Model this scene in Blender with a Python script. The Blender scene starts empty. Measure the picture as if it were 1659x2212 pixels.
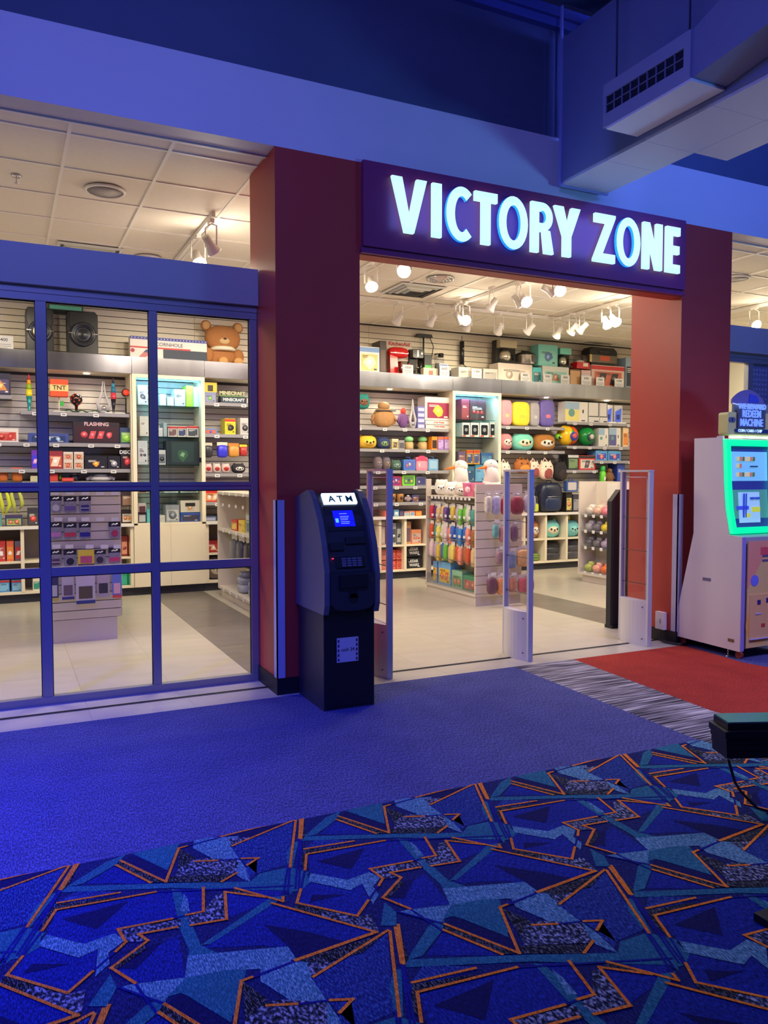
import bpy, bmesh, math, random
from mathutils import Vector, Matrix, Euler
random.seed(7)
SC = bpy.context.scene
COL = SC.collection
PI = math.pi
# ------------------------------------------------------------------ camera
F_PX, CAMH, PITCH, YAW = 1704.0, 1.45, 0.0472, 0.4504
cd = bpy.data.cameras.new('camera'); cam = bpy.data.objects.new('camera', cd); COL.objects.link(cam)
cd.sensor_fit = 'HORIZONTAL'; cd.sensor_width = 36.0; cd.lens = 36.0 * F_PX / 1659.0
cd.clip_start = 0.05; cd.clip_end = 100
cam.location = (0, 0, CAMH); cam.rotation_euler = (PI / 2 - PITCH, 0, -YAW)
SC.camera = cam
# ------------------------------------------------------------------ world, exposure
w = bpy.data.worlds.new('world'); SC.world = w; w.use_nodes = True
w.node_tree.nodes['Background'].inputs[0].default_value = (0.05, 0.07, 0.5, 1)
w.node_tree.nodes['Background'].inputs[1].default_value = 0.06
SC.view_settings.view_transform = 'Standard'; SC.view_settings.look = 'None'
SC.view_settings.exposure = 0.0; SC.view_settings.gamma = 1.0; SC.view_settings.use_curve_mapping = False
SC.cycles.use_denoising = True
SC.cycles.max_bounces = 8; SC.cycles.diffuse_bounces = 4; SC.cycles.transparent_max_bounces = 16
SC.cycles.sample_clamp_indirect = 6.0
# ------------------------------------------------------------------ large lights
def area(name, loc, target, sx, sy, power, color, spread=PI):
    l = bpy.data.lights.new(name, 'AREA'); l.shape = 'RECTANGLE'; l.size = sx; l.size_y = sy
    l.energy = power; l.color = color; l.spread = spread
    o = bpy.data.objects.new(name, l); COL.objects.link(o); o.location = loc
    o.rotation_euler = (Vector(target) - Vector(loc)).to_track_quat('-Z', 'Y').to_euler()
    return o
BLUE = (0.16, 0.19, 1.0)
area('blue_wash_light', (-1.0, 0.2, 4.6), (1.5, 5.0, 3.2), 2.0, 0.6, 90, (0.17, 0.19, 1.0))
area('blue_wash_light', (4.6, 1.2, 4.5), (4.4, 5.0, 3.4), 1.6, 0.5, 60, (0.10, 0.16, 1.0))
area('blue_floor_light', (0.8, 1.8, 4.6), (1.0, 3.8, 0.0), 1.5, 1.5, 54, BLUE)
area('blue_floor_light', (-1.8, 2.6, 3.0), (-0.6, 3.8, 0.0), 0.4, 0.4, 75, (0.02, 0.03, 1.0), 1.5)
area('dim_hall_light', (4.5, 1.4, 4.6), (4.7, 3.7, 0.0), 1.2, 1.0, 42, (0.75, 0.62, 1.0), 1.3)
area('blue_fill_light', (7.4, -0.6, 1.7), (4.3, 4.2, 3.7), 1.2, 0.8, 20, (0.14, 0.40, 1.0), 1.2)  # added unseen fill that turns the duct underside blue, no real screens
area('blue_wash_light', (5.8, 2.6, 4.5), (5.2, 5.0, 3.8), 1.0, 0.4, 28, (0.08, 0.14, 1.0))
WARM = (1.0, 0.88, 0.63)
for lx, ly in ((-1.2, 7.2), (2.4, 7.4), (6.2, 7.2), (9.2, 7.2)):
    area('shop_fill_light', (lx, ly, 3.42), (lx, ly, 0), 1.2, 1.2, 80, WARM)  # added fill brightening the shop beyond its track spots, no real panels

# ------------------------------------------------------------------ pixel -> world (planes at real depths)
_f = Vector((math.sin(YAW) * math.cos(PITCH), math.cos(YAW) * math.cos(PITCH), -math.sin(PITCH)))
_r = Vector((math.cos(YAW), -math.sin(YAW), 0)); _u = _r.cross(_f)
def ray(x, y): return _f + _r * ((x - 829.5) / F_PX) + _u * ((1106 - y) / F_PX)
def atY(x, y, Y): d = ray(x, y); return Vector((0, 0, CAMH)) + d * (Y / d.y)
def atX(x, y, X): d = ray(x, y); return Vector((0, 0, CAMH)) + d * (X / d.x)
def atZ(x, y, Z): d = ray(x, y); return Vector((0, 0, CAMH)) + d * ((Z - CAMH) / d.z)
# ------------------------------------------------------------------ materials
_M = {}
def lin(c):
    return tuple((v / 12.92 if v <= 0.04045 else ((v + 0.055) / 1.055) ** 2.4) for v in [x / 255.0 for x in c])
def M(rgb, rough=0.5, metal=0.0, emit=0.0, noise=0.0, scale=8.0, rnd=0.0, alpha=1.0, aniso=(1, 1, 1), bump=0.0, coat=0.0, ecol=None):
    key = (rgb, rough, metal, emit, noise, scale, rnd, alpha, aniso, bump, coat, ecol)
    if key in _M: return _M[key]
    m = bpy.data.materials.new('paint_%d_%d_%d' % rgb); m.use_nodes = True
    nt = m.node_tree; b = nt.nodes['Principled BSDF']; L = lin(rgb)
    b.inputs['Base Color'].default_value = (*L, 1); b.inputs['Roughness'].default_value = rough
    b.inputs['Metallic'].default_value = metal
    if coat: b.inputs['Coat Weight'].default_value = coat
    if emit:
        b.inputs['Emission Color'].default_value = (*lin(ecol or rgb), 1); b.inputs['Emission Strength'].default_value = emit
    if alpha < 1: b.inputs['Alpha'].default_value = alpha
    if noise or rnd or bump:
        tc = nt.nodes.new('ShaderNodeTexCoord'); mp = nt.nodes.new('ShaderNodeMapping')
        mp.inputs['Scale'].default_value = aniso
        n = nt.nodes.new('ShaderNodeTexNoise'); n.inputs['Scale'].default_value = scale; n.inputs['Detail'].default_value = 4
        nt.links.new(tc.outputs['Object'], mp.inputs[0]); nt.links.new(mp.outputs[0], n.inputs['Vector'])
        mr = nt.nodes.new('ShaderNodeMapRange')
        mr.inputs[1].default_value = 0.3; mr.inputs[2].default_value = 0.7
        mr.inputs[3].default_value = 1 - noise; mr.inputs[4].default_value = 1 + noise
        nt.links.new(n.outputs['Fac'], mr.inputs[0])
        v = nt.nodes.new('ShaderNodeVectorMath'); v.operation = 'SCALE'; v.inputs[0].default_value = L
        s = mr.outputs[0]
        if rnd:
            oi = nt.nodes.new('ShaderNodeObjectInfo'); r2 = nt.nodes.new('ShaderNodeMapRange')
            r2.inputs[3].default_value = 1 - rnd; r2.inputs[4].default_value = 1 + rnd
            nt.links.new(oi.outputs['Random'], r2.inputs[0])
            mu = nt.nodes.new('ShaderNodeMath'); mu.operation = 'MULTIPLY'
            nt.links.new(s, mu.inputs[0]); nt.links.new(r2.outputs[0], mu.inputs[1]); s = mu.outputs[0]
        nt.links.new(s, v.inputs['Scale']); nt.links.new(v.outputs[0], b.inputs['Base Color'])
        if bump:
            bp = nt.nodes.new('ShaderNodeBump'); bp.inputs['Strength'].default_value = bump; bp.inputs['Distance'].default_value = 0.004
            nt.links.new(n.outputs['Fac'], bp.inputs['Height']); nt.links.new(bp.outputs[0], b.inputs['Normal'])
    _M[key] = m
    return m
def glass_mat(name, tint, refl=0.12, rough=0.02):
    m = bpy.data.materials.new(name); m.use_nodes = True; nt = m.node_tree; nt.nodes.clear()
    o = nt.nodes.new('ShaderNodeOutputMaterial'); mx = nt.nodes.new('ShaderNodeMixShader')
    t = nt.nodes.new('ShaderNodeBsdfTransparent'); t.inputs[0].default_value = (*tint, 1)
    g = nt.nodes.new('ShaderNodeBsdfGlossy'); g.inputs['Roughness'].default_value = rough
    lw = nt.nodes.new('ShaderNodeLayerWeight'); lw.inputs[0].default_value = 0.5
    pw = nt.nodes.new('ShaderNodeMath'); pw.operation = 'POWER'; pw.inputs[1].default_value = 4.0
    mu = nt.nodes.new('ShaderNodeMath'); mu.operation = 'MULTIPLY_ADD'; mu.inputs[1].default_value = refl * 3; mu.inputs[2].default_value = refl * 0.2
    nt.links.new(lw.outputs['Facing'], pw.inputs[0]); nt.links.new(pw.outputs[0], mu.inputs[0]); nt.links.new(mu.outputs[0], mx.inputs[0])
    nt.links.new(t.outputs[0], mx.inputs[1]); nt.links.new(g.outputs[0], mx.inputs[2]); nt.links.new(mx.outputs[0], o.inputs[0])
    return m
GLASS = glass_mat('clear_glass', (0.97, 0.98, 0.98)); PLEXI = glass_mat('acrylic', (0.93, 0.9, 0.95), 0.16, 0.05)
CLEAR = glass_mat('clear_plastic', (0.9, 0.92, 0.95), 0.3, 0.15); SHELFGL = glass_mat('green_glass', (0.6, 0.8, 0.78), 0.2)
CREAM = M((232, 222, 200), 0.5, noise=0.02, scale=3); WHITE = M((236, 232, 226), 0.45); BLACK = M((22, 22, 26), 0.5)
DGREY = M((52, 54, 60), 0.5); SHELFM = M((150, 148, 156), 0.4); STEEL = M((190, 190, 195), 0.25, 1.0)
TAG = M((225, 225, 228), 0.6); RED = M((190, 52, 44), 0.5, noise=0.03, scale=2); CHROME = M((215, 215, 220), 0.12, 1.0)
SLAT = M((226, 216, 196), 0.45, noise=0.02, scale=2, rnd=0.015); SLATG = M((168, 164, 170), 0.5, noise=0.02, scale=2, rnd=0.02)
FRAMEM = M((150, 150, 150), 0.4, 0.4); BULB = M((255, 240, 215), 0.3, emit=9.0)
# ------------------------------------------------------------------ mesh builder
class MB:
    def __init__(s, mat=None):
        s.v = []; s.f = []; s.mi = []; s.sm = []; s.mats = []; s.mat = mat; s.T = None
    def _m(s, mat):
        mat = mat or s.mat or WHITE
        if mat not in s.mats: s.mats.append(mat)
        return s.mats.index(mat)
    def add(s, vs, fs, mat=None, smooth=False):
        n = len(s.v); k = s._m(mat)
        if s.T is not None: vs = [tuple(s.T @ Vector(p)) for p in vs]
        s.v += [tuple(p) for p in vs]
        for f in fs: s.f.append(tuple(i + n for i in f)); s.mi.append(k); s.sm.append(smooth)
        return s
    def box(s, x0, x1, y0, y1, z0, z1, mat=None):
        vs = [(x0, y0, z0), (x1, y0, z0), (x1, y1, z0), (x0, y1, z0), (x0, y0, z1), (x1, y0, z1), (x1, y1, z1), (x0, y1, z1)]
        return s.add(vs, [(0, 3, 2, 1), (4, 5, 6, 7), (0, 1, 5, 4), (1, 2, 6, 5), (2, 3, 7, 6), (3, 0, 4, 7)], mat)
    def rbox(s, x0, x1, y0, y1, z0, z1, r, mat=None):   # box with rounded vertical-front outline (XZ rounded), extruded in Y
        pts = []
        for cx, cz, a in ((x1 - r, z1 - r, 0), (x0 + r, z1 - r, 90), (x0 + r, z0 + r, 180), (x1 - r, z0 + r, 270)):
            for k in range(4):
                t = math.radians(a + k * 30); pts.append((cx + r * math.cos(t), cz + r * math.sin(t)))
        return s.prism(pts, 'y', y0, y1, mat)
    def prism(s, pts, axis, a, b, mat=None, smooth=False):   # pts 2D; axis y: (x,z); x: (y,z); z: (x,y)
        def P(p, t): return (p[0], t, p[1]) if axis == 'y' else ((t, p[0], p[1]) if axis == 'x' else (p[0], p[1], t))
        n = len(pts); vs = [P(p, a) for p in pts] + [P(p, b) for p in pts]
        s.add(vs, [tuple(range(n - 1, -1, -1)), tuple(range(n, 2 * n))], mat)
        n0 = len(s.v) - 2 * n; k = s._m(mat)
        for i in range(n):
            j = (i + 1) % n; s.f.append((n0 + i, n0 + j, n0 + n + j, n0 + n + i)); s.mi.append(k); s.sm.append(smooth)
        return s
    def lathe(s, prof, cx=0, cy=0, n=14, mat=None, axis='z', cz=0):   # prof: (r, h)
        vs = []
        for r, h in prof:
            for i in range(n):
                t = 2 * PI * i / n; c, d = r * math.cos(t), r * math.sin(t)
                vs.append((cx + c, cy + d, cz + h) if axis == 'z' else ((cx + c, cy + h, cz + d) if axis == 'y' else (cx + h, cy + c, cz + d)))
        fs = []
        for k in range(len(prof) - 1):
            for i in range(n):
                j = (i + 1) % n; fs.append((k * n + i, k * n + j, (k + 1) * n + j, (k + 1) * n + i))
        s.add(vs, fs, mat, True)
        m0 = len(s.v) - len(vs); k = s._m(mat)
        for kk, rev in ((0, True), (len(prof) - 1, False)):
            if prof[kk][0] > 1e-5:
                ring = [m0 + kk * n + i for i in range(n)]
                s.f.append(tuple(reversed(ring)) if rev else tuple(ring)); s.mi.append(k); s.sm.append(False)
        return s
    def cyl(s, cx, cy, z0, z1, r, n=12, mat=None, axis='z', cz=0):
        return s.lathe([(r, z0), (r, z1)], cx, cy, n, mat, axis, cz)
    def ell(s, c, r, mat=None, n=12, m=8, p=1.0):   # (super)ellipsoid, p<1 -> boxier
        vs = []; fs = []
        g = lambda v: math.copysign(abs(v) ** p, v)
        for j in range(m + 1):
            a = -PI / 2 + PI * j / m
            for i in range(n):
                t = 2 * PI * i / n
                vs.append((c[0] + r[0] * g(math.cos(a)) * g(math.cos(t)), c[1] + r[1] * g(math.cos(a)) * g(math.sin(t)), c[2] + r[2] * g(math.sin(a))))
        for j in range(m):
            for i in range(n):
                k = (i + 1) % n; fs.append((j * n + i, j * n + k, (j + 1) * n + k, (j + 1) * n + i))
        return s.add(vs, fs, mat, True)
    def tube(s, pts, r, n=6, mat=None):
        pts = [Vector(p) for p in pts]; vs = []; rr = r if isinstance(r, (list, tuple)) else [r] * len(pts)
        for i, p in enumerate(pts):
            d = (pts[min(i + 1, len(pts) - 1)] - pts[max(i - 1, 0)]).normalized()
            a = Vector((0, 0, 1)) if abs(d.z) < 0.9 else Vector((1, 0, 0))
            x = d.cross(a).normalized(); y = d.cross(x)
            for k in range(n):
                t = 2 * PI * k / n; vs.append(tuple(p + (x * math.cos(t) + y * math.sin(t)) * rr[i]))
        fs = [(i * n + k, i * n + (k + 1) % n, (i + 1) * n + (k + 1) % n, (i + 1) * n + k) for i in range(len(pts) - 1) for k in range(n)]
        fs += [tuple(range(n - 1, -1, -1)), tuple((len(pts) - 1) * n + k for k in range(n))]
        return s.add(vs, fs, mat, True)
    def mesh(s, name, off=(0, 0, 0)):
        me = bpy.data.meshes.new(name)
        me.from_pydata([(a - off[0], b - off[1], c - off[2]) for a, b, c in s.v], [], s.f)
        for m in s.mats: me.materials.append(m)
        me.polygons.foreach_set('material_index', s.mi); me.polygons.foreach_set('use_smooth', s.sm)
        me.update(); return me
_F = {}
def text_mb(txt, size, x, y, z, mat, ext=0.002, align='CENTER', bold=0.0, rot=None, sx=1.0):
    """lettering standing in the XZ plane, facing -Y, as mesh data"""
    key = (txt, bold, ext, size, align)
    if key not in _F:
        cu = bpy.data.curves.new('lettering', 'FONT'); cu.body = txt; cu.size = size; cu.extrude = ext; cu.align_x = align; cu.align_y = 'CENTER'
        cu.offset = bold; cu.resolution_u = 2
        o = bpy.data.objects.new('lettering', cu); COL.objects.link(o)
        me = bpy.data.meshes.new_from_object(o.evaluated_get(bpy.context.evaluated_depsgraph_get()))
        _F[key] = ([tuple(v.co) for v in me.vertices], [tuple(p.vertices) for p in me.polygons])
        bpy.data.objects.remove(o); bpy.data.curves.remove(cu)
    vs, fs = _F[key]; mb = MB(mat)
    out = [(a * sx, -c, b) for a, b, c in vs]
    if rot is not None: out = [tuple(rot @ Vector(p)) for p in out]
    mb.add([(x + a, y + b, z + c) for a, b, c in out], fs); return mb
# ------------------------------------------------------------------ objects
def tag(o, label=None, cat=None, group=None, kind=None):
    if label: o['label'] = label
    if cat: o['category'] = cat
    if group: o['group'] = group
    if kind: o['kind'] = kind
    return o
def empty(name, loc, label, cat, group=None, rz=0):
    o = bpy.data.objects.new(name, None); COL.objects.link(o); o.location = loc; o.rotation_euler = (0, 0, rz)
    o.empty_display_size = 0.05
    return tag(o, label, cat, group)
def link(name, me, parent=None, loc=(0, 0, 0)):
    o = bpy.data.objects.new(name, me); COL.objects.link(o); o.location = loc; o.parent = parent; return o
def part(name, mb, parent, label=None):        # mb in the parent's local space
    o = link(name, mb.mesh(name), parent)
    if label: o['label'] = label
    return o
def wpart(name, mb, root, parent=None, label=None):   # mb in world space, root unrotated
    o = link(name, mb.mesh(name, root.location), parent or root)
    if label: o['label'] = label
    return o
def solo(name, mb, label, cat, group=None, kind=None):  # one-mesh thing from a world-space mb
    xs = [p[0] for p in mb.v]; ys = [p[1] for p in mb.v]; zs = [p[2] for p in mb.v]
    off = ((min(xs) + max(xs)) / 2, (min(ys) + max(ys)) / 2, min(zs))
    return tag(link(name, mb.mesh(name, off), None, off), label, cat, group, kind)
def struct(name, mb, label=None):
    o = link(name, mb.mesh(name)); o['kind'] = 'structure'
    if label: o['label'] = label
    return o
def spart(name, mb, parent):
    return link(name, mb.mesh(name), parent)
def put(name, label, cat, parts, loc, group=None, rz=0):
    """parts: list of (part name, MB) in local space, or (part, MB, [(subpart, MB)])"""
    if len(parts) == 1 and len(parts[0]) == 2:
        o = link(name, parts[0][1].mesh(name), None, loc); o.rotation_euler = (0, 0, rz); return tag(o, label, cat, group)
    e = empty(name, loc, label, cat, group, rz)
    for p in parts:
        q = part(p[0], p[1], e)
        if len(p) > 2:
            for sn, smb in p[2]: part(sn, smb, q)
    return e
# ------------------------------------------------------------------ carpet and floor materials
def carpet_mat(rgb, var=0.5, sc=1.0, aniso=(260, 60, 60), name='carpet_yarn', light=None):
    m = bpy.data.materials.new(name); m.use_nodes = True; nt = m.node_tree; b = nt.nodes['Principled BSDF']
    b.inputs['Roughness'].default_value = 0.95; b.inputs['Specular IOR Level'].default_value = 0.1
    tc = nt.nodes.new('ShaderNodeTexCoord'); mp = nt.nodes.new('ShaderNodeMapping'); mp.inputs['Scale'].default_value = aniso
    n = nt.nodes.new('ShaderNodeTexNoise'); n.inputs['Scale'].default_value = sc; n.inputs['Detail'].default_value = 2
    n2 = nt.nodes.new('ShaderNodeTexNoise'); n2.inputs['Scale'].default_value = 5
    nt.links.new(tc.outputs['Object'], mp.inputs[0]); nt.links.new(mp.outputs[0], n.inputs['Vector']); nt.links.new(tc.outputs['Object'], n2.inputs['Vector'])
    cr = nt.nodes.new('ShaderNodeValToRGB'); L = lin(rgb)
    hi = lin(light) if light else tuple(min(1, v * (1 + var * 1.6) + 0.012 * var) for v in L)
    cr.color_ramp.elements[0].position = 0.36; cr.color_ramp.elements[0].color = (*[v * (1 - var) for v in L], 1)
    cr.color_ramp.elements[1].position = 0.66; cr.color_ramp.elements[1].color = (*hi, 1)
    e = cr.color_ramp.elements.new(0.5); e.color = (*L, 1)
    nt.links.new(n.outputs['Fac'], cr.inputs[0])
    mr = nt.nodes.new('ShaderNodeMapRange'); mr.inputs[3].default_value = 0.8; mr.inputs[4].default_value = 1.2
    nt.links.new(n2.outputs['Fac'], mr.inputs[0])
    v = nt.nodes.new('ShaderNodeVectorMath'); v.operation = 'SCALE'
    nt.links.new(cr.outputs[0], v.inputs[0]); nt.links.new(mr.outputs[0], v.inputs['Scale']); nt.links.new(v.outputs[0], b.inputs['Base Color'])
    bp = nt.nodes.new('ShaderNodeBump'); bp.inputs['Strength'].default_value = 0.5; bp.inputs['Distance'].default_value = 0.003
    nt.links.new(n.outputs['Fac'], bp.inputs['Height']); nt.links.new(bp.outputs[0], b.inputs['Normal'])
    return m
# ------------------------------------------------------------------ floors
YF, YD, XL0, XL1, XR0, XR1 = 4.927, 5.37, 1.607, 2.20, 5.15, 5.73
fl = struct('floor', MB(M((150, 142, 130), 0.6)).box(-3.2, 11, -3.5, 10.3, -0.10, -0.012))
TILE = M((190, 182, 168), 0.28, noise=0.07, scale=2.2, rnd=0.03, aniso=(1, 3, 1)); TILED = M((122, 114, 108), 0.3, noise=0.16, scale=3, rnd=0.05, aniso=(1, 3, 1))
tm = {}
def floor_tile(x0, x1, y0, y1, mat):
    k = (round(x1 - x0, 3), round(y1 - y0, 3), mat.name)
    if k not in tm: tm[k] = MB(mat).box(0.0006, x1 - x0 - 0.0006, 0.0006, y1 - y0 - 0.0006, -0.011, 0).mesh('floor_tile')
    link('floor_tile', tm[k], fl, (x0, y0, 0))
cols = [-2.6, -1.99, -1.38, -0.77, -0.16, 0.45, 1.02, 1.6, 2.23, 2.83, 3.43, 4.04, 4.65, 5.25, 5.87, 6.48, 7.09, 7.7, 8.31, 8.92, 9.53, 10.1]
for i in range(len(cols) - 1):
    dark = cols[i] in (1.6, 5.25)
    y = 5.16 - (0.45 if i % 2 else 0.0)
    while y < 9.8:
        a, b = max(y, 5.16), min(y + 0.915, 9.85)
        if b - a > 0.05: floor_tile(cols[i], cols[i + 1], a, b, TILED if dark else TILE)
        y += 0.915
x = -2.6
while x < 6.0:                                   # tiles of the threshold in front of the track
    floor_tile(x, x + 0.61, 4.885, 5.125, TILE); x += 0.61
struct('trim_1', MB(M((120, 120, 125), 0.35, 0.8)).box(-2.6, 6.4, 5.125, 5.16, -0.012, 0.003).box(-2.6, 6.4, 5.136, 5.148, 0.003, 0.006, BLACK))
BLUEC = carpet_mat((72, 76, 128), 0.45, aniso=(170, 55, 60)); REDC = carpet_mat((150, 52, 44), 0.22, aniso=(150, 70, 60)); 
GREYC = carpet_mat((104, 100, 112), 0.85, aniso=(2.2, 75, 10), light=(196, 192, 198))
def flat(name, poly, mat, z=0.0):
    mb = MB(mat); mb.prism([(p[0], p[1]) for p in poly], 'z', -0.012, z); return struct(name, mb)
flat('floor_carpet_blue', [(-3.2, 3.085), (3.40, 3.085), (3.46, 4.885), (-3.2, 4.885)], BLUEC)
flat('floor_carpet_grey', [(3.40, 3.085), (3.43, 2.7), (3.62, 2.2), (4.4, 1.8), (5.4, 1.6), (5.4, 2.1), (4.4, 2.5), (3.94, 2.95), (3.90, 3.45), (4.02, 4.885), (3.46, 4.885)], GREYC)
flat('floor_carpet_red', [(4.02, 4.885), (3.90, 3.45), (3.94, 2.95), (4.4, 2.5), (5.4, 2.1), (5.35, 3.3), (5.13, 4.23), (5.2, 4.885)], REDC)
flat('floor_carpet_plain', [(5.2, 4.885), (5.13, 4.23), (5.35, 3.3), (5.4, 2.1), (8, 2.1), (8, 4.885)], BLUEC, 0.0)
# ------------------------------------------------------------------ patterned carpet: printed shapes inlaid as thin polygons
TP = {
'bright':[[(-0.059,-0.307),(0.318,-0.337),(0.41,-0.372),(0.377,-0.517),(0.278,-0.52),(0.115,-0.507),(0.122,-0.576),(0.097,-0.529),(0.006,-0.542),(-0.095,-0.437)],[(-0.123,-0.492),(-0.015,-0.61),(0.044,-0.587),(0.02,-0.697),(-0.052,-0.762),(-0.201,-0.608),(-0.166,-0.53)],[(0.231,-0.64),(0.279,-0.618),(0.256,-0.838),(0.114,-0.803),(0.074,-0.707)],[(0.334,-0.72),(0.596,-0.58),(0.844,-0.878),(0.569,-0.907),(0.565,-0.832),(0.501,-0.786)],[(0.047,-0.158),(0.153,-0.074),(0.249,-0.256)],[(0.608,-0.391),(0.672,-0.48),(0.655,-0.546),(0.43,-0.594),(0.478,-0.433)],[(0.707,-0.728),(0.819,-0.86),(0.576,-0.903),(0.568,-0.834)]],
'navy':[[(0.226,-0.009),(0.325,-0.19),(0.305,-0.27),(0.184,-0.043)],[(-0.045,-0.364),(0.165,-0.345),(0.051,-0.475)],[(-0.167,-0.62),(-0.038,-0.628),(-0.141,-0.578)],[(0.539,-0.679),(0.656,-0.784),(0.748,-0.891),(0.572,-0.908),(0.574,-0.837)],[(0.225,-0.637),(0.133,-0.738),(0.074,-0.707),(0.171,-0.634)],[(0.529,-0.008),(0.683,0.015),(0.85,0.015),(0.676,-0.067)]],
'mid':[[(0.876,-0.003),(0.736,-0.341),(0.613,-0.353),(0.568,-0.119),(0.673,-0.073)],[(0.568,-0.119),(0.613,-0.353),(0.563,-0.389),(0.543,-0.329),(0.644,-0.255)],[(0.818,-0.262),(0.907,-0.191),(1.051,-0.284),(0.82,-0.274)]],
'teal':[[(-0.014,-0.153),(0.328,-0.291),(0.575,-0.4),(0.693,-0.49),(0.676,-0.516),(0.313,-0.321),(-0.038,-0.183)],[(-0.163,-0.372),(-0.106,-0.415),(-0.119,-0.501),(-0.172,-0.534),(-0.216,-0.527)],[(-0.019,-0.155),(0.128,-0.026),(0.209,0.006),(0.156,-0.067),(0.035,-0.156)],[(0.313,-0.329),(0.34,-0.353),(0.33,-0.578),(0.331,-0.704),(0.292,-0.723),(0.29,-0.591)],[(0.331,-0.704),(0.609,-0.533),(0.667,-0.543),(0.36,-0.71)],[(0.077,-0.805),(0.258,-0.842),(0.433,-0.862),(0.403,-0.93),(0.339,-1.062),(0.228,-0.904),(0.153,-0.907)],[(0.228,-0.003),(0.414,0.024),(0.325,-0.19)],[(0.733,-0.36),(0.788,-0.428),(0.674,-0.546),(0.676,-0.481),(0.573,-0.403),(0.624,-0.359)],[(0.062,-0.731),(0.071,-0.802),(0.036,-0.873),(-0.01,-0.851)],[(-0.051,-0.186),(-0.139,-0.368),(-0.163,-0.372),(-0.119,-0.243),(-0.072,-0.176)],[(0.308,-0.647),(0.331,-0.704),(0.421,-0.856),(0.258,-0.842),(0.286,-0.741)]],
'light':[[(-0.095,-0.437),(0.007,-0.54),(0.1,-0.523),(0.122,-0.576),(0.069,-0.622),(0.066,-0.678),(0.021,-0.725),(0.044,-0.587),(-0.014,-0.608),(-0.122,-0.489)],[(0.283,-0.74),(0.569,-0.827),(0.573,-0.895),(0.488,-0.91),(0.371,-0.86),(0.253,-0.844)],[(0.077,-0.805),(0.113,-0.806),(0.258,-0.842),(0.177,-0.917),(0.13,-0.869)],[(0.47,0.021),(0.634,-0.035),(0.581,-0.103),(0.588,-0.301),(0.575,-0.4),(0.556,-0.37),(0.484,-0.149),(0.445,-0.059)],[(0.345,-0.378),(0.35,-0.417),(0.34,-0.5),(0.313,-0.487)]],
'gray':[[(0.381,-0.149),(0.469,-0.159),(0.584,-0.226),(0.543,-0.329),(0.342,-0.246)],[(0.115,-0.507),(0.305,-0.533),(0.293,-0.585),(0.174,-0.567),(0.187,-0.611),(0.124,-0.589)],[(0.445,-0.435),(0.477,-0.442),(0.438,-0.601),(0.326,-0.585),(0.322,-0.533),(0.38,-0.519)],[(-0.137,-0.695),(-0.057,-0.772),(-0.01,-0.776),(-0.029,-0.878),(-0.177,-0.71)],[(0.592,-0.038),(0.676,-0.067),(0.587,-0.11)]],
'black':[[(0.326,-0.242),(0.541,-0.333),(0.479,-0.36),(0.309,-0.277)],[(0.399,-0.037),(0.439,-0.145),(0.36,-0.201)],[(0.184,-0.038),(0.302,-0.272),(0.254,-0.255),(0.161,-0.065)],[(0.517,-0.42),(0.64,-0.575),(0.61,-0.546),(0.488,-0.438)],[(-0.208,-0.607),(-0.137,-0.695),(-0.177,-0.71),(-0.234,-0.641)],[(0.871,-0.896),(0.763,-0.957),(0.631,-0.951),(0.57,-0.91),(0.795,-0.898)],[(-0.101,-0.402),(-0.059,-0.298),(0.134,-0.303),(-0.054,-0.261),(-0.109,-0.35)],[(0.036,0.008),(-0.009,-0.15),(-0.034,-0.167)],[(0.073,-0.702),(0.174,-0.628),(0.178,-0.652),(0.085,-0.715)]],
'line':[[(0.002,-0.001),(-0.148,-0.363)],[(0.042,0.02),(-0.034,-0.167)],[(0.18,-0.041),(0.261,-0.193),(0.304,-0.273),(0.396,-0.036),(0.427,-0.032)],[(0.16,-0.069),(0.254,-0.255)],[(0.568,-0.01),(0.846,0.017)],[(0.589,-0.107),(0.883,0.007)],[(0.912,0.011),(0.846,-0.161)],[(-0.051,-0.255),(0.145,-0.277)],[(-0.106,-0.408),(-0.059,-0.298),(0.258,-0.327)],[(-0.166,-0.53),(-0.208,-0.607),(-0.056,-0.769),(0.016,-0.698)],[(0.091,-0.625),(0.124,-0.589),(0.112,-0.505),(0.278,-0.52)],[(0.326,-0.518),(0.38,-0.522),(0.415,-0.371)],[(0.431,-0.169),(0.505,-0.198)],[(0.595,-0.224),(0.651,-0.247),(0.599,-0.281)],[(0.483,-0.358),(0.547,-0.322)],[(0.589,-0.523),(0.476,-0.432),(0.438,-0.601),(0.326,-0.585)],[(0.515,-0.423),(0.638,-0.578),(0.647,-0.551)],[(0.282,-0.575),(0.167,-0.563),(0.187,-0.611),(0.068,-0.704),(0.12,-0.806)],[(0.601,-0.573),(0.847,-0.88),(0.569,-0.907)]],
'thin':[[(-0.148,-0.363),(-0.213,-0.529)],[(-0.034,-0.167),(-0.172,-0.527)],[(-0.106,-0.408),(-0.166,-0.53)],[(0.12,-0.806),(0.155,-0.967)],[(0.077,-0.805),(0.185,-0.939)],[(0.846,-0.161),(0.705,-0.514)],[(0.737,-0.342),(0.647,-0.551)],[(0.278,-0.52),(0.38,-0.519)],[(0.505,-0.198),(0.595,-0.224)],[(0.091,-0.625),(0.016,-0.698)],[(0.44,-0.927),(0.569,-0.907)],[(0.258,-0.327),(0.7,-0.493)],[(0.427,-0.032),(0.646,-0.004)]],
}
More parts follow.
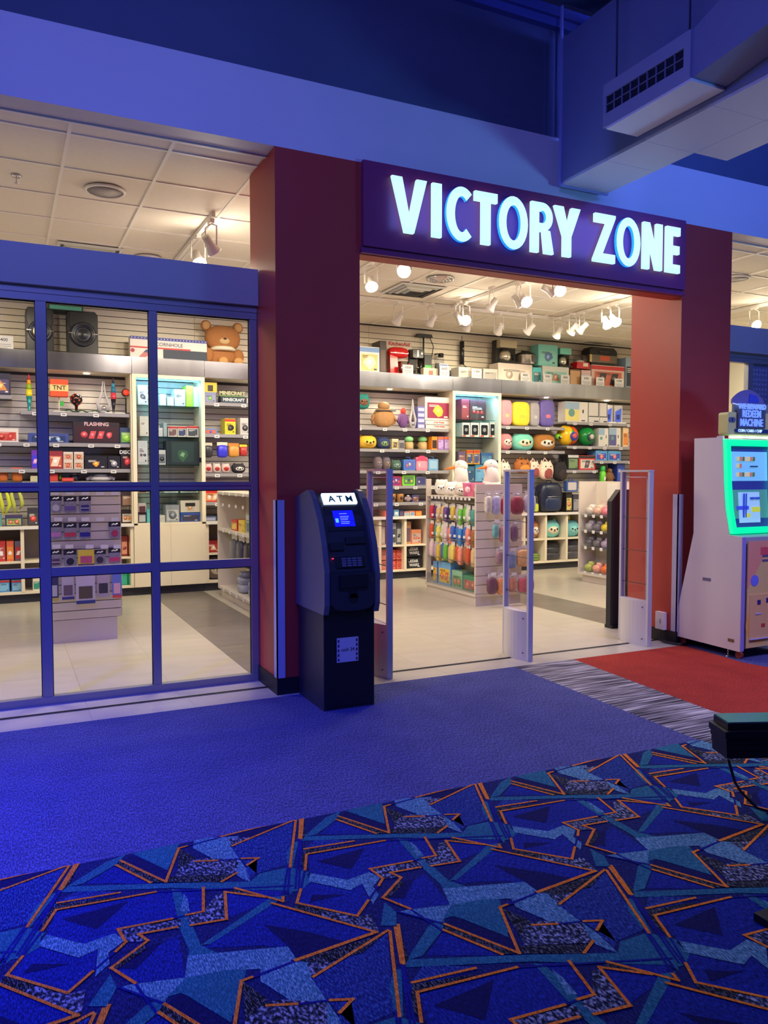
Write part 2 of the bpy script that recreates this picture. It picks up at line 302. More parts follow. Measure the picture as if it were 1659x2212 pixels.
PM = dict(base=carpet_mat((18, 28, 84), 0.5), bright=carpet_mat((14, 34, 118), 0.5), navy=carpet_mat((9, 14, 72), 0.3),
          mid=carpet_mat((20, 44, 118), 0.6, light=(60, 90, 150)), teal=carpet_mat((26, 92, 116), 0.25, light=(60, 120, 138)), light=carpet_mat((66, 120, 146), 0.5, light=(130, 166, 184)),
          gray=carpet_mat((52, 60, 84), 0.85, aniso=(110, 60, 60), light=(150, 158, 180)), black=carpet_mat((20, 26, 40), 0.8, light=(100, 104, 112)),
          line=carpet_mat((226, 120, 40), 0.35, light=(240, 150, 60)), thin=carpet_mat((10, 20, 110), 0.3))
DOM = [(-3.2, -3.5), (8, -3.5), (8, 1.45), (5.4, 1.6), (4.4, 1.8), (3.62, 2.2), (3.43, 2.7), (3.40, 3.085), (-3.2, 3.085)]
def clip(poly, dom):     # convex-edge clipping against the carpet's straight borders
    for (a, b, c) in dom:
        out = []
        for i in range(len(poly)):
            p, q = poly[i], poly[(i + 1) % len(poly)]
            dp, dq = a * p[0] + b * p[1] - c, a * q[0] + b * q[1] - c
            if dp <= 0: out.append(p)
            if (dp < 0 < dq) or (dq < 0 < dp):
                t = dp / (dp - dq); out.append((p[0] + t * (q[0] - p[0]), p[1] + t * (q[1] - p[1])))
        poly = out
        if len(poly) < 3: return []
    return poly
def area2(p): return sum(p[i][0] * p[(i + 1) % len(p)][1] - p[(i + 1) % len(p)][0] * p[i][1] for i in range(len(p)))
mb = MB(PM['base']); mb.prism(DOM, 'z', -0.012, 0.0)
PX, PY = 0.885, 0.893
LV = dict(bright=0.0006, mid=0.0009, navy=0.0012, teal=0.0015, light=0.0018, gray=0.0021, black=0.0024, thin=0.0027, line=0.0031)
HALF = [(0, 1, 3.085)]
def lineq(p, q, wd):
    d = math.hypot(q[0] - p[0], q[1] - p[1]) or 1; nx, ny = -(q[1] - p[1]) / d * wd, (q[0] - p[0]) / d * wd
    ex, ey = (q[0] - p[0]) / d * wd, (q[1] - p[1]) / d * wd
    return [(p[0] - ex + nx, p[1] - ey + ny), (p[0] - ex - nx, p[1] - ey - ny), (q[0] + ex - nx, q[1] + ey - ny), (q[0] + ex + nx, q[1] + ey + ny)]
for i in range(-4, 4):
    for j in range(0, 5):
        ox, oy = 1.076 + i * PX, 3.08 - j * PY
        if ox - 0.3 > 3.6 and j < 1: continue
        dm = HALF + ([(1, 0.15, 3.40 + 0.15 * 3.085)] if i >= 1 and j <= 1 else [])
        for k, z0 in LV.items():
            for ni, pl in enumerate(TP[k]):
                z = z0 + 0.00002 * ni + 0.000004 * ((i + 4) % 2 * 2 + j % 2)
                if k in ('line', 'thin'):
                    for a in range(len(pl) - 1):
                        q = clip([(ox + x, oy + y) for x, y in lineq(pl[a], pl[a + 1], 0.0052 if k == 'line' else 0.004)], dm)
                        if q:
                            if area2(q) < 0: q = q[::-1]
                            mb.add([(x, y, z + 0.0001 * (a % 2)) for x, y in q], [tuple(range(len(q)))], PM[k])
                else:
                    q = clip([(ox + x, oy + y) for x, y in pl], dm)
                    if q:
                        if area2(q) < 0: q = q[::-1]
                        mb.add([(x, y, z) for x, y in q], [tuple(range(len(q)))], PM[k])
struct('floor_carpet_patterned', mb)
# ------------------------------------------------------------------ shell
PAINTW = M((205, 202, 208), 0.5, noise=0.03, scale=1.2); NAVYP = M((74, 84, 112), 0.7, noise=0.08, scale=1.5)
CZ = 3.545
struct('wall_front', MB(PAINTW).box(-3.2, 9, YF, 5.10, CZ, 4.0))
struct('wall_upper', MB(NAVYP).box(-3.2, 9, YF + 0.03, 5.08, 4.0, 4.93))
struct('wall_back', MB(M((84, 80, 78), 0.8)).box(-2.7, 11, 10.19, 10.34, 0, 3.62))  # wall coloured dark to stand in for shadow in the slat grooves
struct('wall_left', MB(M((225, 218, 200), 0.6)).box(-2.85, -2.7, 5.49, 10.34, 0, 3.62))
struct('wall_right', MB(M((225, 218, 200), 0.6)).box(10.2, 10.35, 5.49, 10.34, 0, 3.62))
struct('wall_hall_left', MB(NAVYP).box(-3.35, -3.2, -3.5, 5.10, 0, 4.93))
struct('wall_hall_rear', MB(NAVYP).box(-3.35, 9, -3.65, -3.5, 0, 4.93))
struct('wall_hall_right', MB(NAVYP).box(9, 9.15, -3.65, 5.10, 0, 4.93))
DECK = M((74, 80, 120), 0.6, 0.2)
mb = MB(DECK); mb.box(-3.35, 9.15, -3.65, 5.10, 5.13, 5.16)
y = -3.5
while y < 4.9: mb.box(-3.3, 9.1, y, y + 0.07, 5.08, 5.13); y += 0.2
dk = struct('ceiling_deck', mb)
for yy in (0.2, 2.6):
    jm = MB(M((34, 36, 60), 0.5)); jm.box(-3.3, 9.1, yy, yy + 0.06, 5.03, 5.08); jm.box(-3.3, 9.1, yy, yy + 0.06, 4.70, 4.74)
    xx = -3.3
    while xx < 9:
        jm.tube([(xx, yy + 0.03, 5.04), (xx + 0.25, yy + 0.03, 4.73), (xx + 0.5, yy + 0.03, 5.04)], 0.012, 5); xx += 0.5
    spart('joist', jm, dk)
struct('trim_2', MB(M((70, 84, 150), 0.5)).box(-3.2, 9, 4.87, YF + 0.03, 4.86, 4.93).box(-3.2, 9, 4.90, YF + 0.03, 4.80, 4.86))
g = MB(M((30, 32, 58), 0.5)); g.box(4.06, 4.14, 2.0, 4.95, 4.72, 4.86); solo('ceiling_beam', g, 'dark steel beam running under the roof deck towards the facade', 'beam')
g = MB(M((38, 40, 70), 0.5)); a, b = Vector((4.196, 4.8, 4.75)), Vector((4.858, 4.144, 4.75)); d = (b - a).normalized(); n = Vector((-d.y, d.x, 0)) * 0.04
b2 = b + d * 1.0
g.add([tuple(p + Vector((0, 0, z))) for z in (-0.05, 0.05) for p in (a - n, b2 - n, b2 + n, a + n)], [(0, 3, 2, 1), (4, 5, 6, 7), (0, 1, 5, 4), (1, 2, 6, 5), (2, 3, 7, 6), (3, 0, 4, 7)])
solo('ceiling_brace', g, 'dark diagonal steel channel above the grille duct', 'beam')
g = MB(M((170, 175, 220), 0.4)); g.tube([tuple(a + Vector((0.1, -0.1, 0.066))), tuple(b + Vector((0, 0, 0.07))), tuple(b + d * 0.3 + Vector((0, 0, 0.07))), tuple(b + d * 0.28 + Vector((0, 0.1, 0.25)))], 0.010)
solo('ceiling_cable', g, 'pale cable laid along the diagonal steel channel', 'cable')
# white ceiling duct casing and its parts
WB = M((196, 198, 214), 0.5)
e = empty('duct_casing', (4.05, 4.0, 3.64), 'long white boxed duct running overhead to the facade, stepped wider nearby', 'duct')
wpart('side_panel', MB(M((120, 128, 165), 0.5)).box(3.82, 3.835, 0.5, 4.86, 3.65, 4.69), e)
wpart('end_panel', MB(WB).box(3.82, 4.28, 4.85, 4.865, 3.65, 3.99), e)
pp = [(4.855, 4.36), (4.36, 4.0), (4.0, 3.45), (3.45, 2.9), (2.9, 2.3), (2.3, 1.7)]
for i, (ya, yb) in enumerate(pp): wpart('bottom_panel', MB(WB).box(3.83, 4.272, yb + 0.0015, ya - 0.0015, 3.63, 3.65), e)
for ya, yb in ((4.0, 3.45), (3.45, 2.9), (2.9, 2.3), (2.3, 1.7)): wpart('bottom_panel', MB(WB).box(4.275, 4.58, yb + 0.0015, ya - 0.0015, 3.63, 3.65), e)
wpart('side_panel', MB(WB).box(4.265, 4.28, 4.0, 4.86, 3.65, 3.99), e); wpart('side_panel', MB(WB).box(4.57, 4.585, 0.5, 4.0, 3.65, 4.4), e)
wpart('corner_trim', MB(M((150, 160, 215), 0.4)).box(3.815, 4.285, 4.855, 4.875, 3.618, 3.632).box(3.812, 3.824, 4.845, 4.869, 3.62, 4.93), e)
e = empty('duct_outlet', (3.69, 3.7, 3.68), 'grey duct outlet with a two-row grille hung beside the white casing', 'duct')
DG = M((120, 126, 160), 0.5)
wpart('housing', MB(DG).box(3.56, 3.815, 3.36, 4.05, 3.69, 3.96), e)
wpart('bottom_panel', MB(M((210, 214, 230), 0.4)).box(3.55, 3.815, 3.355, 4.055, 3.675, 3.69), e)
gr = wpart('grille_frame', MB(M((140, 145, 175), 0.45)).box(3.545, 3.56, 3.36, 4.08, 3.878, 3.96).box(3.545, 3.56, 3.36, 4.08, 3.69, 3.772).box(3.545, 3.56, 3.36, 3.41, 3.772, 3.878).box(3.545, 3.56, 4.055, 4.08, 3.772, 3.878), e)
wpart('grille_opening', MB(M((10, 12, 40), 0.9)).box(3.556, 3.5605, 3.41, 4.055, 3.772, 3.878), e, gr)
for i in range(1, 9): wpart('grille_bar', MB(DG).box(3.547, 3.556, 3.41 + i * 0.0717 - 0.002, 3.41 + i * 0.0717 + 0.002, 3.772, 3.878), e, gr)
wpart('grille_bar', MB(DG).box(3.546, 3.557, 3.41, 4.055, 3.823, 3.827), e, gr)
tr = MB(DG); tr.add([(3.56, 3.36, 3.69), (3.815, 3.36, 3.69), (3.815, 3.36, 3.96), (3.56, 3.36, 3.96), (3.60, 2.5, 3.82), (3.815, 2.5, 3.82), (3.815, 2.5, 4.3), (3.60, 2.5, 4.3)],
    [(0, 1, 5, 4), (1, 2, 6, 5), (2, 3, 7, 6), (3, 0, 4, 7), (0, 3, 2, 1), (4, 5, 6, 7)]); wpart('duct_transition', tr, e)
for yy in (4.02, 3.42): wpart('hanger_rod', MB(M((40, 44, 80), 0.5)).tube([(3.6, yy, 3.95), (3.6, yy, 5.0)], 0.006, 6), e)
g = MB(M((60, 66, 110), 0.5)); g.tube([(3.81, YF - 0.02, 4.0), (3.81, YF - 0.02, 4.86)], 0.008, 6)
solo('conduit', g, 'thin vertical conduit on the dark upper wall above the white duct casing', 'pipe')
# pillars, sign beam
WRED = M((176, 58, 48), 0.42, noise=0.03, scale=2)
p = struct('trim_3', MB(WRED).box(XL0, XL1, YF, 5.49, 0.0, CZ), 'dark red square pillar left of the shop opening')
spart('baseboard', MB(BLACK).box(XL0 - 0.008, XL1 + 0.008, YF - 0.008, 5.498, 0, 0.11), p)
p = struct('trim_4', MB(WRED).box(XR0, XR1, YF, 5.51, 0.0, CZ), 'dark red square pillar right of the shop opening')
spart('baseboard', MB(BLACK).box(XR0 - 0.008, XR1 + 0.008, YF - 0.008, 5.518, 0, 0.11), p)
MAR = M((128, 44, 92), 0.45)
s = empty('shop_sign', (3.7, 4.90, 2.98), 'wide dark red sign box over the opening with glowing white letters reading VICTORY ZONE', 'sign')
wpart('sign_box', MB(MAR).box(XL1 + 0.01, XR0 - 0.01, 4.885, YF - 0.001, 2.985, CZ + 0.004), s)
wpart('bottom_ledge', MB(MAR).box(XL1, XR0, 4.905, YF - 0.001, 2.955, 2.982).box(XL1, XR0, 4.892, YF - 0.001, 2.940, 2.952), s)
struct('trim_5', MB(WRED).box(XL1, XR0, YF, 5.06, 2.935, CZ))
LET = M((120, 130, 135), 0.4, emit=1.12, ecol=(196, 246, 255)); LETS = M((60, 150, 255), 0.4, emit=1.6, ecol=(30, 120, 255))
zb, zt = 3.099, 3.466
def glyph(ch, x0, x1):
    wd, ht = x1 - x0, zt - zb; st = 0.066
    P = lambda pts: [(x0 + a, zb + b) for a, b in pts]
    if ch == 'I': return [P([(0, 0), (wd, 0), (wd, ht), (0, ht)])]
    if ch == 'V': return [P([(wd / 2 - .036, 0), (wd / 2 + .036, 0), (wd, ht), (wd - .078, ht), (wd / 2, .11), (.078, ht), (0, ht)])]
    if ch == 'T': c = wd / 2; return [P([(c - .037, 0), (c + .037, 0), (c + .037, ht - .066), (wd, ht - .066), (wd, ht), (0, ht), (0, ht - .066), (c - .037, ht - .066)])]
    if ch == 'Y': c = wd / 2; return [P([(c - .037, 0), (c + .037, 0), (c + .037, .15), (wd, ht), (wd - .084, ht), (c, .232), (.084, ht), (0, ht), (c - .037, .15)])]
    if ch == 'Z': return [P([(0, 0), (wd, 0), (wd, .066), (.088, .066), (wd, ht - .02), (wd, ht), (.01, ht), (.01, ht - .066), (wd - .088, ht - .066), (0, .02)])]
    if ch == 'N': return [P([(0, 0), (st, 0), (st, .215), (wd - st, 0), (wd, 0), (wd, ht), (wd - st, ht), (wd - st, .155), (st, ht), (0, ht)])]
    if ch == 'E': s3 = .066; m = ht / 2; return [P([(0, 0), (wd, 0), (wd, s3), (.068, s3), (.068, m - .033), (wd - .008, m - .033), (wd - .008, m + .033), (.068, m + .033), (.068, ht - s3), (wd, ht - s3), (wd, ht), (0, ht)])]
def ring(cx, cz, ax, az, bx, bz, a0, a1, n=28):
    o = [(cx + ax * math.cos(a0 + (a1 - a0) * i / n), cz + az * math.sin(a0 + (a1 - a0) * i / n)) for i in range(n + 1)]
    q = [(cx + bx * math.cos(a0 + (a1 - a0) * i / n), cz + bz * math.sin(a0 + (a1 - a0) * i / n)) for i in range(n + 1)]
    return o, q
def letter(ch, x0, x1):
    ya, yb = 4.845, 4.872
    mb = MB(LET); wd = x1 - x0; cx = (x0 + x1) / 2; cz = (zb + zt) / 2; H2 = (zt - zb) / 2 + .007
    def strip(o, q):
        n = len(o); vs = [(p[0], ya, p[1]) for p in o] + [(p[0], ya, p[1]) for p in q] + [(p[0], yb, p[1]) for p in o] + [(p[0], yb, p[1]) for p in q]
        mb.add(vs, [(i, i + 1, n + i + 1, n + i) for i in range(n - 1)]); mb.add(vs, [(2 * n + i, 3 * n + i, 3 * n + i + 1, 2 * n + i + 1) for i in range(n - 1)] +
            [(i, 2 * n + i, 2 * n + i + 1, i + 1) for i in range(n - 1)] + [(n + i, n + i + 1, 3 * n + i + 1, 3 * n + i) for i in range(n - 1)] + [(0, n, 3 * n, 2 * n), (n - 1, 3 * n - 1, 4 * n - 1, 2 * n - 1)], LETS)
    if ch == 'O': strip(*ring(cx, cz, wd / 2, H2, wd / 2 - .066, H2 - .064, 0, 2 * PI))
    elif ch == 'C':
        cc = x0 + wd * 0.62; strip(*ring(cc, cz, cc - x0, H2, cc - x0 - .07, H2 - .066, 0.88, 2 * PI - 0.88))
    elif ch == 'R':
        mb.box(x0, x0 + .068, ya, yb, zb, zt)
        c2 = zt - .105; xm = x0 + wd * 0.48
        strip(*ring(xm, c2, wd * .46, .105, wd * .46 - .064, .045, -PI / 2, PI / 2, 16))
        mb.box(x0 + .068, xm, ya, yb, zt - .06, zt); mb.box(x0 + .068, xm, ya, yb, zt - .21, zt - .15)
        mb.prism([(x0 + .10, zt - .19), (x0 + .17, zt - .20), (x1, zb), (x1 - .082, zb)], 'y', ya, yb)
    else:
        for pl in glyph(ch, x0, x1): mb.prism(pl, 'y', ya, yb)
    wpart('letter', mb, s)
for ch, a, b in (('V', 2.403, 2.672), ('I', 2.717, 2.790), ('C', 2.826, 3.03), ('T', 3.062, 3.252), ('O', 3.263, 3.519), ('R', 3.552, 3.757), ('Y', 3.762, 4.006), ('Z', 4.139, 4.352), ('O', 4.363, 4.609), ('N', 4.643, 4.845), ('E', 4.890, 5.04)):
    letter(ch, a, b)
lb = bpy.data.lights.new('sign_halo', 'AREA'); lb.shape = 'RECTANGLE'; lb.size = 2.6; lb.size_y = 0.3; lb.energy = 6; lb.color = (0.12, 0.38, 1.0)
lo = bpy.data.objects.new('sign_halo', lb); COL.objects.link(lo); lo.location = (3.72, 4.84, 3.28); lo.rotation_euler = (PI / 2, 0, 0)
# ------------------------------------------------------------------ suspended ceiling of the shop
ce = struct('ceiling', MB(M((200, 195, 185), 0.8)).box(-2.7, 10.2, 5.10, 10.34, CZ + 0.05, CZ + 0.10))
CT = M((232, 224, 208), 0.75, noise=0.02, scale=30, rnd=0.012, bump=0.1); TB = M((240, 236, 226), 0.5)
gx = [0.411 + 0.608 * k for k in range(-6, 18)]; gy = [5.10] + [5.307 + 0.5925 * k for k in range(9)]
tmesh = MB(CT).box(-0.3, 0.3, -0.292, 0.292, 0.006, 0.016).mesh('ceiling_tile'); tm2 = MB(CT).box(-0.3, 0.3, -0.1, 0.1, 0.006, 0.016).mesh('ceiling_tile')
HOLES = {}
for i in range(len(gx) - 1):
    for j in range(len(gy) - 1):
        link('ceiling_tile', tm2 if j == 0 else tmesh, ce, ((gx[i] + gx[i + 1]) / 2, (gy[j] + gy[j + 1]) / 2, CZ))
for yv in gy[1:]: spart('grid_bar', MB(TB).box(gx[0], gx[-1], yv - 0.011, yv + 0.011, CZ - 0.002, CZ + 0.012), ce)
for xv in gx: spart('grid_bar', MB(TB).box(xv - 0.011, xv + 0.011, 5.10, gy[-1], CZ - 0.004, CZ + 0.011), ce)
spart('edge_strip', MB(TB).box(-2.7, 10.2, 5.0999, 5.13, CZ - 0.01, CZ + 0.012), ce)
# ------------------------------------------------------------------ storefront glazing, left and right
HD = M((172, 172, 168), 0.4)
def glazing(name, x0, x1, mull, rails=True):
    w_ = struct(name, MB(HD).box(x0, x1, 5.30, 5.44, 2.608, 2.852))
    spart('head_rail', MB(FRAMEM).box(x0, x1, 5.335, 5.405, 2.565, 2.606), w_)
    spart('head_frame', MB(FRAMEM).box(x0, x1, 5.34, 5.40, 2.520, 2.563), w_)
    spart('bottom_rail', MB(FRAMEM).box(x0, x1, 5.34, 5.40, 0, 0.05), w_)
    for a, b in mull: spart('mullion', MB(FRAMEM).box(a, b, 5.345, 5.395, 0.05, 2.52), w_)
    for (a, b), (c, d) in zip(mull[:-1], mull[1:]):
        for z0, z1 in ((0.05, 0.810), (0.866, 1.347), (1.402, 2.52)):
            spart('glass_pane', MB(GLASS).box(b + .004, c - .004, 5.367, 5.373, z0 + .004, z1 - .004), w_)
            spart('gasket', MB(BLACK).box(b, c, 5.36, 5.38, z1 - .007, z1).box(b, b + .005, 5.36, 5.38, z0, z1).box(c - .005, c, 5.36, 5.38, z0, z1), w_)
        spart('crossbar', MB(FRAMEM).box(b, c, 5.35, 5.39, 0.810, 0.866), w_)
        q = spart('mid_rail', MB(FRAMEM).box(b, c, 5.35, 5.39, 1.347, 1.402), w_)
        spart('rail_groove', MB(M((120, 40, 110), 0.5)).box(b, c, 5.3475, 5.35, 1.371, 1.377), q)
    return w_
glazing('window_1', -2.6, XL0 - 0.002, [(-2.6, -2.54), (-1.86, -1.80), (-1.17, -1.11), (-0.48, -0.42), (0.203, 0.264), (0.882, 0.932), (1.556, 1.605)])
w2 = struct('window_2', MB(HD).box(XR1 + 0.002, 9, 5.30, 5.44, 2.608, 2.852))
spart('head_rail', MB(FRAMEM).box(XR1 + 0.002, 9, 5.335, 5.405, 2.565, 2.606), w2); spart('head_frame', MB(FRAMEM).box(XR1 + 0.002, 9, 5.34, 5.40, 2.520, 2.563), w2)
for a, b in ((5.735, 5.78), (6.47, 6.54), (7.3, 7.37), (8.1, 8.17)): spart('mullion', MB(FRAMEM).box(a, b, 5.345, 5.395, 0.0, 2.52), w2)
spart('bottom_rail', MB(FRAMEM).box(5.73, 9, 5.34, 5.40, 0, 0.05), w2)
spart('glass_pane', MB(GLASS).box(5.78, 6.47, 5.367, 5.373, 0.05, 2.52), w2)
mb = MB(M((120, 124, 150), 0.5)); mb.box(6.54, 8.1, 5.372, 5.38, 0.05, 2.52); 
lf = M((175, 178, 200), 0.5)
for ix in range(18):
    for iz in range(26):
        cx, cz = 6.60 + ix * 0.085, 0.12 + iz * 0.093
        for sx, sz in ((1, 1), (-1, 1), (1, -1), (-1, -1)):
            a, b = cx + sx * .008, cz + sz * .008; c, d = cx + sx * .034, cz + sz * .036
            mb.add([(a, 5.3715, b), ((a + c) / 2 + sz * sx * .008, 5.3705, (b + d) / 2 - .006), (c, 5.3715, d), ((a + c) / 2 - sz * sx * .008, 5.3705, (b + d) / 2 + .006)], [(0, 1, 2, 3)], lf)
o = spart('patterned_film', mb, w2); o['kind'] = 'stuff'
# corner guards
for i, (x0, x1, z0, nm) in enumerate(((1.598, 1.655, 0.112, 'grey corner guard on the left red pillar beside the cash machine'), (5.141, 5.20, 0.112, 'grey corner guard on the right red pillar behind the redemption machine'))):
    solo('corner_guard', MB(M((190, 190, 205), 0.3)).box(x0, x1, YF - 0.010, YF - 0.001, z0, 1.285).box(x0, x0 + 0.008, YF - 0.010, YF + 0.05, z0, 1.285), nm, 'corner guard')
# socket on the inner side of the right pillar
e = empty('wall_outlet', (5.14, 5.12, 0.10), 'small white power box on the right red pillar above the baseboard', 'power outlet')
wpart('cover_plate', MB(WHITE).box(5.115, 5.149, 5.03, 5.13, 0.11, 0.26), e); wpart('outlet_slot', MB(DGREY).box(5.113, 5.115, 5.07, 5.075, 0.16, 0.20), e)
g = MB(BLACK); g.tube([(5.12, 5.08, 0.11), (5.10, 5.06, 0.02), (5.10, 5.0, 0.014), (5.125, 4.9, 0.014), (5.2, 4.85, 0.014)], 0.009); solo('power_cable', g, 'black cable lying on the floor along the right pillar base', 'cable')
# ================================================================== floor-standing machines at the entrance
# ---- cash machine
AB = M((44, 46, 54), 0.42); AG = M((96, 98, 108), 0.4); AD = M((20, 21, 26), 0.5)
e = empty('cash_machine', (1.91, 4.68, 0), 'dark freestanding cash machine with a lit ATM header in front of the left red pillar', 'cash machine')
wpart('cabinet', MB(AB).box(1.745, 2.085, 4.455, 4.905, 0.0, 0.62), e); wpart('door_panel', MB(AD).box(1.755, 2.075, 4.447, 4.455, 0.02, 0.60), e)
prof = [(4.42, .60), (4.40, .66), (4.40, .86), (4.44, 1.02), (4.505, 1.17), (4.60, 1.30), (4.655, 1.345), (4.70, 1.355), (4.915, 1.30), (4.915, .60)]
for x0, x1 in ((1.730, 1.765), (2.065, 2.100)): wpart('side_cheek', MB(AG).prism(prof, 'x', x0, x1, smooth=False), e)
pin = [(4.43, .62), (4.425, .86), (4.475, 1.02), (4.53, 1.16), (4.61, 1.275), (4.66, 1.325), (4.70, 1.335), (4.90, 1.28), (4.90, .62)]
wpart('head_body', MB(AB).prism(pin, 'x', 1.765, 2.065), e)
def slab(p, q, x0, x1, t0, t1, mat):   # slab lying on the sloping face between profile points p,q (y,z)
    d = Vector((q[0] - p[0], q[1] - p[1])).normalized(); n = Vector((-d.y, d.x)) if d.y < 0 else Vector((-d.y, d.x))
    if n.x > 0: n = -n
    a, b = Vector(p), Vector(q); pts = [a + n * t0, b + n * t0, b + n * t1, a + n * t1]
    return MB(mat).prism([tuple(v) for v in pts], 'x', x0, x1)
lerp = lambda p, q, t: (p[0] + (q[0] - p[0]) * t, p[1] + (q[1] - p[1]) * t)
A_, B_, C_, D_, E_ = (4.425, .86), (4.475, 1.02), (4.53, 1.16), (4.61, 1.275), (4.66, 1.325)
mq = wpart('header_light', slab((4.598, 1.262), (4.650, 1.322), 1.805, 2.03, 0.0, 0.018, M((235, 250, 255), 0.4, emit=1.6, ecol=(215, 240, 255))), e, label='glowing white header panel')
l = bpy.data.lights.new('header_tube', 'AREA'); l.shape = 'RECTANGLE'; l.size = .22; l.size_y = .05; l.energy = 1.2; l.color = (.5, .75, 1)
o = bpy.data.objects.new('header_tube', l); COL.objects.link(o); o.location = (1.918, 4.59, 1.31); o.rotation_euler = (Vector((0, -.755, .655))).to_track_quat('-Z', 'Y').to_euler()
rt = Euler((math.radians(-40), 0, 0)).to_matrix()
wpart('header_lettering', text_mb('A T M', 0.064, 1.918, 4.5955, 1.297, M((10, 110, 90), 0.5), 0.001, bold=0.0012, rot=rt), e, mq)
sc = wpart('screen_bezel', slab((4.51, 1.10), (4.595, 1.25), 1.80, 2.04, 0.0, 0.008, AD), e)
wpart('screen', slab((4.523, 1.125), (4.577, 1.22), 1.85, 1.985, 0.008, 0.011, M((10, 10, 240), 0.3, emit=1.6, ecol=(12, 18, 255))), e, sc)
rs = Euler((math.radians(-29.6), 0, 0)).to_matrix()
for k, (t, ww) in enumerate(((1.205, .05), (1.188, .06), (1.178, .055), (1.168, .05), (1.156, .06), (1.146, .055))):
    y = 4.523 + (t - 1.125) * 0.568 - 0.0125
    wpart('screen_text_line', MB(M((150, 175, 255), 0.4, emit=1.0)).box(1.892, 1.892 + ww, y - .001, y + .001, t, t + .003), e, sc)
wpart('screen_icon', slab((4.535, 1.148), (4.549, 1.172), 1.858, 1.878, 0.011, 0.013, M((90, 180, 255), 0.4, emit=1.2)), e, sc)
wpart('receipt_slot', slab((4.462, 0.985), (4.478, 1.03), 1.79, 1.88, 0.0, 0.012, AD), e); wpart('card_reader', slab((4.474, 1.02), (4.49, 1.06), 1.90, 2.03, 0.0, 0.014, AD), e)
wpart('status_lamp', MB(M((255, 40, 60), 0.4, emit=5)).ell((1.80, 4.437, .94), (.006, .004, .003)), e)
kp = wpart('keypad_plate', slab((4.43, .88), (4.45, .945), 1.82, 2.01, 0.0, 0.01, AD), e)
for r_ in range(4):
    for c_ in range(4): wpart('key', slab(lerp((4.431, .885), (4.447, .94), r_ / 4 + .03), lerp((4.431, .885), (4.447, .94), r_ / 4 + .2), 1.855 + c_ * .035, 1.883 + c_ * .035, 0.01, 0.015, M((110, 112, 130), 0.5)), e, kp)
lp = wpart('lower_door', MB(AB).prism([(x_, z_) for x_, z_ in ((1.768, .85), (1.768, .665), (1.80, .635), (1.86, .622), (1.915, .62), (1.97, .622), (2.03, .635), (2.062, .665), (2.062, .85))], 'y', 4.39, 4.43), e)
wpart('cash_tray_recess', MB(AD).box(1.82, 2.01, 4.386, 4.39, .745, .84), e, lp); wpart('thumb_notch', MB(AD).cyl(1.915, 0, 4.384, 4.39, .028, 14, axis='y', cz=.70).box(1.887, 1.943, 4.384, 4.39, .70, .745), e, lp)
wpart('tray_flap', MB(M((30, 31, 38), .35)).box(1.825, 2.005, 4.378, 4.386, .765, .835), e, lp)
wpart('lock', MB(CHROME).cyl(2.04, 0, 4.383, 4.392, .009, 12, axis='y', cz=.80), e, lp)
stk = wpart('sticker', MB(M((200, 200, 205), .5)).box(1.828, 1.972, 4.4445, 4.447, .295, .447), e, label='white notice sticker on the lower door')
wpart('sticker_print', text_mb('cash 24', 0.03, 1.90, 4.4437, .372, BLACK, 0.0004), e, stk)
for k in range(5):
    wpart('sticker_icon', MB(M((70, 60, 120), .5)).box(1.833, 1.845, 4.4438, 4.4445, .302 + k * .029, .320 + k * .029), e, stk); wpart('sticker_icon', MB(M((90, 60, 90), .5)).box(1.955, 1.967, 4.4438, 4.4445, .302 + k * .029, .320 + k * .029), e, stk)
# ---- security gates
GM = M((196, 196, 204), 0.35)
def gate(x, lbl, y0=4.968, y1=5.318):
    r = empty('security_gate', (x, (y0 + y1) / 2, 0), lbl, 'security gate', 'anti-theft gates across the entrance')
    wpart('post', MB(GM).rbox(x - .022, x + .022, y0, y0 + .022, 0, 1.475, .008), r); wpart('post', MB(GM).rbox(x - .022, x + .022, y1 - .022, y1, 0, 1.475, .008), r)
    wpart('top_bar', MB(GM).box(x - .024, x + .024, y0 - .002, y1 + .002, 1.475, 1.49), r)
    pts = [(x - .022, y0 + .022), (x + .022, y0 + .022), (x + .022, y1 - .022), (x - .022, y1 - .022)]
    for k in range(1, 8): t = k / 8; pts.append((x - .022 - .045 * math.sin(PI * t), y1 - .022 - (y1 - y0 - .044) * t))
    b = MB(M((205, 200, 205), .4)).prism(pts, 'z', 0.0, .385, smooth=False); wpart('base_cover', b, r)
    for z in (.06, .33): wpart('screw', MB(DGREY).cyl(0, y0 + .05, x - .040, x - .030, .005, 8, axis='x', cz=z), r)
    wpart('acrylic_panel', MB(PLEXI).box(x - .004, x + .004, y0 + .022, y1 - .022, .385, 1.475), r)
    lp = MB(M((222, 218, 225), .3)); lp.tube([(x, y0 + .05, .39), (x, y0 + .05, 1.40), (x, y0 + .06, 1.43), (x, y1 - .06, 1.43), (x, y1 - .05, 1.40), (x, y1 - .05, .39)], .004); wpart('antenna_loop', lp, r)
    for z in (.52, .80, 1.08): wpart('clip_bar', MB(DGREY).box(x - .006, x + .006, y0 + .022, y1 - .022, z, z + .004), r)
gate(2.45, 'leftmost security gate, seen nearly edge-on beside the cash machine'); gate(3.665, 'middle security gate standing free in the entrance'); gate(4.89, 'right security gate in front of the right red pillar')
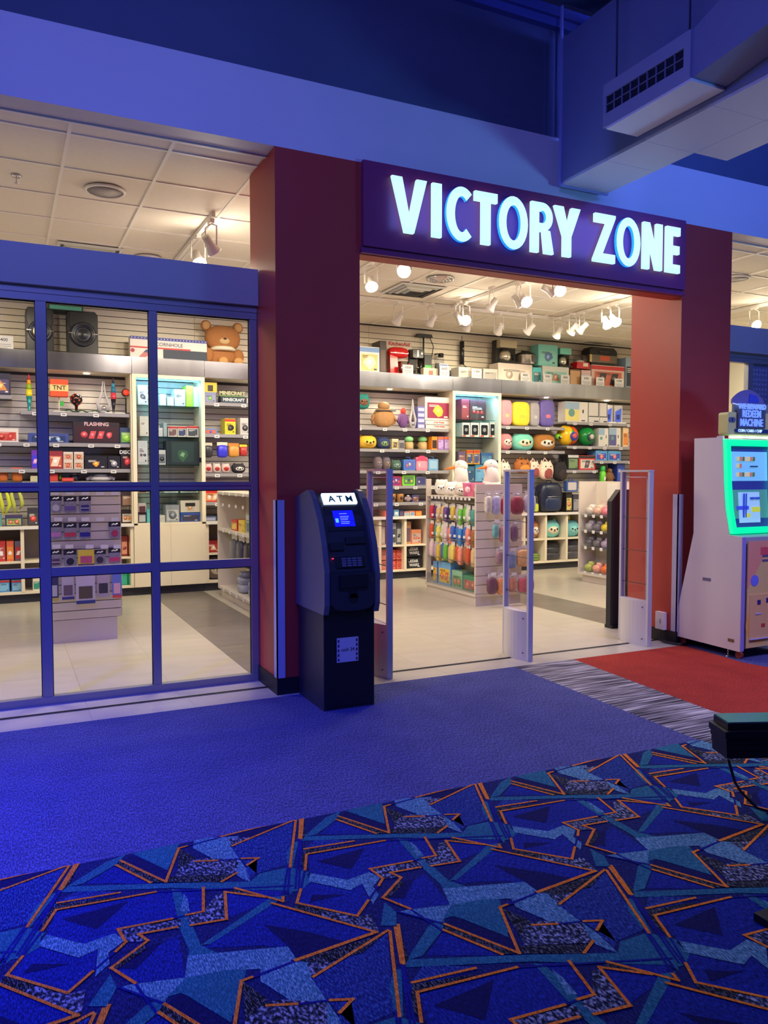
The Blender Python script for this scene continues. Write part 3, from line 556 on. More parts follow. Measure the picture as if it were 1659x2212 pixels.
# ---- redemption machine
MW = M((216, 208, 210), .45); NEON = M((10, 40, 30), .4, emit=1.15, ecol=(0, 255, 170)); X0, X1 = 5.16, 5.71
e = empty('redemption_machine', (5.435, 4.6, 0), 'tall white coin redeem kiosk with green glowing frame right of the red pillar', 'kiosk')
side = [(4.975, .075), (4.285, .065), (4.285, .965), (4.405, .975), (4.45, 1.18), (4.47, 1.38), (4.49, 1.76), (4.545, 1.76), (4.55, 1.748), (4.775, 1.75), (4.765, .97)]
wpart('side_panel', MB(MW).prism(side, 'x', X0, X0 + .02), e); wpart('side_panel', MB(MW).prism(side, 'x', X1 - .02, X1), e)
core = [(4.95, .09), (4.30, .08), (4.30, .96), (4.42, .975), (4.47, 1.18), (4.49, 1.38), (4.51, 1.74), (4.76, 1.74), (4.75, .97)]
wpart('core', MB(M((170, 165, 180), .5)).prism(core, 'x', X0 + .02, X1 - .02), e)
dv = wpart('front_door', MB(M((232, 200, 130), .5)).box(X0 + .06, X1 - .06, 4.279, 4.286, .09, .93), e, label='pastel yellow printed door'); wpart('front_frame', MB(M((150, 140, 220), .4)).box(X0, X0 + .035, 4.279, 4.286, .07, .965), e)
sw = MB(M((240, 160, 130), .5)); sw.prism([(X0 + .06, .55), (X0 + .20, .75), (X0 + .30, .93), (X0 + .06, .93)], 'y', 4.2782, 4.279); wpart('door_swirl', sw, e, dv)
wpart('door_swirl', MB(M((240, 185, 90), .5)).cyl(X0 + .20, 0, 4.2782, 4.279, .15, 24, axis='y', cz=.27), e, dv)
wpart('speaker_mesh', MB(M((120, 130, 240), .5)).cyl(X0 + .14, 0, 4.2765, 4.279, .045, 16, axis='y', cz=.62), e, dv)
wpart('notice', MB(M((230, 90, 100), .5)).box(X0 + .20, X0 + .38, 4.277, 4.279, .82, .88), e, dv)
for zz, ww in ((.80, .10), (.765, .13)): wpart('notice_line', MB(M((110, 90, 130), .5)).box(X0 + .22, X0 + .22 + ww, 4.277, 4.279, zz, zz + .018), e, dv)
cp = wpart('coin_panel', MB(M((236, 190, 130), .45)).box(X0 + .085, X0 + .42, 4.274, 4.279, .15, .51), e, dv)
for cx, cz in ((.17, .43), (.27, .44)): wpart('coin_button', MB(M((60, 40, 130), .4)).box(X0 + cx, X0 + cx + .035, 4.27, 4.274, cz, cz + .035), e, dv)
for cx, cz in ((.15, .35), (.30, .35)): wpart('coin_slot', MB(M((190, 190, 230), .3)).box(X0 + cx, X0 + cx + .07, 4.27, 4.274, cz, cz + .012), e, dv)
wpart('reject_slot', MB(M((210, 70, 60), .3)).box(X0 + .22, X0 + .26, 4.27, 4.274, .25, .275), e, dv); wpart('tray_lip', MB(M((190, 190, 240), .3)).box(X0 + .09, X0 + .41, 4.262, 4.274, .155, .162), e, dv)
nf = [(4.40, .985), (4.445, 1.18), (4.465, 1.38), (4.485, 1.73)]
def strip_x(x0, x1, off0, off1, pts, mat): return MB(mat).prism([(y - off1, z) for y, z in pts] + [(y - off0, z) for y, z in reversed(pts)], 'x', x0, x1)
wpart('light_frame', strip_x(X0, X0 + .045, 0, .035, nf, NEON), e, label='glowing green light frame'); wpart('light_frame', strip_x(X1 - .045, X1, 0, .035, nf, NEON), e)
wpart('light_frame', MB(NEON).box(X0 + .045, X1 - .045, 4.375, 4.42, .985, 1.03), e); wpart('light_frame', MB(NEON).box(X0 + .045, X1 - .045, 4.45, 4.485, 1.68, 1.73), e)
wpart('display_bezel', strip_x(X0 + .045, X1 - .045, 0, .012, [(4.44, 1.03), (4.455, 1.18), (4.475, 1.38), (4.487, 1.68)], M((70, 80, 160), .4)), e)
us = wpart('upper_screen', strip_x(X0 + .06, X1 - .06, .012, .016, [(4.4765, 1.40), (4.4875, 1.635)], M((120, 190, 225), .3, emit=.55)), e, label='lit upper screen')
for zz in (1.56, 1.505, 1.435):
    for k in range(7):
        if zz == 1.505 and k > 1: continue
        wpart('screen_picture', MB(M(((226, 200, 120), (190, 120, 110), (90, 110, 60), (220, 190, 160))[k % 4], .4, emit=.5)).box(X0 + .13 + k * .030, X0 + .154 + k * .030, 4.4565, 4.4585, zz, zz + .034), e, us)
wpart('screen_text', MB(M((40, 70, 120), .4)).box(X0 + .28, X0 + .37, 4.4565, 4.4585, 1.512, 1.522), e, us)
ls = wpart('lower_window', strip_x(X0 + .07, X1 - .07, .012, .016, [(4.4475, 1.055), (4.458, 1.19), (4.470, 1.33)], M((90, 170, 150), .3, emit=.25)), e, label='lit lower window')
wpart('window_card', strip_x(X0 + .14, X0 + .38, .016, .020, [(4.449, 1.065), (4.458, 1.19), (4.468, 1.31)], M((170, 215, 235), .4, emit=.4)), e, ls)
for a, b, z0, z1, c in ((.24, .27, 1.08, 1.30, (60, 90, 200)), (.28, .30, 1.08, 1.30, (60, 90, 200)), (.36, .42, 1.25, 1.27, (60, 90, 190)), (.44, .50, 1.25, 1.27, (60, 90, 190)), (.38, .51, 1.15, 1.19, (230, 235, 80)), (.30, .36, 1.09, 1.14, (230, 235, 80)), (.15, .33, 1.17, 1.20, (70, 90, 220))):
    wpart('card_print', MB(M(c, .4, emit=.35)).box(X0 + a * .74, X0 + b * .74, 4.432, 4.4345 + (z0 - 1.08) * .05, z0, z1), e, ls)
hb = wpart('header_box', MB(M((206, 204, 130), .45)).rbox(X0 - .005, X1 + .005, 4.44, 4.53, 1.765, 1.945, .02), e)
rp = wpart('name_board', MB(M((80, 84, 110), .5)).box(X0 + .09, X0 + .40, 4.42, 4.44, 1.82, 1.968), e, hb)
TX = M((150, 180, 255), .4, emit=.7, ecol=(110, 150, 255))
for s_, zz in (('REDEEM', 1.932), ('MACHINE', 1.862)): wpart('lettering', text_mb(s_, .082, X0 + .235, 4.416, zz, TX, .004, bold=.0015, sx=.72), e, hb)
wpart('subtitle_bar', MB(M((30, 50, 110), .5)).rbox(X0 + .07, X1 - .07, 4.428, 4.44, 1.785, 1.815, .012), e, hb); wpart('lettering', text_mb('COIN / CARD / CHIP', .030, X0 + .235, 4.427, 1.80, M((190, 225, 255), .4, emit=.9), .0008, bold=.0012), e, hb)
wpart('tube_light', MB(M((240, 250, 255), .3, emit=6)).box(X0 + .03, X1 - .03, 4.435, 4.45, 1.742, 1.757), e, hb)
for k in (0, 1): wpart('coin_emblem', MB(M((90, 96, 130), .4)).cyl(X0 + .025 + k * .030, 0, 4.434, 4.44, .021, 14, axis='y', cz=1.885), e, hb)
cr = [(X0 + .06 + .36 * t, 2.015 + .085 * math.sin(PI * t) ** .8) for t in [k / 16 for k in range(17)]] + [(X0 + .42, 1.985), (X0 + .33, 1.972), (X0 + .24, 1.968), (X0 + .15, 1.972), (X0 + .06, 1.985)]
cr2 = [(x, z + .03) for x, z in cr]
wpart('neck_board', MB(M((120, 130, 120), .5)).box(X0 + .07, X1 - .06, 4.452, 4.468, 1.90, 2.02), e)
cw = wpart('crown_board', MB(M((110, 100, 150), .5)).prism(cr2, 'y', 4.455, 4.47), e)
wpart('crown_rim', MB(M((190, 200, 255), .4, emit=.6)).tube([(x, 4.45, z) for x, z in cr2[17:]], .005), e, cw); wpart('crown_panel', MB(M((60, 70, 180), .5)).prism([(X0 + .24, 2.03), (X0 + .36, 2.03), (X0 + .34, 2.08), (X0 + .25, 2.10)], 'y', 4.45, 4.455), e, cw)
wpart('lettering', text_mb('WE REWARD', .055, X0 + .24, 4.415, 1.99, TX, .003, bold=.003, sx=.95), e, cw)
wpart('vent_slot', MB(M((110, 100, 140), .4)).box(X0 - .003, X0, 4.58, 4.66, .585, .61), e); wpart('maker_label', MB(M((120, 90, 60), .5)).box(X0 - .002, X0, 4.34, 4.40, .13, .155), e, label='small printed maker label')
for yy in (4.33, 4.90):
    for xx in (X0 + .05, X1 - .05): 
        wpart('caster', MB(M((150, 60, 50), .4)).cyl(0, yy, xx - .012, xx + .012, .030, 14, axis='x', cz=.031), e); wpart('caster_fork', MB(CHROME).box(xx - .018, xx + .018, yy - .02, yy + .02, .058, .08), e)
wpart('levelling_foot', MB(CHROME).cyl(X0 + .03, 4.42, 0, .008, .022, 12).cyl(X0 + .03, 4.42, .008, .07, .006, 8), e)
# ---- black ribbed unit at the right edge
c = Vector((2.50, 2.17, 0)); ang = -YAW + 0.06
e = empty('ribbed_seat', (2.555, 2.175, 0), 'black ribbed game seat end at the right edge of the picture above the carpet', 'seat', rz=ang)
for k, (z0, z1, ov) in enumerate(((.440, .465, 0), (.412, .438, -.02), (.386, .410, -.012), (.358, .384, -.008), (.325, .356, -.004))):
    part('seat_layer', MB(M((18, 18, 26), .4)).box(ov + .01, .72, ov + .01, .13, z0, z1), e)
part('seat_top', MB(M((70, 120, 110), .25)).box(0.012, .72, .012, .13, .465, .470), e, 'smooth green grey top plate')
part('leg', MB(BLACK).box(.40, .64, .03, .12, 0.004, .325), e)
g = MB(BLACK); a = atZ(1573, 1640, .33); b = atZ(1600, 1710, .12); c2 = atZ(1659, 1752, .01)
g.tube([tuple(a), tuple(a.lerp(b, .5) + Vector((-.01, -.01, -.02))), tuple(b), tuple(b.lerp(c2, .6) + Vector((0, 0, -.02))), tuple(c2), (c2.x + .4, c2.y + .05, .010)], .006); solo('seat_cable', g, 'thin black cable dropping from the ribbed seat to the patterned carpet', 'cable')
g = MB(M((16, 18, 26), .5)); p = atZ(1645, 2000, 0); g.box(p.x, p.x + .5, p.y - .05, p.y + .03, .003, .028); solo('floor_foot', g, 'small black metal foot on the patterned carpet at the right edge', 'foot')
# ================================================================== ceiling fittings
TRK = M((236, 232, 224), .4)
def track(nm, x0, x1, y0, y1, lbl): return solo('lighting_track', MB(TRK).box(x0, x1, y0, y1, 3.505, CZ - .004), lbl, 'lighting track', 'white lighting tracks')
track('a', 1.545, 1.575, 6.35, 8.50, 'white lighting track behind the top of the left storefront'); track('b', 3.30, 3.33, 6.1, 8.52, 'white lighting track seen at the left edge of the opening')
track('c', 5.04, 5.07, 6.2, 8.52, 'white lighting track running front to back in the middle of the opening'); track('d', 6.70, 6.73, 6.2, 8.52, 'white lighting track front to back near the right side of the opening')
track('e', 1.0, 9.6, 8.53, 8.56, 'long white lighting track parallel to the back shelves'); track('f', 8.40, 8.43, 6.0, 8.52, 'white lighting track seen right of the right red pillar')
nsp = [0]
def spot(px, py, aim, lit, lbl, trk=None, power=None, zc=3.3):
    c = atZ(px, py, zc); d = Vector(aim).normalized()
    if trk is not None:
        if trk[0] == 'x': c.x = trk[1]
        else: c.y = trk[1]
    r = empty('track_spotlight', (c.x, c.y, 3.505), lbl, 'spotlight', 'spotlights on the ceiling tracks')
    part('track_adapter', MB(TRK).box(-.018, .018, -.045, .045, -.028, 0), r)
    side = Vector((d.y, -d.x, 0)).normalized() * .062; z = zc - 3.505
    y1 = MB(TRK); y1.tube([(0, 0, -.025), (side.x, side.y, -.05), (side.x, side.y, z)], .007, 6)
    y2 = MB(TRK); y2.tube([(0, 0, -.025), (-side.x, -side.y, -.05), (-side.x, -side.y, z)], .007, 6)
    part('yoke_arm', y1, r); part('yoke_arm', y2, r)
    q = d.to_track_quat('Z', 'Y').to_matrix().to_4x4(); q.translation = Vector((0, 0, z))
    h = MB(M((205, 200, 196), .4)); h.T = q; h.lathe([(.030, -.09), (.034, -.02), (.060, .045), (.062, .055)], n=16)
    hs = part('lamp_housing', h, r)
    b = MB(BULB if lit else M((150, 150, 160), .3, emit=.6, ecol=(255, 235, 200))); b.T = q; b.lathe([(.001, .062), (.035, .060), (.056, .054)], n=16); part('lamp_face', b, hs)
    if lit:
        l = bpy.data.lights.new('bulb_spill', 'POINT'); l.energy = 7; l.color = (1.0, 0.86, 0.68); l.shadow_soft_size = .04
        o = bpy.data.objects.new('bulb_spill', l); COL.objects.link(o); o.location = Vector((c.x, c.y, zc)) + d * .13
    l = bpy.data.lights.new('spot_beam', 'SPOT'); l.energy = power or 26; l.color = (1.0, 0.86, 0.60); l.spot_size = math.radians(105); l.spot_blend = .8; l.shadow_soft_size = .05
    o = bpy.data.objects.new('spot_beam', l); COL.objects.link(o); o.location = Vector((c.x, c.y, zc)) + d * .085
    o.rotation_euler = d.to_track_quat('-Z', 'Y').to_euler()
BK = (0, 1, -.75); FRT = (-.25, -1, -.9)
spot(802, 613, (-.3, -.9, -1.0), True, 'lit white spotlight hanging at the left end of the opening', power=30)
spot(873, 583, (-.5, -.9, -.5), True, 'round lit spotlight just below the sign near its left end', power=22)
spot(1004, 690, (-.3, -1, -.45), True, 'brightly lit spotlight facing out, beside the robot-arm shaped stand')
spot(992, 688, (.9, .2, -.8), False, 'unlit looking spotlight twisted sideways beside the bright one', power=20)
spot(1010, 704, BK, False, 'grey backed spotlight low behind the bright middle one')
spot(1062, 660, (-.5, .7, -1.1), False, 'spotlight with square snoot pointing down in the middle track'); spot(1120, 652, (.8, -.2, -.9), True, 'left one of the lit pair in the middle of the opening', power=24)
spot(1134, 648, (-.2, -1, -.7), True, 'right one of the lit pair in the middle of the opening', power=24)
spot(1188, 628, (.9, -.4, -.5), True, 'left one of the lit pair just under the sign', power=20); spot(1206, 626, (-.3, -1, -.4), True, 'right one of the lit pair just under the sign', power=20)
spot(1310, 697, (-.2, -.8, -1.0), True, 'left one of the lit pair by the right pillar'); spot(1328, 692, (-.1, -.9, -.8), True, 'right one of the lit pair by the right pillar')
for i, (px, py, nm) in enumerate(((860, 690, 'first from the left'), (932, 693, 'second from the left, seen edge on'), (1078, 712, 'third from the left'), (1143, 712, 'fourth from the left'), (1205, 720, 'fifth from the left, hanging lowest'), (1237, 712, 'sixth from the left'), (1257, 710, 'rightmost'))):
    spot(px, py, (random.uniform(-.4, .4), 1, -.8), False, 'wall-facing spotlight on the back track, ' + nm, power=30)
spot(428, 560, (.1, -1, -1.3), True, 'lit spotlight above the left storefront header', power=26); spot(456, 532, (.8, .5, -.9), True, 'spotlight with barn flap above the left storefront header', power=26)
spot(1629, 700, (-.3, -1, -.5), True, 'lit spotlight above the window header right of the red pillar', power=26)
for i, (x, y) in enumerate(((1.56, 7.4), (1.56, 8.1), (0.2, 8.54), (-0.9, 8.54), (1.9, 8.54), (2.6, 8.54), (3.32, 7.9))):
    l = bpy.data.lights.new('spot_beam', 'SPOT'); l.energy = 32; l.color = (1, .84, .64); l.spot_size = math.radians(100); l.spot_blend = .8; l.shadow_soft_size = .05
    o = bpy.data.objects.new('spot_beam', l); COL.objects.link(o); o.location = (x, y, 3.3); o.rotation_euler = Vector((0, 1, -.8)).to_track_quat('-Z', 'Y').to_euler()
def vent(px, py, lbl):
    c = atZ(px, py, CZ); r = empty('air_diffuser', (c.x, c.y, CZ - .004), lbl, 'air vent')
    for k in range(4):
        s, t = .285 - k * .06, .235 - k * .06; m = MB(STEEL if k % 2 else M((210, 210, 205), .4)); z0 = -.008 - .006 * k
        for a in range(4):
            q = Matrix.Rotation(a * PI / 2, 4, 'Z'); m.T = q; m.add([(-s, -s, z0 + .006), (s, -s, z0 + .006), (t + .02, -t - .02, z0 - .008), (-t - .02, -t - .02, z0 - .008)], [(0, 1, 2, 3)])
        part('diffuser_ring', m, r)
    part('centre_plate', MB(M((90, 90, 92), .6)).box(-.27, .27, -.27, .27, -.006, -.004), r)
vent(190, 545, 'square four-way ceiling air vent behind the left header'); vent(893, 626, 'square four-way ceiling air vent near the left end of the opening')
c = atZ(227, 410, CZ); r = empty('ceiling_speaker', (c.x, c.y, CZ - .01), 'round flush ceiling speaker above the left storefront', 'speaker'); part('rim', MB(WHITE).lathe([(.145, .006), (.145, -.004), (.128, -.010), (.126, 0)], n=28), r); part('grille', MB(M((170, 165, 165), .6)).lathe([(.001, -.006), (.127, -.004)], n=28), r)
c = atZ(1590, 600, CZ); r = empty('ceiling_speaker', (c.x, c.y, CZ - .01), 'round flush ceiling speaker right of the right red pillar', 'speaker'); part('rim', MB(WHITE).lathe([(.145, .006), (.145, -.004), (.128, -.010), (.126, 0)], n=28), r); part('grille', MB(M((170, 165, 165), .6)).lathe([(.001, -.006), (.127, -.004)], n=28), r)
c = atZ(35, 379, CZ); r = empty('sprinkler_head', (c.x, c.y, CZ - .002), 'small chrome sprinkler head in the ceiling near the left edge', 'sprinkler'); part('escutcheon', MB(CHROME).lathe([(.035, 0), (.028, -.010), (.008, -.012)], n=16), r); part('deflector', MB(CHROME).cyl(0, 0, -.052, -.049, .016, 10).cyl(0, 0, -.05, -.01, .004, 6), r)
c = atZ(951, 601, CZ); r = empty('round_diffuser', (c.x, c.y, CZ - .004), 'round ringed chrome ceiling diffuser under the sign', 'air vent')
for k in range(4): part('diffuser_ring', MB(CHROME).lathe([(.15 - k * .035, 0), (.15 - k * .035, -.012 - k * .006), (.13 - k * .035, -.02 - k * .006), (.125 - k * .035, -.002)], n=24), r)
c = atZ(320, 556, CZ); r = empty('round_fixture', (c.x, c.y, CZ - .004), 'round white ceiling fixture with a red mark behind the left header', 'detector'); part('rim', MB(WHITE).lathe([(.13, 0), (.12, -.03), (.001, -.035)], n=24), r); part('red_mark', MB(M((230, 110, 100), .5)).box(-.05, .05, -.01, .01, -.0375, -.034), r)
# ================================================================== shop fixtures
FR, BK_, YI = 9.80, 10.17, 9.84       # shelf front, slat wall face, front of goods
wb = bpy.data.objects['wall_back']
def boards(x0, x1, z0, z1, mat, y=BK_):
    k = 0; z = z0; me = MB(mat).box(0, x1 - x0 - .003, 0, .018, .006, .0735).mesh('slat_board')
    while z + .0735 <= z1 + .002:
        link('slat_board', me, wb, (x0, y, z)); z += .0762
for a, b in ((-2.6, -.2), (-.2, 2.24), (2.24, 4.68), (4.68, 7.12), (7.12, 10.1)): boards(a, b, 2.835, 3.45, SLAT); spart('top_strip', MB(SLAT).box(a, b - .002, BK_, .018 + BK_, 3.45, 3.545), wb)
SLAT_SHADED = M((206, 200, 196), .45, noise=.03, scale=2, rnd=.02)  # cream boards greyed, shade of the shelf zone put into the colour
for a, b in ((-2.6, -.6), (-.6, 1.43), (1.43, 2.245), (2.245, 4.03), (4.03, 5.82), (5.82, 6.585), (6.585, 8.1), (8.1, 9.7)): boards(a, b, .86, 2.64, SLAT_SHADED)
FASC = M((118, 118, 126), .24, .9, noise=.16, scale=2.2, aniso=(3, 1, .05))  # stretched noise paints vertical streaks of sheen on the brushed metal
LEDB = M((150, 220, 255), .4, emit=5, ecol=(90, 200, 255))
def bay(x0, x1, lbl, shelves, divs, kind='open', mids=(.473,)):
    e = empty('display_bay', ((x0 + x1) / 2, 10.0, 0), lbl, 'display shelving')
    n = max(1, round((x1 - x0) / 1.8)); s = (x1 - x0) / n
    for i in range(n): wpart('fascia_panel', MB(FASC).box(x0 + i * s + .001, x0 + (i + 1) * s - .001, 9.73, 9.745, 2.643, 2.843), e)
    wpart('top_deck', MB(CREAM).box(x0, x1, 9.745, 10.169, 2.80, 2.83), e); wpart('soffit_board', MB(CREAM).box(x0, x1, 9.745, 10.169, 2.645, 2.66), e)
    wpart('kick_board', MB(M((38, 40, 50), .5)).box(x0, x1, 9.80, 10.169, 0, .10), e)
    if kind == 'open':
        wpart('counter_top', MB(CREAM).box(x0, x1, 9.73, 10.169, .843, .868), e); wpart('base_shelf', MB(CREAM).box(x0, x1, 9.76, 10.169, .10, .125), e)
        wpart('cubby_back', MB(M((150, 140, 138), .6)).box(x0, x1, 10.155, 10.168, .125, .843), e)
        wpart('price_rail', MB(TAG).box(x0, x1, 9.724, 9.73, .835, .865), e)
        for z in mids: wpart('cubby_shelf', MB(CREAM).box(x0, x1, 9.76, 10.169, z - .022, z), e)
        for x in divs: wpart('cubby_divider', MB(CREAM).box(x - .018, x + .018, 9.755, 10.168, .125, .843), e)
    for (a, b, z) in shelves:
        if kind == 'open':
            q = wpart('shelf', MB(SHELFM).box(a, b, FR, 10.168, z - .022, z).box(a, b, FR - .006, FR, z - .042, z - .001), e)
            xx = a + .12
            while xx < b - .08:
                wpart('price_tag', MB(TAG).box(xx, xx + .062, FR - .012, FR - .007, z - .05, z - .015), e, q)
                wpart('price_text', MB(M((120, 120, 125), .6)).box(xx + .012, xx + .05, FR - .0128, FR - .012, z - .038, z - .026), e, q); xx += .27 + .13 * random.random()
        else: wpart('glass_shelf', MB(SHELFGL).box(x0 + .06, x1 - .06, FR, 10.168, z - .010, z), e)
    return e
def uprights(e, xs):
    for a, b in xs: wpart('upright', MB(CREAM).box(a, b, 9.75, 10.168, .868, 2.643), e)
b1 = bay(-2.6, 1.40, 'open wall shelving bay behind the left storefront, with lava lamps and a TNT lamp', [(-2.5, .12, 2.338), (.20, 1.38, 2.172), (-2.5, 1.38, 1.817), (-2.5, 1.38, 1.518), (.2, 1.38, 1.375)], [-1.8, -1.0, -.21, .19, .59, .99, 1.38])
uprights(b1, ((1.385, 1.40),))
b2 = bay(2.262, 5.79, 'long open wall shelving bay with toy bags, mugs and boxed games', [(2.27, 3.4, 2.351), (2.27, 3.4, 1.958), (2.27, 3.4, 1.47), (2.27, 3.4, 1.11), (3.5, 5.77, 2.103), (3.5, 5.77, 1.807), (3.5, 5.77, 1.511), (3.5, 5.77, 1.298), (3.5, 5.77, 1.067)], [2.28, 2.66, 3.06, 3.46, 3.86, 4.26, 4.66, 5.05, 5.41, 5.77])
b3 = bay(6.62, 9.7, 'open wall shelving bay with plush pillows and toys right of the rear glass case', [(6.63, 7.84, 2.178), (6.63, 7.84, 1.815), (7.88, 9.6, 2.272), (7.88, 9.6, 1.90), (8.42, 9.6, 1.675), (7.88, 8.5, 1.526), (8.5, 9.6, 1.32)], [6.64, 7.07, 7.47, 7.87, 8.27, 8.67, 9.07])
def showcase(x0, x1, lbl, shelves):
    e = bay(x0, x1, lbl, [(0, 0, z) for z in shelves], [], 'glass')
    e['category'] = 'glass display case'
    for a, b in ((x0, x0 + .045), (x1 - .045, x1)): wpart('upright', MB(CREAM).box(a, b, 9.73, 10.168, .868, 2.643), e)
    wpart('head_rail', MB(CREAM).box(x0 + .045, x1 - .045, 9.73, 9.76, 2.60, 2.643), e); wpart('case_floor', MB(CREAM).box(x0 + .045, x1 - .045, 9.74, 10.168, .845, .868), e)
    xm = (x0 + x1) / 2
    wpart('glass_door', MB(GLASS).box(x0 + .046, xm + .02, 9.742, 9.745, .87, 2.60), e); wpart('glass_door', MB(GLASS).box(xm - .02, x1 - .046, 9.749, 9.752, .87, 2.60), e)
    wpart('door_lock', MB(CHROME).cyl(0, xm, 0, 0, .001, 3) if False else MB(CHROME).box(x1 - .075, x1 - .05, 9.732, 9.742, 1.60, 1.66), e)
    wpart('base_door', MB(CREAM).box(x0 + .002, xm - .001, 9.735, 9.75, .105, .843), e); wpart('base_door', MB(CREAM).box(xm + .001, x1 - .002, 9.735, 9.75, .105, .843), e)
    wpart('base_box', MB(CREAM).box(x0, x1, 9.75, 10.168, .10, .845), e)
    wpart('light_strip', MB(LEDB).box(x0 + .06, x1 - .06, 9.79, 9.81, 2.585, 2.60), e, label='glowing pale blue light strip')
    l = bpy.data.lights.new('case_light', 'AREA'); l.shape = 'RECTANGLE'; l.size = x1 - x0 - .15; l.size_y = .05; l.energy = 5; l.color = (.28, .72, 1.0)
    o = bpy.data.objects.new('case_light', l); COL.objects.link(o); o.location = (xm, 9.80, 2.58); o.rotation_euler = (math.radians(25), 0, 0)
    return e
s1 = showcase(1.402, 2.260, 'glass display case with pale blue light behind the left storefront', [2.288, 1.913, 1.571, 1.228])
s2 = showcase(5.792, 6.618, 'glass display case with pale blue light near the middle of the opening', [2.248, 2.0, 1.602, 1.35])
s2.children[0]; 
for px, pz in ((.92, 2.64), (-.6, 2.64), (3.1, 2.64), (4.9, 2.64), (7.6, 2.64), (8.8, 2.64)):
    l = bpy.data.lights.new('puck_light', 'SPOT'); l.energy = 9; l.color = (1, .85, .62); l.spot_size = 2.3; l.spot_blend = 1; l.shadow_soft_size = .04
    o = bpy.data.objects.new('puck_light', l); COL.objects.link(o); o.location = (px, 9.95, 2.62)
    solo('puck_light', MB(BULB).cyl(px, 9.95, 2.636, 2.644, .035, 12), 'small round puck light under the metal fascia above %s' % {.92: 'the TNT lamp', -.6: 'the far left shelves', 3.1: 'the shelves behind the left pillar', 4.9: 'the brown plush backpack', 7.6: 'the purple bagged pillow', 8.8: 'the tablet boxes'}[px], 'puck light')

# ================================================================== goods builders: f(w, h, d, col, acc, opt) -> parts, front faces -y
PR = random.Random(11)
def k_box(w, h, d, c, a, o):
    f = -d / 2; P = []
    P.append(('carton', MB(M(c, .45)).box(-w / 2, w / 2, f, d / 2, 0, h)))
    m = o.get('m', .09); P.append(('front_print', MB(M(a, .4)).box(-w / 2 + w * m, w / 2 - w * m, f - .0015, f, h * .1, h * o.get('t', .72))))
    if 'c3' in o:
        sub = []; q = M(o['c3'], .4); n = o.get('n', 1)
        for i in range(n):
            cx = (-.5 + (i + .5) / n) * w * .72
            R = min(w / n * .34, h * .26); sh = PR.randrange(5); cz = h * .40
            if sh == 0: pm = MB(q).lathe([(.001, -.003), (R * .9, -.0028), (R * .9, -.0012)], cx, f, 12, axis='y', cz=cz)
            else:
                if sh == 1: pts = [(-R, -R), (R * .4, -R), (R, R), (-R * .4, R)]
                elif sh == 2: pts = [(-R, -R * .7), (R, -R * .7), (R * .6, R * .1), (0, R), (-R * .7, R * .3)]
                else: pts = [((rr := R * (.65 + .45 * PR.random())) * math.cos(t * PI / 4), rr * math.sin(t * PI / 4)) for t in range(8)]
                pm = MB(q).prism([(cx + a_, cz + b_) for a_, b_ in pts], 'y', f - .003, f - .0012)
            P.append(('printed_picture', pm))
            hi = tuple(min(255, v + 70) for v in o['c3']); P.append(('picture_highlight', MB(M(hi, .4)).prism([(cx - R * .45, cz), (cx + R * .1, cz - R * .3), (cx + R * .35, cz + R * .35), (cx - R * .1, cz + R * .5)], 'y', f - .0036, f - .003)))
    lc = (236, 232, 226) if sum(a) < 380 else (70, 64, 76)
    if w > .09 and h > .09 and 'm' not in o:
        x_ = -w * .34
        for k in range(PR.randrange(2, 4)):
            ww = w * (.25 + .35 * PR.random()); P.append(('text_line', MB(M(lc, .5)).box(x_, x_ + ww, f - .0025, f - .0015, h * (.64 - .055 * k), h * (.665 - .055 * k))))
        P.append(('side_mark', MB(M(lc, .5)).box(w * .22, w * .36, f - .0025, f - .0015, h * .13, h * .19)))
    if 'band' in o: P.append(('colour_band', MB(M(o['band'], .4)).box(-w / 2, w / 2, f - .002, f, h * .80, h * .97)))
    if 'txt' in o:
        ts = o.get('ts', h * .22); P.append(('lettering', text_mb(o['txt'], ts, 0, f - .003, h * o.get('tz', .88), M(o.get('tc', (40, 40, 50)), .5), .0006, bold=ts * .03)))
    return P
def k_card(w, h, d, c, a, o):
    P = [('card', MB(TAG).box(-w / 2, w / 2, -.002, .002, 0, h)), ('stand', MB(TAG).box(-w / 2, w / 2, 0, .05, 0, .003)),
         ('number', text_mb(o.get('txt', '10500'), h * .30, 0, -.0028, h * .74, M((70, 70, 80), .6), .0004, bold=.0006))]
    for k, ww in enumerate((.8, .8, .5)): P.append(('text_line', MB(M((150, 150, 155), .6)).box(-w * ww / 2, w * ww / 2, -.0026, -.002, h * (.42 - k * .12), h * (.46 - k * .12))))
    return P
def k_plush(w, h, d, c, a, o):
    b = M(c, .9, noise=.06, scale=30); mz = M(a, .9); r = min(w, h) / 2; f = -d / 2
    P = [('body', MB(b).ell((0, 0, h * .47), (w / 2, d / 2, h * .47), p=.72, n=16, m=10))]
    er = r * .26
    for s in (-1, 1):
        P.append(('ear', MB(b).ell((s * w * .30, 0, h * .87), (er, er * .5, er * o.get('ear', 1.0)))))
        if o.get('iear'): P.append(('inner_ear', MB(M(o['iear'], .9)).ell((s * w * .30, -er * .35, h * .92), (er * .65, er * .3, er * .65))))
    P.append(('face_patch', MB(mz).ell((0, f * .80, h * .42), (w * .33, d * .20, h * .22))))
    for s in (-1, 1): P.append(('eye', MB(M((18, 16, 20), .25)).ell((s * w * .17, f * 1.12, h * .47), (w * .055, d * .06, w * .055), n=8, m=6)))
    P.append(('nose', MB(M((40, 28, 30), .4)).ell((0, f * 1.20, h * .43), (w * .055, d * .05, w * .035), n=8, m=6)))
    P.append(('mouth', MB(M((90, 50, 50), .6)).tube([(-w * .06, f * 1.17, h * .37), (0, f * 1.17, h * .35), (w * .06, f * 1.17, h * .37)], .004, 5)))
    return P
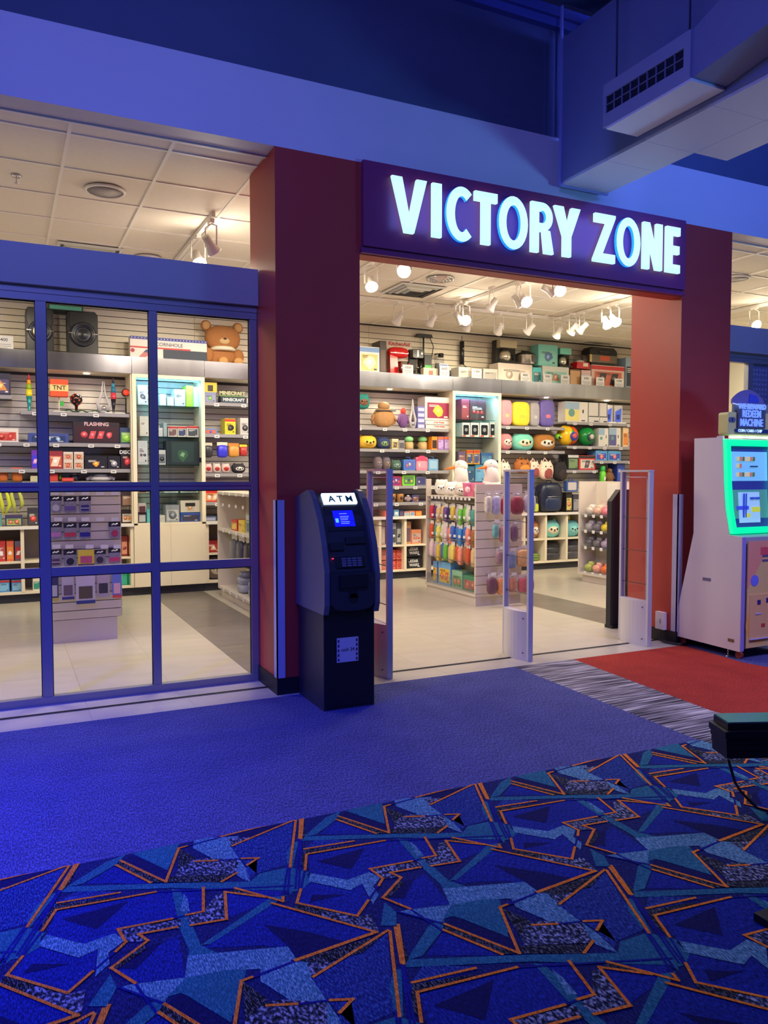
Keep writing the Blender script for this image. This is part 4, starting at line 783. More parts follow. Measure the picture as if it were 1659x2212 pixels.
def k_pillow(w, h, d, c, a, o):
    P = [('pillow', MB(M(c, .55, noise=.08, scale=12)).ell((0, 0, h * .48), (w / 2, d / 2, h * .46), p=.45, n=20, m=12)),
         ('bag_seal', MB(CLEAR).box(-w * .46, w * .46, -.003, .003, h * .93, h)), ('printed_patch', MB(M(a, .5)).ell((0, -d * .44, h * .38), (w * .26, d * .07, h * .12)))]
    for s in (-1, 1): P.append(('printed_dot', MB(M(o.get('c3', (70, 50, 60)), .5)).ell((s * w * .24, -d * .44, h * .66), (w * .07, d * .05, w * .07), n=8, m=6)))
    return P
def k_pack(w, h, d, c, a, o):      # hanging packet with header card
    P = [('packet', MB(M(c, .35, noise=.12, scale=40)).ell((0, 0, h * .40), (w / 2, d / 2, h * .42), p=.5, n=12, m=6)), ('header_card', MB(M(a, .5)).box(-w / 2, w / 2, -.003, .001, h * .78, h)), ('hook', MB(STEEL).tube([(0, .0, h * .93), (0, .12, h * .93)], .003, 5))]
    return P
def k_sock(w, h, d, c, a, o):
    P = [('header_card', MB(M((34, 34, 58), .5)).box(-w / 2, w / 2, -.004, .004, h * .70, h)), ('sock_pair', MB(M((140, 138, 156), .8, noise=.25, scale=60)).rbox(-w * .47, w * .47, -.008, .008, 0, h * .71, .012)),
         ('white_mark', MB(M((225, 225, 235), .5)).tube([(-w * .25, -.005, h * .80), (-w * .08, -.005, h * .87), (w * .02, -.005, h * .82), (w * .26, -.005, h * .90)], .006, 5))]
    m = MB(M(a, .5)); k = o.get('shape', 0)
    if k == 0: m.box(-w * .42, w * .42, -.0095, -.008, h * .16, h * .42)
    elif k == 1: m.cyl(0, -.0095, 0, .0015, w * .30, 16, axis='y', cz=h * .30)
    else: m.box(-w * .32, w * .32, -.0095, -.008, h * .12, h * .22); m.box(-w * .32, w * .32, -.0095, -.008, h * .34, h * .44)
    if k == 2: P.append(('printed_mark', MB(M(a, .5)).box(-w * .32, w * .32, -.0095, -.008, h * .12, h * .46))); P.append(('mark_stripe', MB(M((200, 195, 215), .5)).box(-w * .32, w * .32, -.0105, -.0095, h * .26, h * .31)))
    else: P.append(('printed_mark', m))
    P.append(('hook', MB(STEEL).tube([(0, .0, h * .93), (0, .04, h * .93)], .003, 5)))
    return P
def k_ball(w, h, d, c, a, o):
    r = min(w, h) / 2; P = [('ball', MB(M(c, .2)).ell((0, 0, h * .52), (r, r * .9, r * .98), n=20, m=12))]
    for k, cc in enumerate(o.get('st', ())):
        m = MB(M(cc, .2)); t = math.radians(-60 + k * 35); m.ell((-r * .38 + k * r * .12, 0, h * .52), (r * (.86 - k * .1), r * (.95 + k * .012), r * (1.0 - k * .06)), n=18, m=10); P.append(('colour_stripe', m))
    P.append(('round_label', MB(M(a, .4)).lathe([(.001, -.03), (r * .42, -.02), (r * .42, 0)], -r * .15, -r * .95, 14, axis='y', cz=h * .45))); P.append(('label_centre', MB(M(o.get('c3', (230, 230, 230)), .4)).lathe([(.001, -.036), (r * .26, -.033), (r * .26, -.02)], -r * .15, -r * .95, 12, axis='y', cz=h * .48)))
    P.append(('box_corner', MB(CLEAR).box(-w / 2, w / 2, -d / 2, d / 2, 0, h * .02)))
    return P
def k_speaker(w, h, d, c, a, o):
    f = -d / 2; b = M((44, 46, 52), .45); P = []
    P.append(('cabinet', MB(b).prism([(-w / 2, 0), (w / 2, 0), (w / 2, h * .93), (w * .40, h), (-w * .40, h), (-w / 2, h * .93)], 'y', f + .03, d / 2)))
    P.append(('front_baffle', MB(M((30, 32, 38), .35)).prism([(-w * .46, h * .02), (w * .46, h * .02), (w * .46, h * .36), (w * .40, h * .42), (w * .40, h * .62), (w * .46, h * .70), (w * .42, h * .96), (-w * .42, h * .96), (-w * .46, h * .70), (-w * .40, h * .62), (-w * .40, h * .42), (-w * .46, h * .36)], 'y', f, f + .03)))
    P.append(('woofer', MB(M((40, 42, 50), .3)).lathe([(w * .42, .0), (w * .42, -.035), (w * .34, -.03), (w * .24, -.005), (w * .16, -.02), (.001, -.028)], 0, f, 28, axis='y', cz=h * .47)))
    P.append(('cone_ring', MB(M(a, .3, .6)).lathe([(w * .27, -.012), (w * .23, -.018), (w * .20, -.006)], 0, f, 24, axis='y', cz=h * .47)))
    for s in (-1, 1): P.append(('chrome_bar', MB(CHROME).box(min(s * w * .32, s * w * .48), max(s * w * .32, s * w * .48), f - .038, f - .02, h * .475, h * .49)))
    P.append(('foot', MB(BLACK).prism([(-w * .5, 0), (w * .5, 0), (w * .46, h * .05), (-w * .46, h * .05)], 'y', f - .02, d / 2)))
    return P
def k_lava(w, h, d, c, a, o):
    r = w / 2; cs = o['cs']; n = 14
    pr = lambda t: r * (.42 + .58 * math.sin(PI * min(1, max(0, (t - .02) / .86)))) if t > .5 else r * (.50 + .5 * t / .5)
    P = [('base', MB(M(cs[0], .25, .3)).lathe([(r * .85, 0), (r * .35, h * .05), (r * .55, h * .18), (r * .9, h * .40)], n=n)), ('glass_body', MB(M(cs[1], .12)).lathe([(r * .9, h * .40), (r, h * .45), (r * .92, h * .58)], n=n))]
    P.append(('coloured_liquid', MB(M(cs[2], .12)).lathe([(r * .92, h * .58), (r * .72, h * .72)], n=n))); P.append(('upper_glass', MB(M(cs[3], .12)).lathe([(r * .72, h * .72), (r * .5, h * .84)], n=n))); P.append(('cap', MB(M(cs[4], .25)).lathe([(r * .5, h * .84), (r * .18, h * .985), (.001, h)], n=n)))
    return P
def k_tnt(w, h, d, c, a, o):
    s0 = h * .48; f = -w / 2 * .9; P = [('lamp_shade', MB(M((226, 84, 44), .6, emit=.15)).box(-w / 2, w / 2, f, -f, s0, h)), ('shade_band', MB(M((240, 200, 130), .6, emit=.2)).box(-w / 2 - .001, w / 2 + .001, f - .002, -f, s0 + (h - s0) * .30, s0 + (h - s0) * .68)),
        ('lettering', text_mb('TNT', .072, 0, f - .004, s0 + (h - s0) * .49, M((70, 50, 36), .6), .001, bold=.001)), ('stem', MB(WHITE).cyl(0, 0, .01, s0, .006, 8)), ('base', MB(WHITE).box(-w * .35, w * .35, -w * .3, w * .3, 0, .01)), ('green_tag', MB(M((60, 180, 70), .5)).box(.01, .05, -.01, -.006, s0 * .4, s0 * .72))]
    return P
def k_disco(w, h, d, c, a, o):
    r = w / 2; P = [('dark_globe', MB(M((26, 22, 28), .2)).ell((0, 0, h - r), (r, r, r), n=18, m=12)), ('pedestal', MB(M((60, 20, 24), .3)).lathe([(r * .6, 0), (r * .5, h * .04), (r * .2, h * .07), (r * .3, h - 2 * r + .03)], n=14))]
    for i in range(26):
        t, z = i * 2.4, -1 + 2 * (i + .5) / 26; q = math.sqrt(1 - z * z); p = Vector((q * math.cos(t), q * math.sin(t), z)) * r * .92
        P.append(('coloured_lens', MB(M(((230, 90, 50), (60, 170, 90), (200, 60, 60), (220, 180, 190), (230, 140, 60))[i % 5], .15)).ell((p.x, p.y, p.z + h - r), (r * .17,) * 3, n=7, m=5)))
    return P
def k_clip(w, h, d, c, a, o):    # small round clip lamp
    return [('base', MB(BLACK).box(-w * .6, w * .6, -.04, .04, 0, .015)), ('stem', MB(BLACK).tube([(0, 0, .01), (0, 0, h * .5), (0, 0, h * .66)], .008)), ('lamp_head', MB(M((60, 30, 34), .4)).lathe([(w * .5, .04), (w * .5, -.02), (w * .40, -.03)], 0, 0, 18, axis='y', cz=h - w * .5)), ('red_lens', MB(M((240, 70, 50), .3, emit=.8)).lathe([(.001, -.036), (w * .38, -.030)], 0, 0, 16, axis='y', cz=h - w * .5)),
            ('side_hook', MB(BLACK).tube([(.05, 0, .01), (.06, 0, h * .18), (.09, 0, h * .24), (.12, 0, h * .18)], .006))]
def k_arc(w, h, d, c, a, o):
    t1 = MB(M((190, 186, 196), .25)).tube([(-w * .05, 0, h), (-w * .12, 0, h * .6), (-w * .42, 0, h * .3), (-w * .3, 0, .02)], [.004, .012, .022, .02]); t2 = MB(M((190, 186, 196), .25)).tube([(w * .05, 0, h), (w * .12, 0, h * .6), (w * .42, 0, h * .3), (w * .3, 0, .02)], [.004, .012, .022, .02])
    return [('arch_leg', t1), ('arch_leg', t2), ('bulb', MB(CHROME).ell((0, 0, h * .16), (.03, .03, .035))), ('base', MB(M((160, 158, 168), .3)).cyl(0, 0, 0, .03, w * .34, 14))]
def k_cornhole(w, h, d, c, a, o):
    f = -d / 2; P = [('carton', MB(M((226, 218, 214), .5)).box(-w / 2, w / 2, f, d / 2, 0, h)), ('blue_band', MB(M((50, 60, 160), .5)).box(-w / 2, w / 2, f - .002, f, h * .88, h)), ('red_stripe', MB(M((196, 50, 52), .5)).box(-w / 2, w * .28, f - .002, f, h * .50, h * .57)),
        ('dark_photo', MB(M((30, 42, 66), .5)).box(-w * .08, w / 2, f - .002, f, 0, h * .50)), ('lettering', text_mb('CORNHOLE', h * .22, 0, f - .003, h * .70, M((80, 86, 110), .5), .001, bold=.0006)), ('round_badge', MB(M((170, 40, 60), .5)).cyl(-w * .47, f - .002, 0, .003, h * .09, 14, axis='y', cz=h * .38)), ('game_board_picture', MB(M((190, 110, 110), .5)).prism([(-w * .42, h * .02), (-w * .33, h * .02), (-w * .20, h * .44), (-w * .30, h * .44)], 'y', f - .002, f)),
        ('board_blue_end', MB(M((50, 56, 120), .5)).prism([(-w * .335, h * .32), (-w * .24, h * .32), (-w * .20, h * .44), (-w * .30, h * .44)], 'y', f - .003, f - .002))]
    for i in range(24): P.append(('white_star', MB(M((225, 225, 240), .5)).lathe([(.001, -.0035), (h * .035, -.0025)], -w * .48 + i * w * .0417, f, 5, axis='y', cz=h * .94)))
    return P
def k_bear(w, h, d, c, a, o):
    b = M((176, 118, 70), .95, noise=.05, scale=30); P = [('head', MB(b).ell((0, -.02, h * .62), (w * .40, d * .40, h * .30), n=20, m=14, p=.9)), ('torso', MB(b).ell((0, .02, h * .20), (w * .40, d * .42, h * .26), n=18, m=10)), ('muzzle', MB(M((214, 180, 132), .9)).ell((0, -d * .40, h * .55), (w * .13, d * .09, h * .085))), ('nose', MB(M((46, 34, 32), .4)).ell((0, -d * .50, h * .585), (w * .04, d * .03, h * .02), n=8, m=6)), ('collar', MB(M((236, 228, 206), .9)).lathe([(w * .26, 0), (w * .30, .02), (w * .24, .05)], 0, -.02, 18, cz=h * .33))]
    for s in (-1, 1):
        P.append(('ear', MB(b).ell((s * w * .36, 0, h * .90), (w * .12, d * .10, w * .12)))); P.append(('inner_ear', MB(M((206, 160, 104), .9)).ell((s * w * .36, -d * .07, h * .90), (w * .09, d * .05, w * .09))))
        P.append(('eye', MB(M((40, 40, 52), .3)).ell((s * w * .20, -d * .36, h * .62), (w * .045, d * .05, w * .05), n=10, m=8)))
        P.append(('arm', MB(b).ell((s * w * .34, -d * .18, h * .22), (w * .13, d * .2, h * .17)))); P.append(('foot_pad', MB(M((206, 158, 100), .9)).ell((s * w * .17 + w * .14, -d * .44, h * .09), (w * .11, d * .10, h * .09))))
    return P
def k_mixer(w, h, d, c, a, o):
    r = M((206, 28, 30), .15, coat=.5); return [('base', MB(r).prism([(-w * .5, 0), (w * .5, 0), (w * .5, h * .06), (w * .1, h * .10), (-w * .40, h * .10)], 'y', -d * .35, d * .35)), ('column', MB(r).prism([(-w * .44, h * .08), (-w * .05, h * .08), (-w * .10, h * .70), (-w * .46, h * .70)], 'y', -d * .22, d * .22)), ('motor_head', MB(r).ell((0, 0, h * .80), (w * .52, d * .30, h * .19), p=.7, n=18)), ('bowl', MB(CHROME).lathe([(.05, h * .12), (w * .20, h * .20), (w * .26, h * .50)], w * .26, 0, 16)), ('bowl_handle', MB(r).tube([(w * .42, -.02, h * .46), (w * .56, -.02, h * .42), (w * .52, -.02, h * .25)], .012)), ('hub_cap', MB(CHROME).ell((w * .46, -d * .05, h * .80), (.02, .03, .03))), ('trim_band', MB(CHROME).box(-w * .45, w * .42, -d * .31, -d * .29, h * .755, h * .775))]
def k_coffee(w, h, d, c, a, o):
    f = -d / 2; return [('tower', MB(BLACK).box(-w / 2, w / 2, 0, d / 2, 0, h)), ('brew_head', MB(M(a, .3, .5)).box(-w * .46, w * .38, f, d * .1, h * .66, h * .97)), ('base', MB(BLACK).box(-w / 2, w / 2, f, 0, 0, h * .08)), ('carafe', MB(M((214, 206, 190), .2, .8)).lathe([(w * .20, h * .09), (w * .27, h * .25), (w * .25, h * .44), (w * .16, h * .56)], -w * .08, -d * .1, 18)), ('carafe_handle', MB(BLACK).tube([(w * .12, -d * .12, h * .48), (w * .36, -d * .14, h * .44), (w * .32, -d * .14, h * .18)], .013)), ('lid', MB(BLACK).cyl(-w * .08, -d * .1, h * .56, h * .62, w * .18, 14))]
def k_cooker(w, h, d, c, a, o):
    r = w / 2; return [('pot_body', MB(M((200, 192, 182), .22, .85)).lathe([(r * .9, h * .04), (r * .95, h * .10), (r * .95, h * .66), (r, h * .68)], n=24)), ('lid', MB(BLACK).lathe([(r, h * .68), (r * .98, h * .76), (r * .6, h * .90), (.001, h * .94)], n=24)), ('lid_handle', MB(BLACK).tube([(-r * .5, 0, h * .84), (-r * .4, 0, h * 1.0), (r * .4, 0, h * 1.0), (r * .5, 0, h * .84)], .012)), ('control_panel', MB(M((60, 58, 66), .3)).box(r * .15, r * .62, -r * .99, -r * .75, h * .18, h * .60)), ('side_handle', MB(BLACK).box(r * .92, r * 1.12, -.04, .04, h * .58, h * .66)), ('base_ring', MB(BLACK).cyl(0, 0, 0, h * .05, r * .88, 20))]
def k_popcorn(w, h, d, c, a, o):
    return [('red_base', MB(M((200, 26, 36), .3)).prism([(-w * .5, 0), (w * .5, 0), (w * .46, h * .45), (-w * .46, h * .45)], 'y', -d / 2, d / 2)), ('clear_dome', MB(CLEAR).lathe([(w * .40, h * .45), (w * .44, h * .70), (w * .36, h * .96), (.01, h)], n=16)), ('white_popcorn', MB(M((250, 244, 226), .8)).ell((0, 0, h * .52), (w * .3, d * .3, h * .14))), ('front_label', MB(M((236, 226, 214), .5)).box(-w * .02, w * .34, -d / 2 - .002, -d / 2, h * .16, h * .40))]
def k_grill(w, h, d, c, a, o):
    f = -d / 2; return [('body', MB(M((120, 112, 104), .3, .7)).box(-w / 2, w / 2, f, d / 2, h * .12, h * .56)), ('lid', MB(BLACK).prism([(-w * .5, h * .56), (w * .5, h * .56), (w * .5, h * .82), (w * .38, h), (-w * .40, h), (-w * .5, h * .82)], 'y', f, d / 2)), ('handle', MB(M((70, 70, 76), .3)).box(-w * .18, w * .16, f - .02, f, h * .72, h * .77)), ('food_label', MB(M((206, 90, 66), .5)).box(-w * .12, w * .24, f - .002, f, h * .24, h * .52)), ('end_trim', MB(M((220, 200, 150), .2, .9)).box(-w * .5, -w * .42, f - .003, f, h * .14, h * .56)), ('drip_tray', MB(BLACK).box(-w * .45, w * .46, f, d / 2, 0, h * .10))]
def k_espresso(w, h, d, c, a, o):
    f = -d / 2; return [('body', MB(BLACK).box(-w / 2, w * .1, 0, d / 2, 0, h)), ('top_housing', MB(M((34, 34, 40), .25)).rbox(-w / 2, w / 2, f * .9, d / 2, h * .68, h, .02)), ('drip_base', MB(BLACK).box(-w / 2, w / 2, f, d / 2, 0, h * .14)), ('chrome_panel', MB(CHROME).box(-w * .1, w * .05, f * .92, f * .9, h * .72, h * .95)), ('steam_wand', MB(CHROME).tube([(w * .35, f * .5, h * .68), (w * .42, f * .6, h * .45), (w * .30, f * .8, h * .35)], .007)), ('knob', MB(CHROME).cyl(w * .3, f * .9 - .015, 0, .015, .018, 12, axis='y', cz=h * .84))]
def k_stick(w, h, d, c, a, o):
    return [('grip', MB(M((30, 30, 38), .35)).tube([(0, 0, h * .42), (0, 0, h * .98)], w * .32, 10)), ('clamp', MB(STEEL).tube([(0, 0, h * .44), (w * .6, -.02, h * .36), (-w * .9, -.03, h * .26), (-w * 1.4, -.03, h * .10)], .010)), ('button', MB(CHROME).ell((0, -w * .32, h * .8), (.008, .006, .01), n=8, m=6)), ('blue_stand', MB(M((50, 66, 150), .4)).prism([(-w * 1.9, 0), (-w * .9, 0), (-w * 1.1, h * .28), (-w * 1.5, h * .28)], 'y', -.03, .03)), ('antenna', MB(DGREY).tube([(0, 0, h * .98), (0, 0, h * 1.12)], .005))]
def k_stand(w, h, d, c, a, o):
    return [('top_plate', MB(DGREY).prism([(-w * .5, h * .93), (w * .5, h * .93), (w * .44, h), (-w * .38, h)], 'y', -d * .4, d * .4)), ('pole', MB(DGREY).cyl(0, 0, h * .18, h * .94, .012, 8)), ('cable', MB(BLACK).tube([(w * .38, 0, h * .95), (w * .62, 0, h * .75), (w * .5, 0, h * .45), (w * .15, 0, h * .25)], .006)), ('base_box', MB(M((36, 36, 42), .4)).box(-w * .3, w * .42, -d * .3, d * .3, 0, h * .20)), ('lens', MB(CHROME).ell((-w * .42, -.05, h * .24), (.02, .015, .02), n=8, m=6))]
def k_glassap(w, h, d, c, a, o):
    r = w * .32; return [('glass_jar', MB(CLEAR).lathe([(r * .8, 0), (r, h * .2), (r * 1.05, h * .8), (r * .7, h * .9)], n=16)), ('black_lid', MB(BLACK).cyl(r * .4, 0, h * .86, h, r * .6, 12)), ('steel_part', MB(CHROME).lathe([(r * .3, 0), (r * .5, h * .6)], -r * .8, -.02, 12)), ('handle', MB(BLACK).tube([(-r * 1.1, 0, h * .95), (-r * .4, 0, h * .98)], .012))]
def k_mug(w, h, d, c, a, o):
    P = [('cup', MB(M((190, 160, 110), .5)).lathe([(w * .24, 0), (w * .27, h * .08), (w * .25, h * .55)], n=16)), ('round_lid', MB(M((130, 200, 140), .5)).ell((0, 0, h * .76), (w * .28, w * .24, h * .24)))]
    for s in (-1, 1): P.append(('side_handle', MB(M((190, 160, 110), .5)).tube([(s * w * .24, 0, h * .46), (s * w * .36, 0, h * .36), (s * w * .25, 0, h * .16)], .006)))
    return P
def k_lunch(w, h, d, c, a, o):
    P = [('case', MB(M(c, .45)).rbox(-w / 2, w / 2, -d / 2, d / 2, 0, h * .84, min(w, h) * .1)), ('picture', MB(M(a, .45)).rbox(-w * .38, w * .38, -d / 2 - .003, -d / 2, h * .12, h * .72, min(w, h) * .08)), ('handle', MB(M(c, .4)).tube([(-w * .18, 0, h * .83), (-w * .15, 0, h), (w * .15, 0, h), (w * .18, 0, h * .83)], .008))]
    for i, cc in enumerate(o.get('cs', ())): P.append(('picture_detail', MB(M(cc, .45)).ell((-w * .22 + i * w * .22, -d / 2 - .003, h * (.34 + .12 * (i % 2))), (w * .09, .003, h * .12), n=8, m=6)))
    if o.get('roof'): P.append(('roof_flap', MB(M((214, 70, 110), .45)).prism([(-w * .56, h * .62), (w * .56, h * .62), (w * .2, h * .92), (-w * .2, h * .92)], 'y', -d / 2 - .008, d / 2)))
    return P
def k_backpack(w, h, d, c, a, o):
    b = M(c, .35, noise=.08, scale=8); return [('main_bag', MB(b).ell((0, 0, h * .48), (w / 2, d / 2, h * .49), p=.55, n=20, m=14)), ('front_pocket', MB(M(a, .4)).ell((0, -d * .38, h * .28), (w * .36, d * .2, h * .22), p=.5, n=16, m=10)), ('zipper', MB(STEEL).tube([(-w * .3, -d * .55, h * .50), (0, -d * .58, h * .52), (w * .3, -d * .55, h * .50)], .005)), ('top_handle', MB(BLACK).tube([(-w * .12, 0, h * .94), (-w * .1, 0, h * 1.02), (w * .1, 0, h * 1.02), (w * .12, 0, h * .94)], .010)),
            ('shoulder_strap', MB(M(o.get('c3', (20, 20, 28)), .6)).tube([(-w * .3, -d * .1, h * .9), (-w * .52, -d * .2, h * .6), (-w * .48, -d * .1, h * .1)], .018)), ('shoulder_strap', MB(M(o.get('c3', (20, 20, 28)), .6)).tube([(w * .3, -d * .1, h * .9), (w * .52, -d * .2, h * .6), (w * .48, -d * .1, h * .1)], .018))]
def k_hangbag(w, h, d, c, a, o):
    b = M(c, .85, noise=.05, scale=20); P = [('bag_body', MB(b).ell((0, 0, h * .42), (w / 2, d / 2, h * .42), p=.8, n=18, m=10)), ('round_front', MB(M(a, .8)).ell((w * .03, -d * .38, h * .30), (w * .32, d * .18, h * .27))), ('strap', MB(b).tube([(-w * .25, .0, h * .75), (-w * .05, .02, h), (w * .2, .0, h * .75)], .010))]
    for s in (-1, 1): P.append(('ear', MB(b).lathe([(w * .12, 0), (.002, h * .18)], s * w * .3, 0, 8, cz=h * .72))); P.append(('eye', MB(M((30, 30, 40), .3)).ell((s * w * .18, -d * .44, h * .60), (w * .05, .008, w * .05), n=8, m=5)))
    return P
def k_goose(w, h, d, c, a, o):
    b = M((236, 230, 226), .9); return [('body', MB(b).ell((0, 0, h * .25), (w * .5, d * .5, h * .26))), ('neck', MB(b).tube([(0, 0, h * .3), (w * .02, 0, h * .6), (-w * .05, 0, h * .8)], [w * .42, w * .34, w * .34], 12)), ('head', MB(b).ell((-w * .02, 0, h * .82), (w * .38, d * .38, h * .19))), ('long_bill', MB(M((240, 124, 40), .7)).tube([(-w * .2, -d * .1, h * .80), (-w * .85, -d * .3, h * .74)], [w * .11, w * .02], 10)), ('eye', MB(M((20, 20, 24), .3)).ell((-w * .12, -d * .30, h * .88), (.009, .008, .011), n=8, m=6))]
def k_fig(w, h, d, c, a, o):
    return [('body', MB(M(c, .7, noise=.08, scale=20)).ell((0, 0, h * .38), (w * .42, d * .42, h * .38), p=.8)), ('head', MB(M(a, .7)).ell((0, -.01, h * .82), (w * .24, d * .30, h * .17))), ('arm', MB(M(c, .7)).tube([(-w * .3, 0, h * .62), (-w * .5, -.02, h * .25)], .02)), ('arm', MB(M(c, .7)).tube([(w * .3, 0, h * .62), (w * .5, -.02, h * .25)], .02))] + ([('side_pocket', MB(M((150, 108, 70), .7)).prism([(s * w * .26, h * .50), (s * w * .46, h * .46), (s * w * .46, h * .14), (s * w * .28, h * .10)], 'y', -.02, .02)) for s in (-1, 1)] if o.get('flap') else []) + ([('belt', MB(DGREY).box(-w * .40, w * .40, -d * .43, -d * .30, h * .62, h * .66))] if o.get('flap') else [])
def k_bottle(w, h, d, c, a, o): return [('bottle', MB(M(c, .3)).lathe([(w * .45, 0), (w * .5, h * .05), (w * .5, h * .6), (w * .3, h * .7)], n=14)), ('cap', MB(M(a, .4)).lathe([(w * .32, h * .7), (w * .42, h * .74), (w * .40, h * .96), (w * .2, h)], n=12)), ('label', MB(TAG).box(-.01, w * .2, -w * .52, -w * .48, h * .15, h * .35))]
def k_flatbag(w, h, d, c, a, o):
    P = [('folded_bag', MB(M(c, .3, noise=.3, scale=10)).ell((0, 0, h * .22), (w / 2, d / 2, h * .22), p=.5)), ('folded_bag', MB(M(c, .3, noise=.3, scale=10)).ell((0, -.01, h * .55), (w * .46, d * .46, h * .2), p=.5)), ('folded_bag', MB(M(a, .3, noise=.3, scale=10)).ell((w * .03, 0, h * .82), (w * .43, d * .43, h * .17), p=.5))]
    return P
def k_pot(w, h, d, c, a, o): return [('pot', MB(M(c, .4, noise=.15, scale=40)).lathe([(w * .40, 0), (w * .5, h * .9), (w * .5, h), (w * .44, h), (w * .42, h * .85)], n=16)), ('printed_label', MB(M(a, .5)).ell((0, -w * .46, h * .5), (w * .2, .02, h * .22), n=10, m=6))]
def k_tablet(w, h, d, c, a, o): return [('stand_back', MB(M((210, 206, 206), .4)).box(-w / 2, w / 2, 0, d / 2, 0, h)), ('blue_screen', MB(M((70, 100, 220), .3, emit=.25)).prism([(-w * .44, h * .10), (w * .30, h * .10), (w * .36, h * .86), (-w * .40, h * .66)], 'y', -.006, -.001)), ('window_frame', MB(M((30, 50, 150), .3)).box(-w * .28, w * .12, -.009, -.006, h * .24, h * .50)), ('foot', MB(WHITE).box(-w / 2, w / 2, -d / 2, 0, 0, h * .08))]
def k_monbox(w, h, d, c, a, o): return [('carton', MB(M((214, 210, 212), .45)).box(-w / 2, w / 2, -d / 2, d / 2, 0, h)), ('black_edge', MB(BLACK).prism([(w * .40, h * .30), (w * .46, h * .30), (w * .46, h), (w * .40, h)], 'y', -d / 2 - .002, -d / 2)), ('black_foot_line', MB(BLACK).box(-w * .5, w * .46, -d / 2 - .002, -d / 2, h * .29, h * .33)), ('lettering', MB(DGREY).box(w * .0, w * .42, -d / 2 - .002, -d / 2, h * .04, h * .10))]
def k_photobox(w, h, d, c, a, o):
    f = -d / 2; return [('carton', MB(M((222, 216, 214), .45)).box(-w / 2, w / 2, f, d / 2, 0, h)), ('mint_side', MB(M((130, 204, 180), .45)).box(w / 2, w / 2 + .002, f, d / 2, 0, h)), ('sky_photo', MB(M((150, 180, 210), .4)).box(-w * .5, w * .12, f - .002, f, h * .62, h * .97)), ('sand_photo', MB(M(a, .4)).box(-w * .5, w * .12, f - .002, f, h * .06, h * .62)), ('circle_print', MB(M((100, 150, 150), .4)).cyl(-w * .22, f - .003, 0, .001, w * .14, 14, axis='y', cz=h * .45)), ('icon', MB(DGREY).box(w * .26, w * .32, f - .002, f, h * .45, h * .62)), ('icon', MB(DGREY).box(w * .22, w * .38, f - .002, f, h * .05, h * .10))]
def k_helmet(w, h, d, c, a, o):
    f = -d / 2; return [('carton', MB(M(c, .4)).box(-w / 2, w / 2, f, d / 2, 0, h)), ('window_print', MB(M((30, 34, 40), .3)).rbox(-w * .38, w * .38, f - .002, f, h * .14, h * .84, w * .12)), ('earcup_picture', MB(M(a, .3)).cyl(0, f - .004, 0, .002, w * .20, 12, axis='y', cz=h * .5)), ('corner_mark', MB(M((200, 60, 50), .4)).box(-w * .46, -w * .05, f - .003, f, h * .03, h * .12))]
def k_strap(w, h, d, c, a, o):   # pair of curved straps hanging
    P = []
    for s in (-.5, .5): P.append(('curved_strap', MB(M(c, .5)).tube([(s * w * .7 - .01, 0, h), (s * w * .9, -.01, h * .75), (s * w * .9 + .02, -.01, h * .4), (s * w * .3, 0, 0)], [.012, .02, .022, .010], 8)))
    P.append(('hook', MB(STEEL).tube([(0, 0, h * .98), (0, .2, h * .98)], .004, 5))); return P
KIND = {k[2:]: v for k, v in list(globals().items()) if k.startswith('k_')}
def put_at(nm, cat, kind, x0, x1, z0, h, y, d, c, a, label, o, rz=0, group=None):
    parts = KIND[kind](abs(x1 - x0), h, d, c, a, o)
    return put(nm, label, cat, parts, ((x0 + x1) / 2, y + d / 2, z0), group or o.get('g'), rz)
def row(z, items, Y=YI, ymid=None):
    """goods standing on a shelf at height z; x and top given where they show on the shelf's front plane"""
    for it in items:
        kind, x0, x1, yt, c, a, label, nm, cat = it[:9]; o = it[9] if len(it) > 9 else {}
        d = o.get('d', {'box': .22, 'plush': .24, 'pillow': .12}.get(kind, .18)); yy = Y + o.get('dy', 0)
        A = atY(x0, yt + 10, yy); B = atY(x1, yt + 10, yy); top = atY((x0 + x1) / 2, yt, yy).z
        zb_ = z + o.get('up', 0) + .001
        if 'on' in o: zb_ = atY(o['on'][0], o['on'][1], YI).z + .002
        if 'h' in o: top = zb_ + o['h']
        put_at(nm, cat, kind, A.x, B.x - .002, zb_, max(.03, top - zb_), yy, d, c, a, label, o)
def hang(items, Y=YI - .05):
    for it in items:
        kind, x0, x1, yt, yb, c, a, label, nm, cat = it[:10]; o = it[10] if len(it) > 10 else {}
        A = atY(x0, yb, Y); B = atY(x1, yb, Y); xm = (x0 + x1) / 2; top = atY(xm, yt, Y).z; bot = atY(xm, yb, Y).z
        put_at(nm, cat, kind, A.x, B.x - .002, bot, top - bot, Y, o.get('d', .10), c, a, label, o)
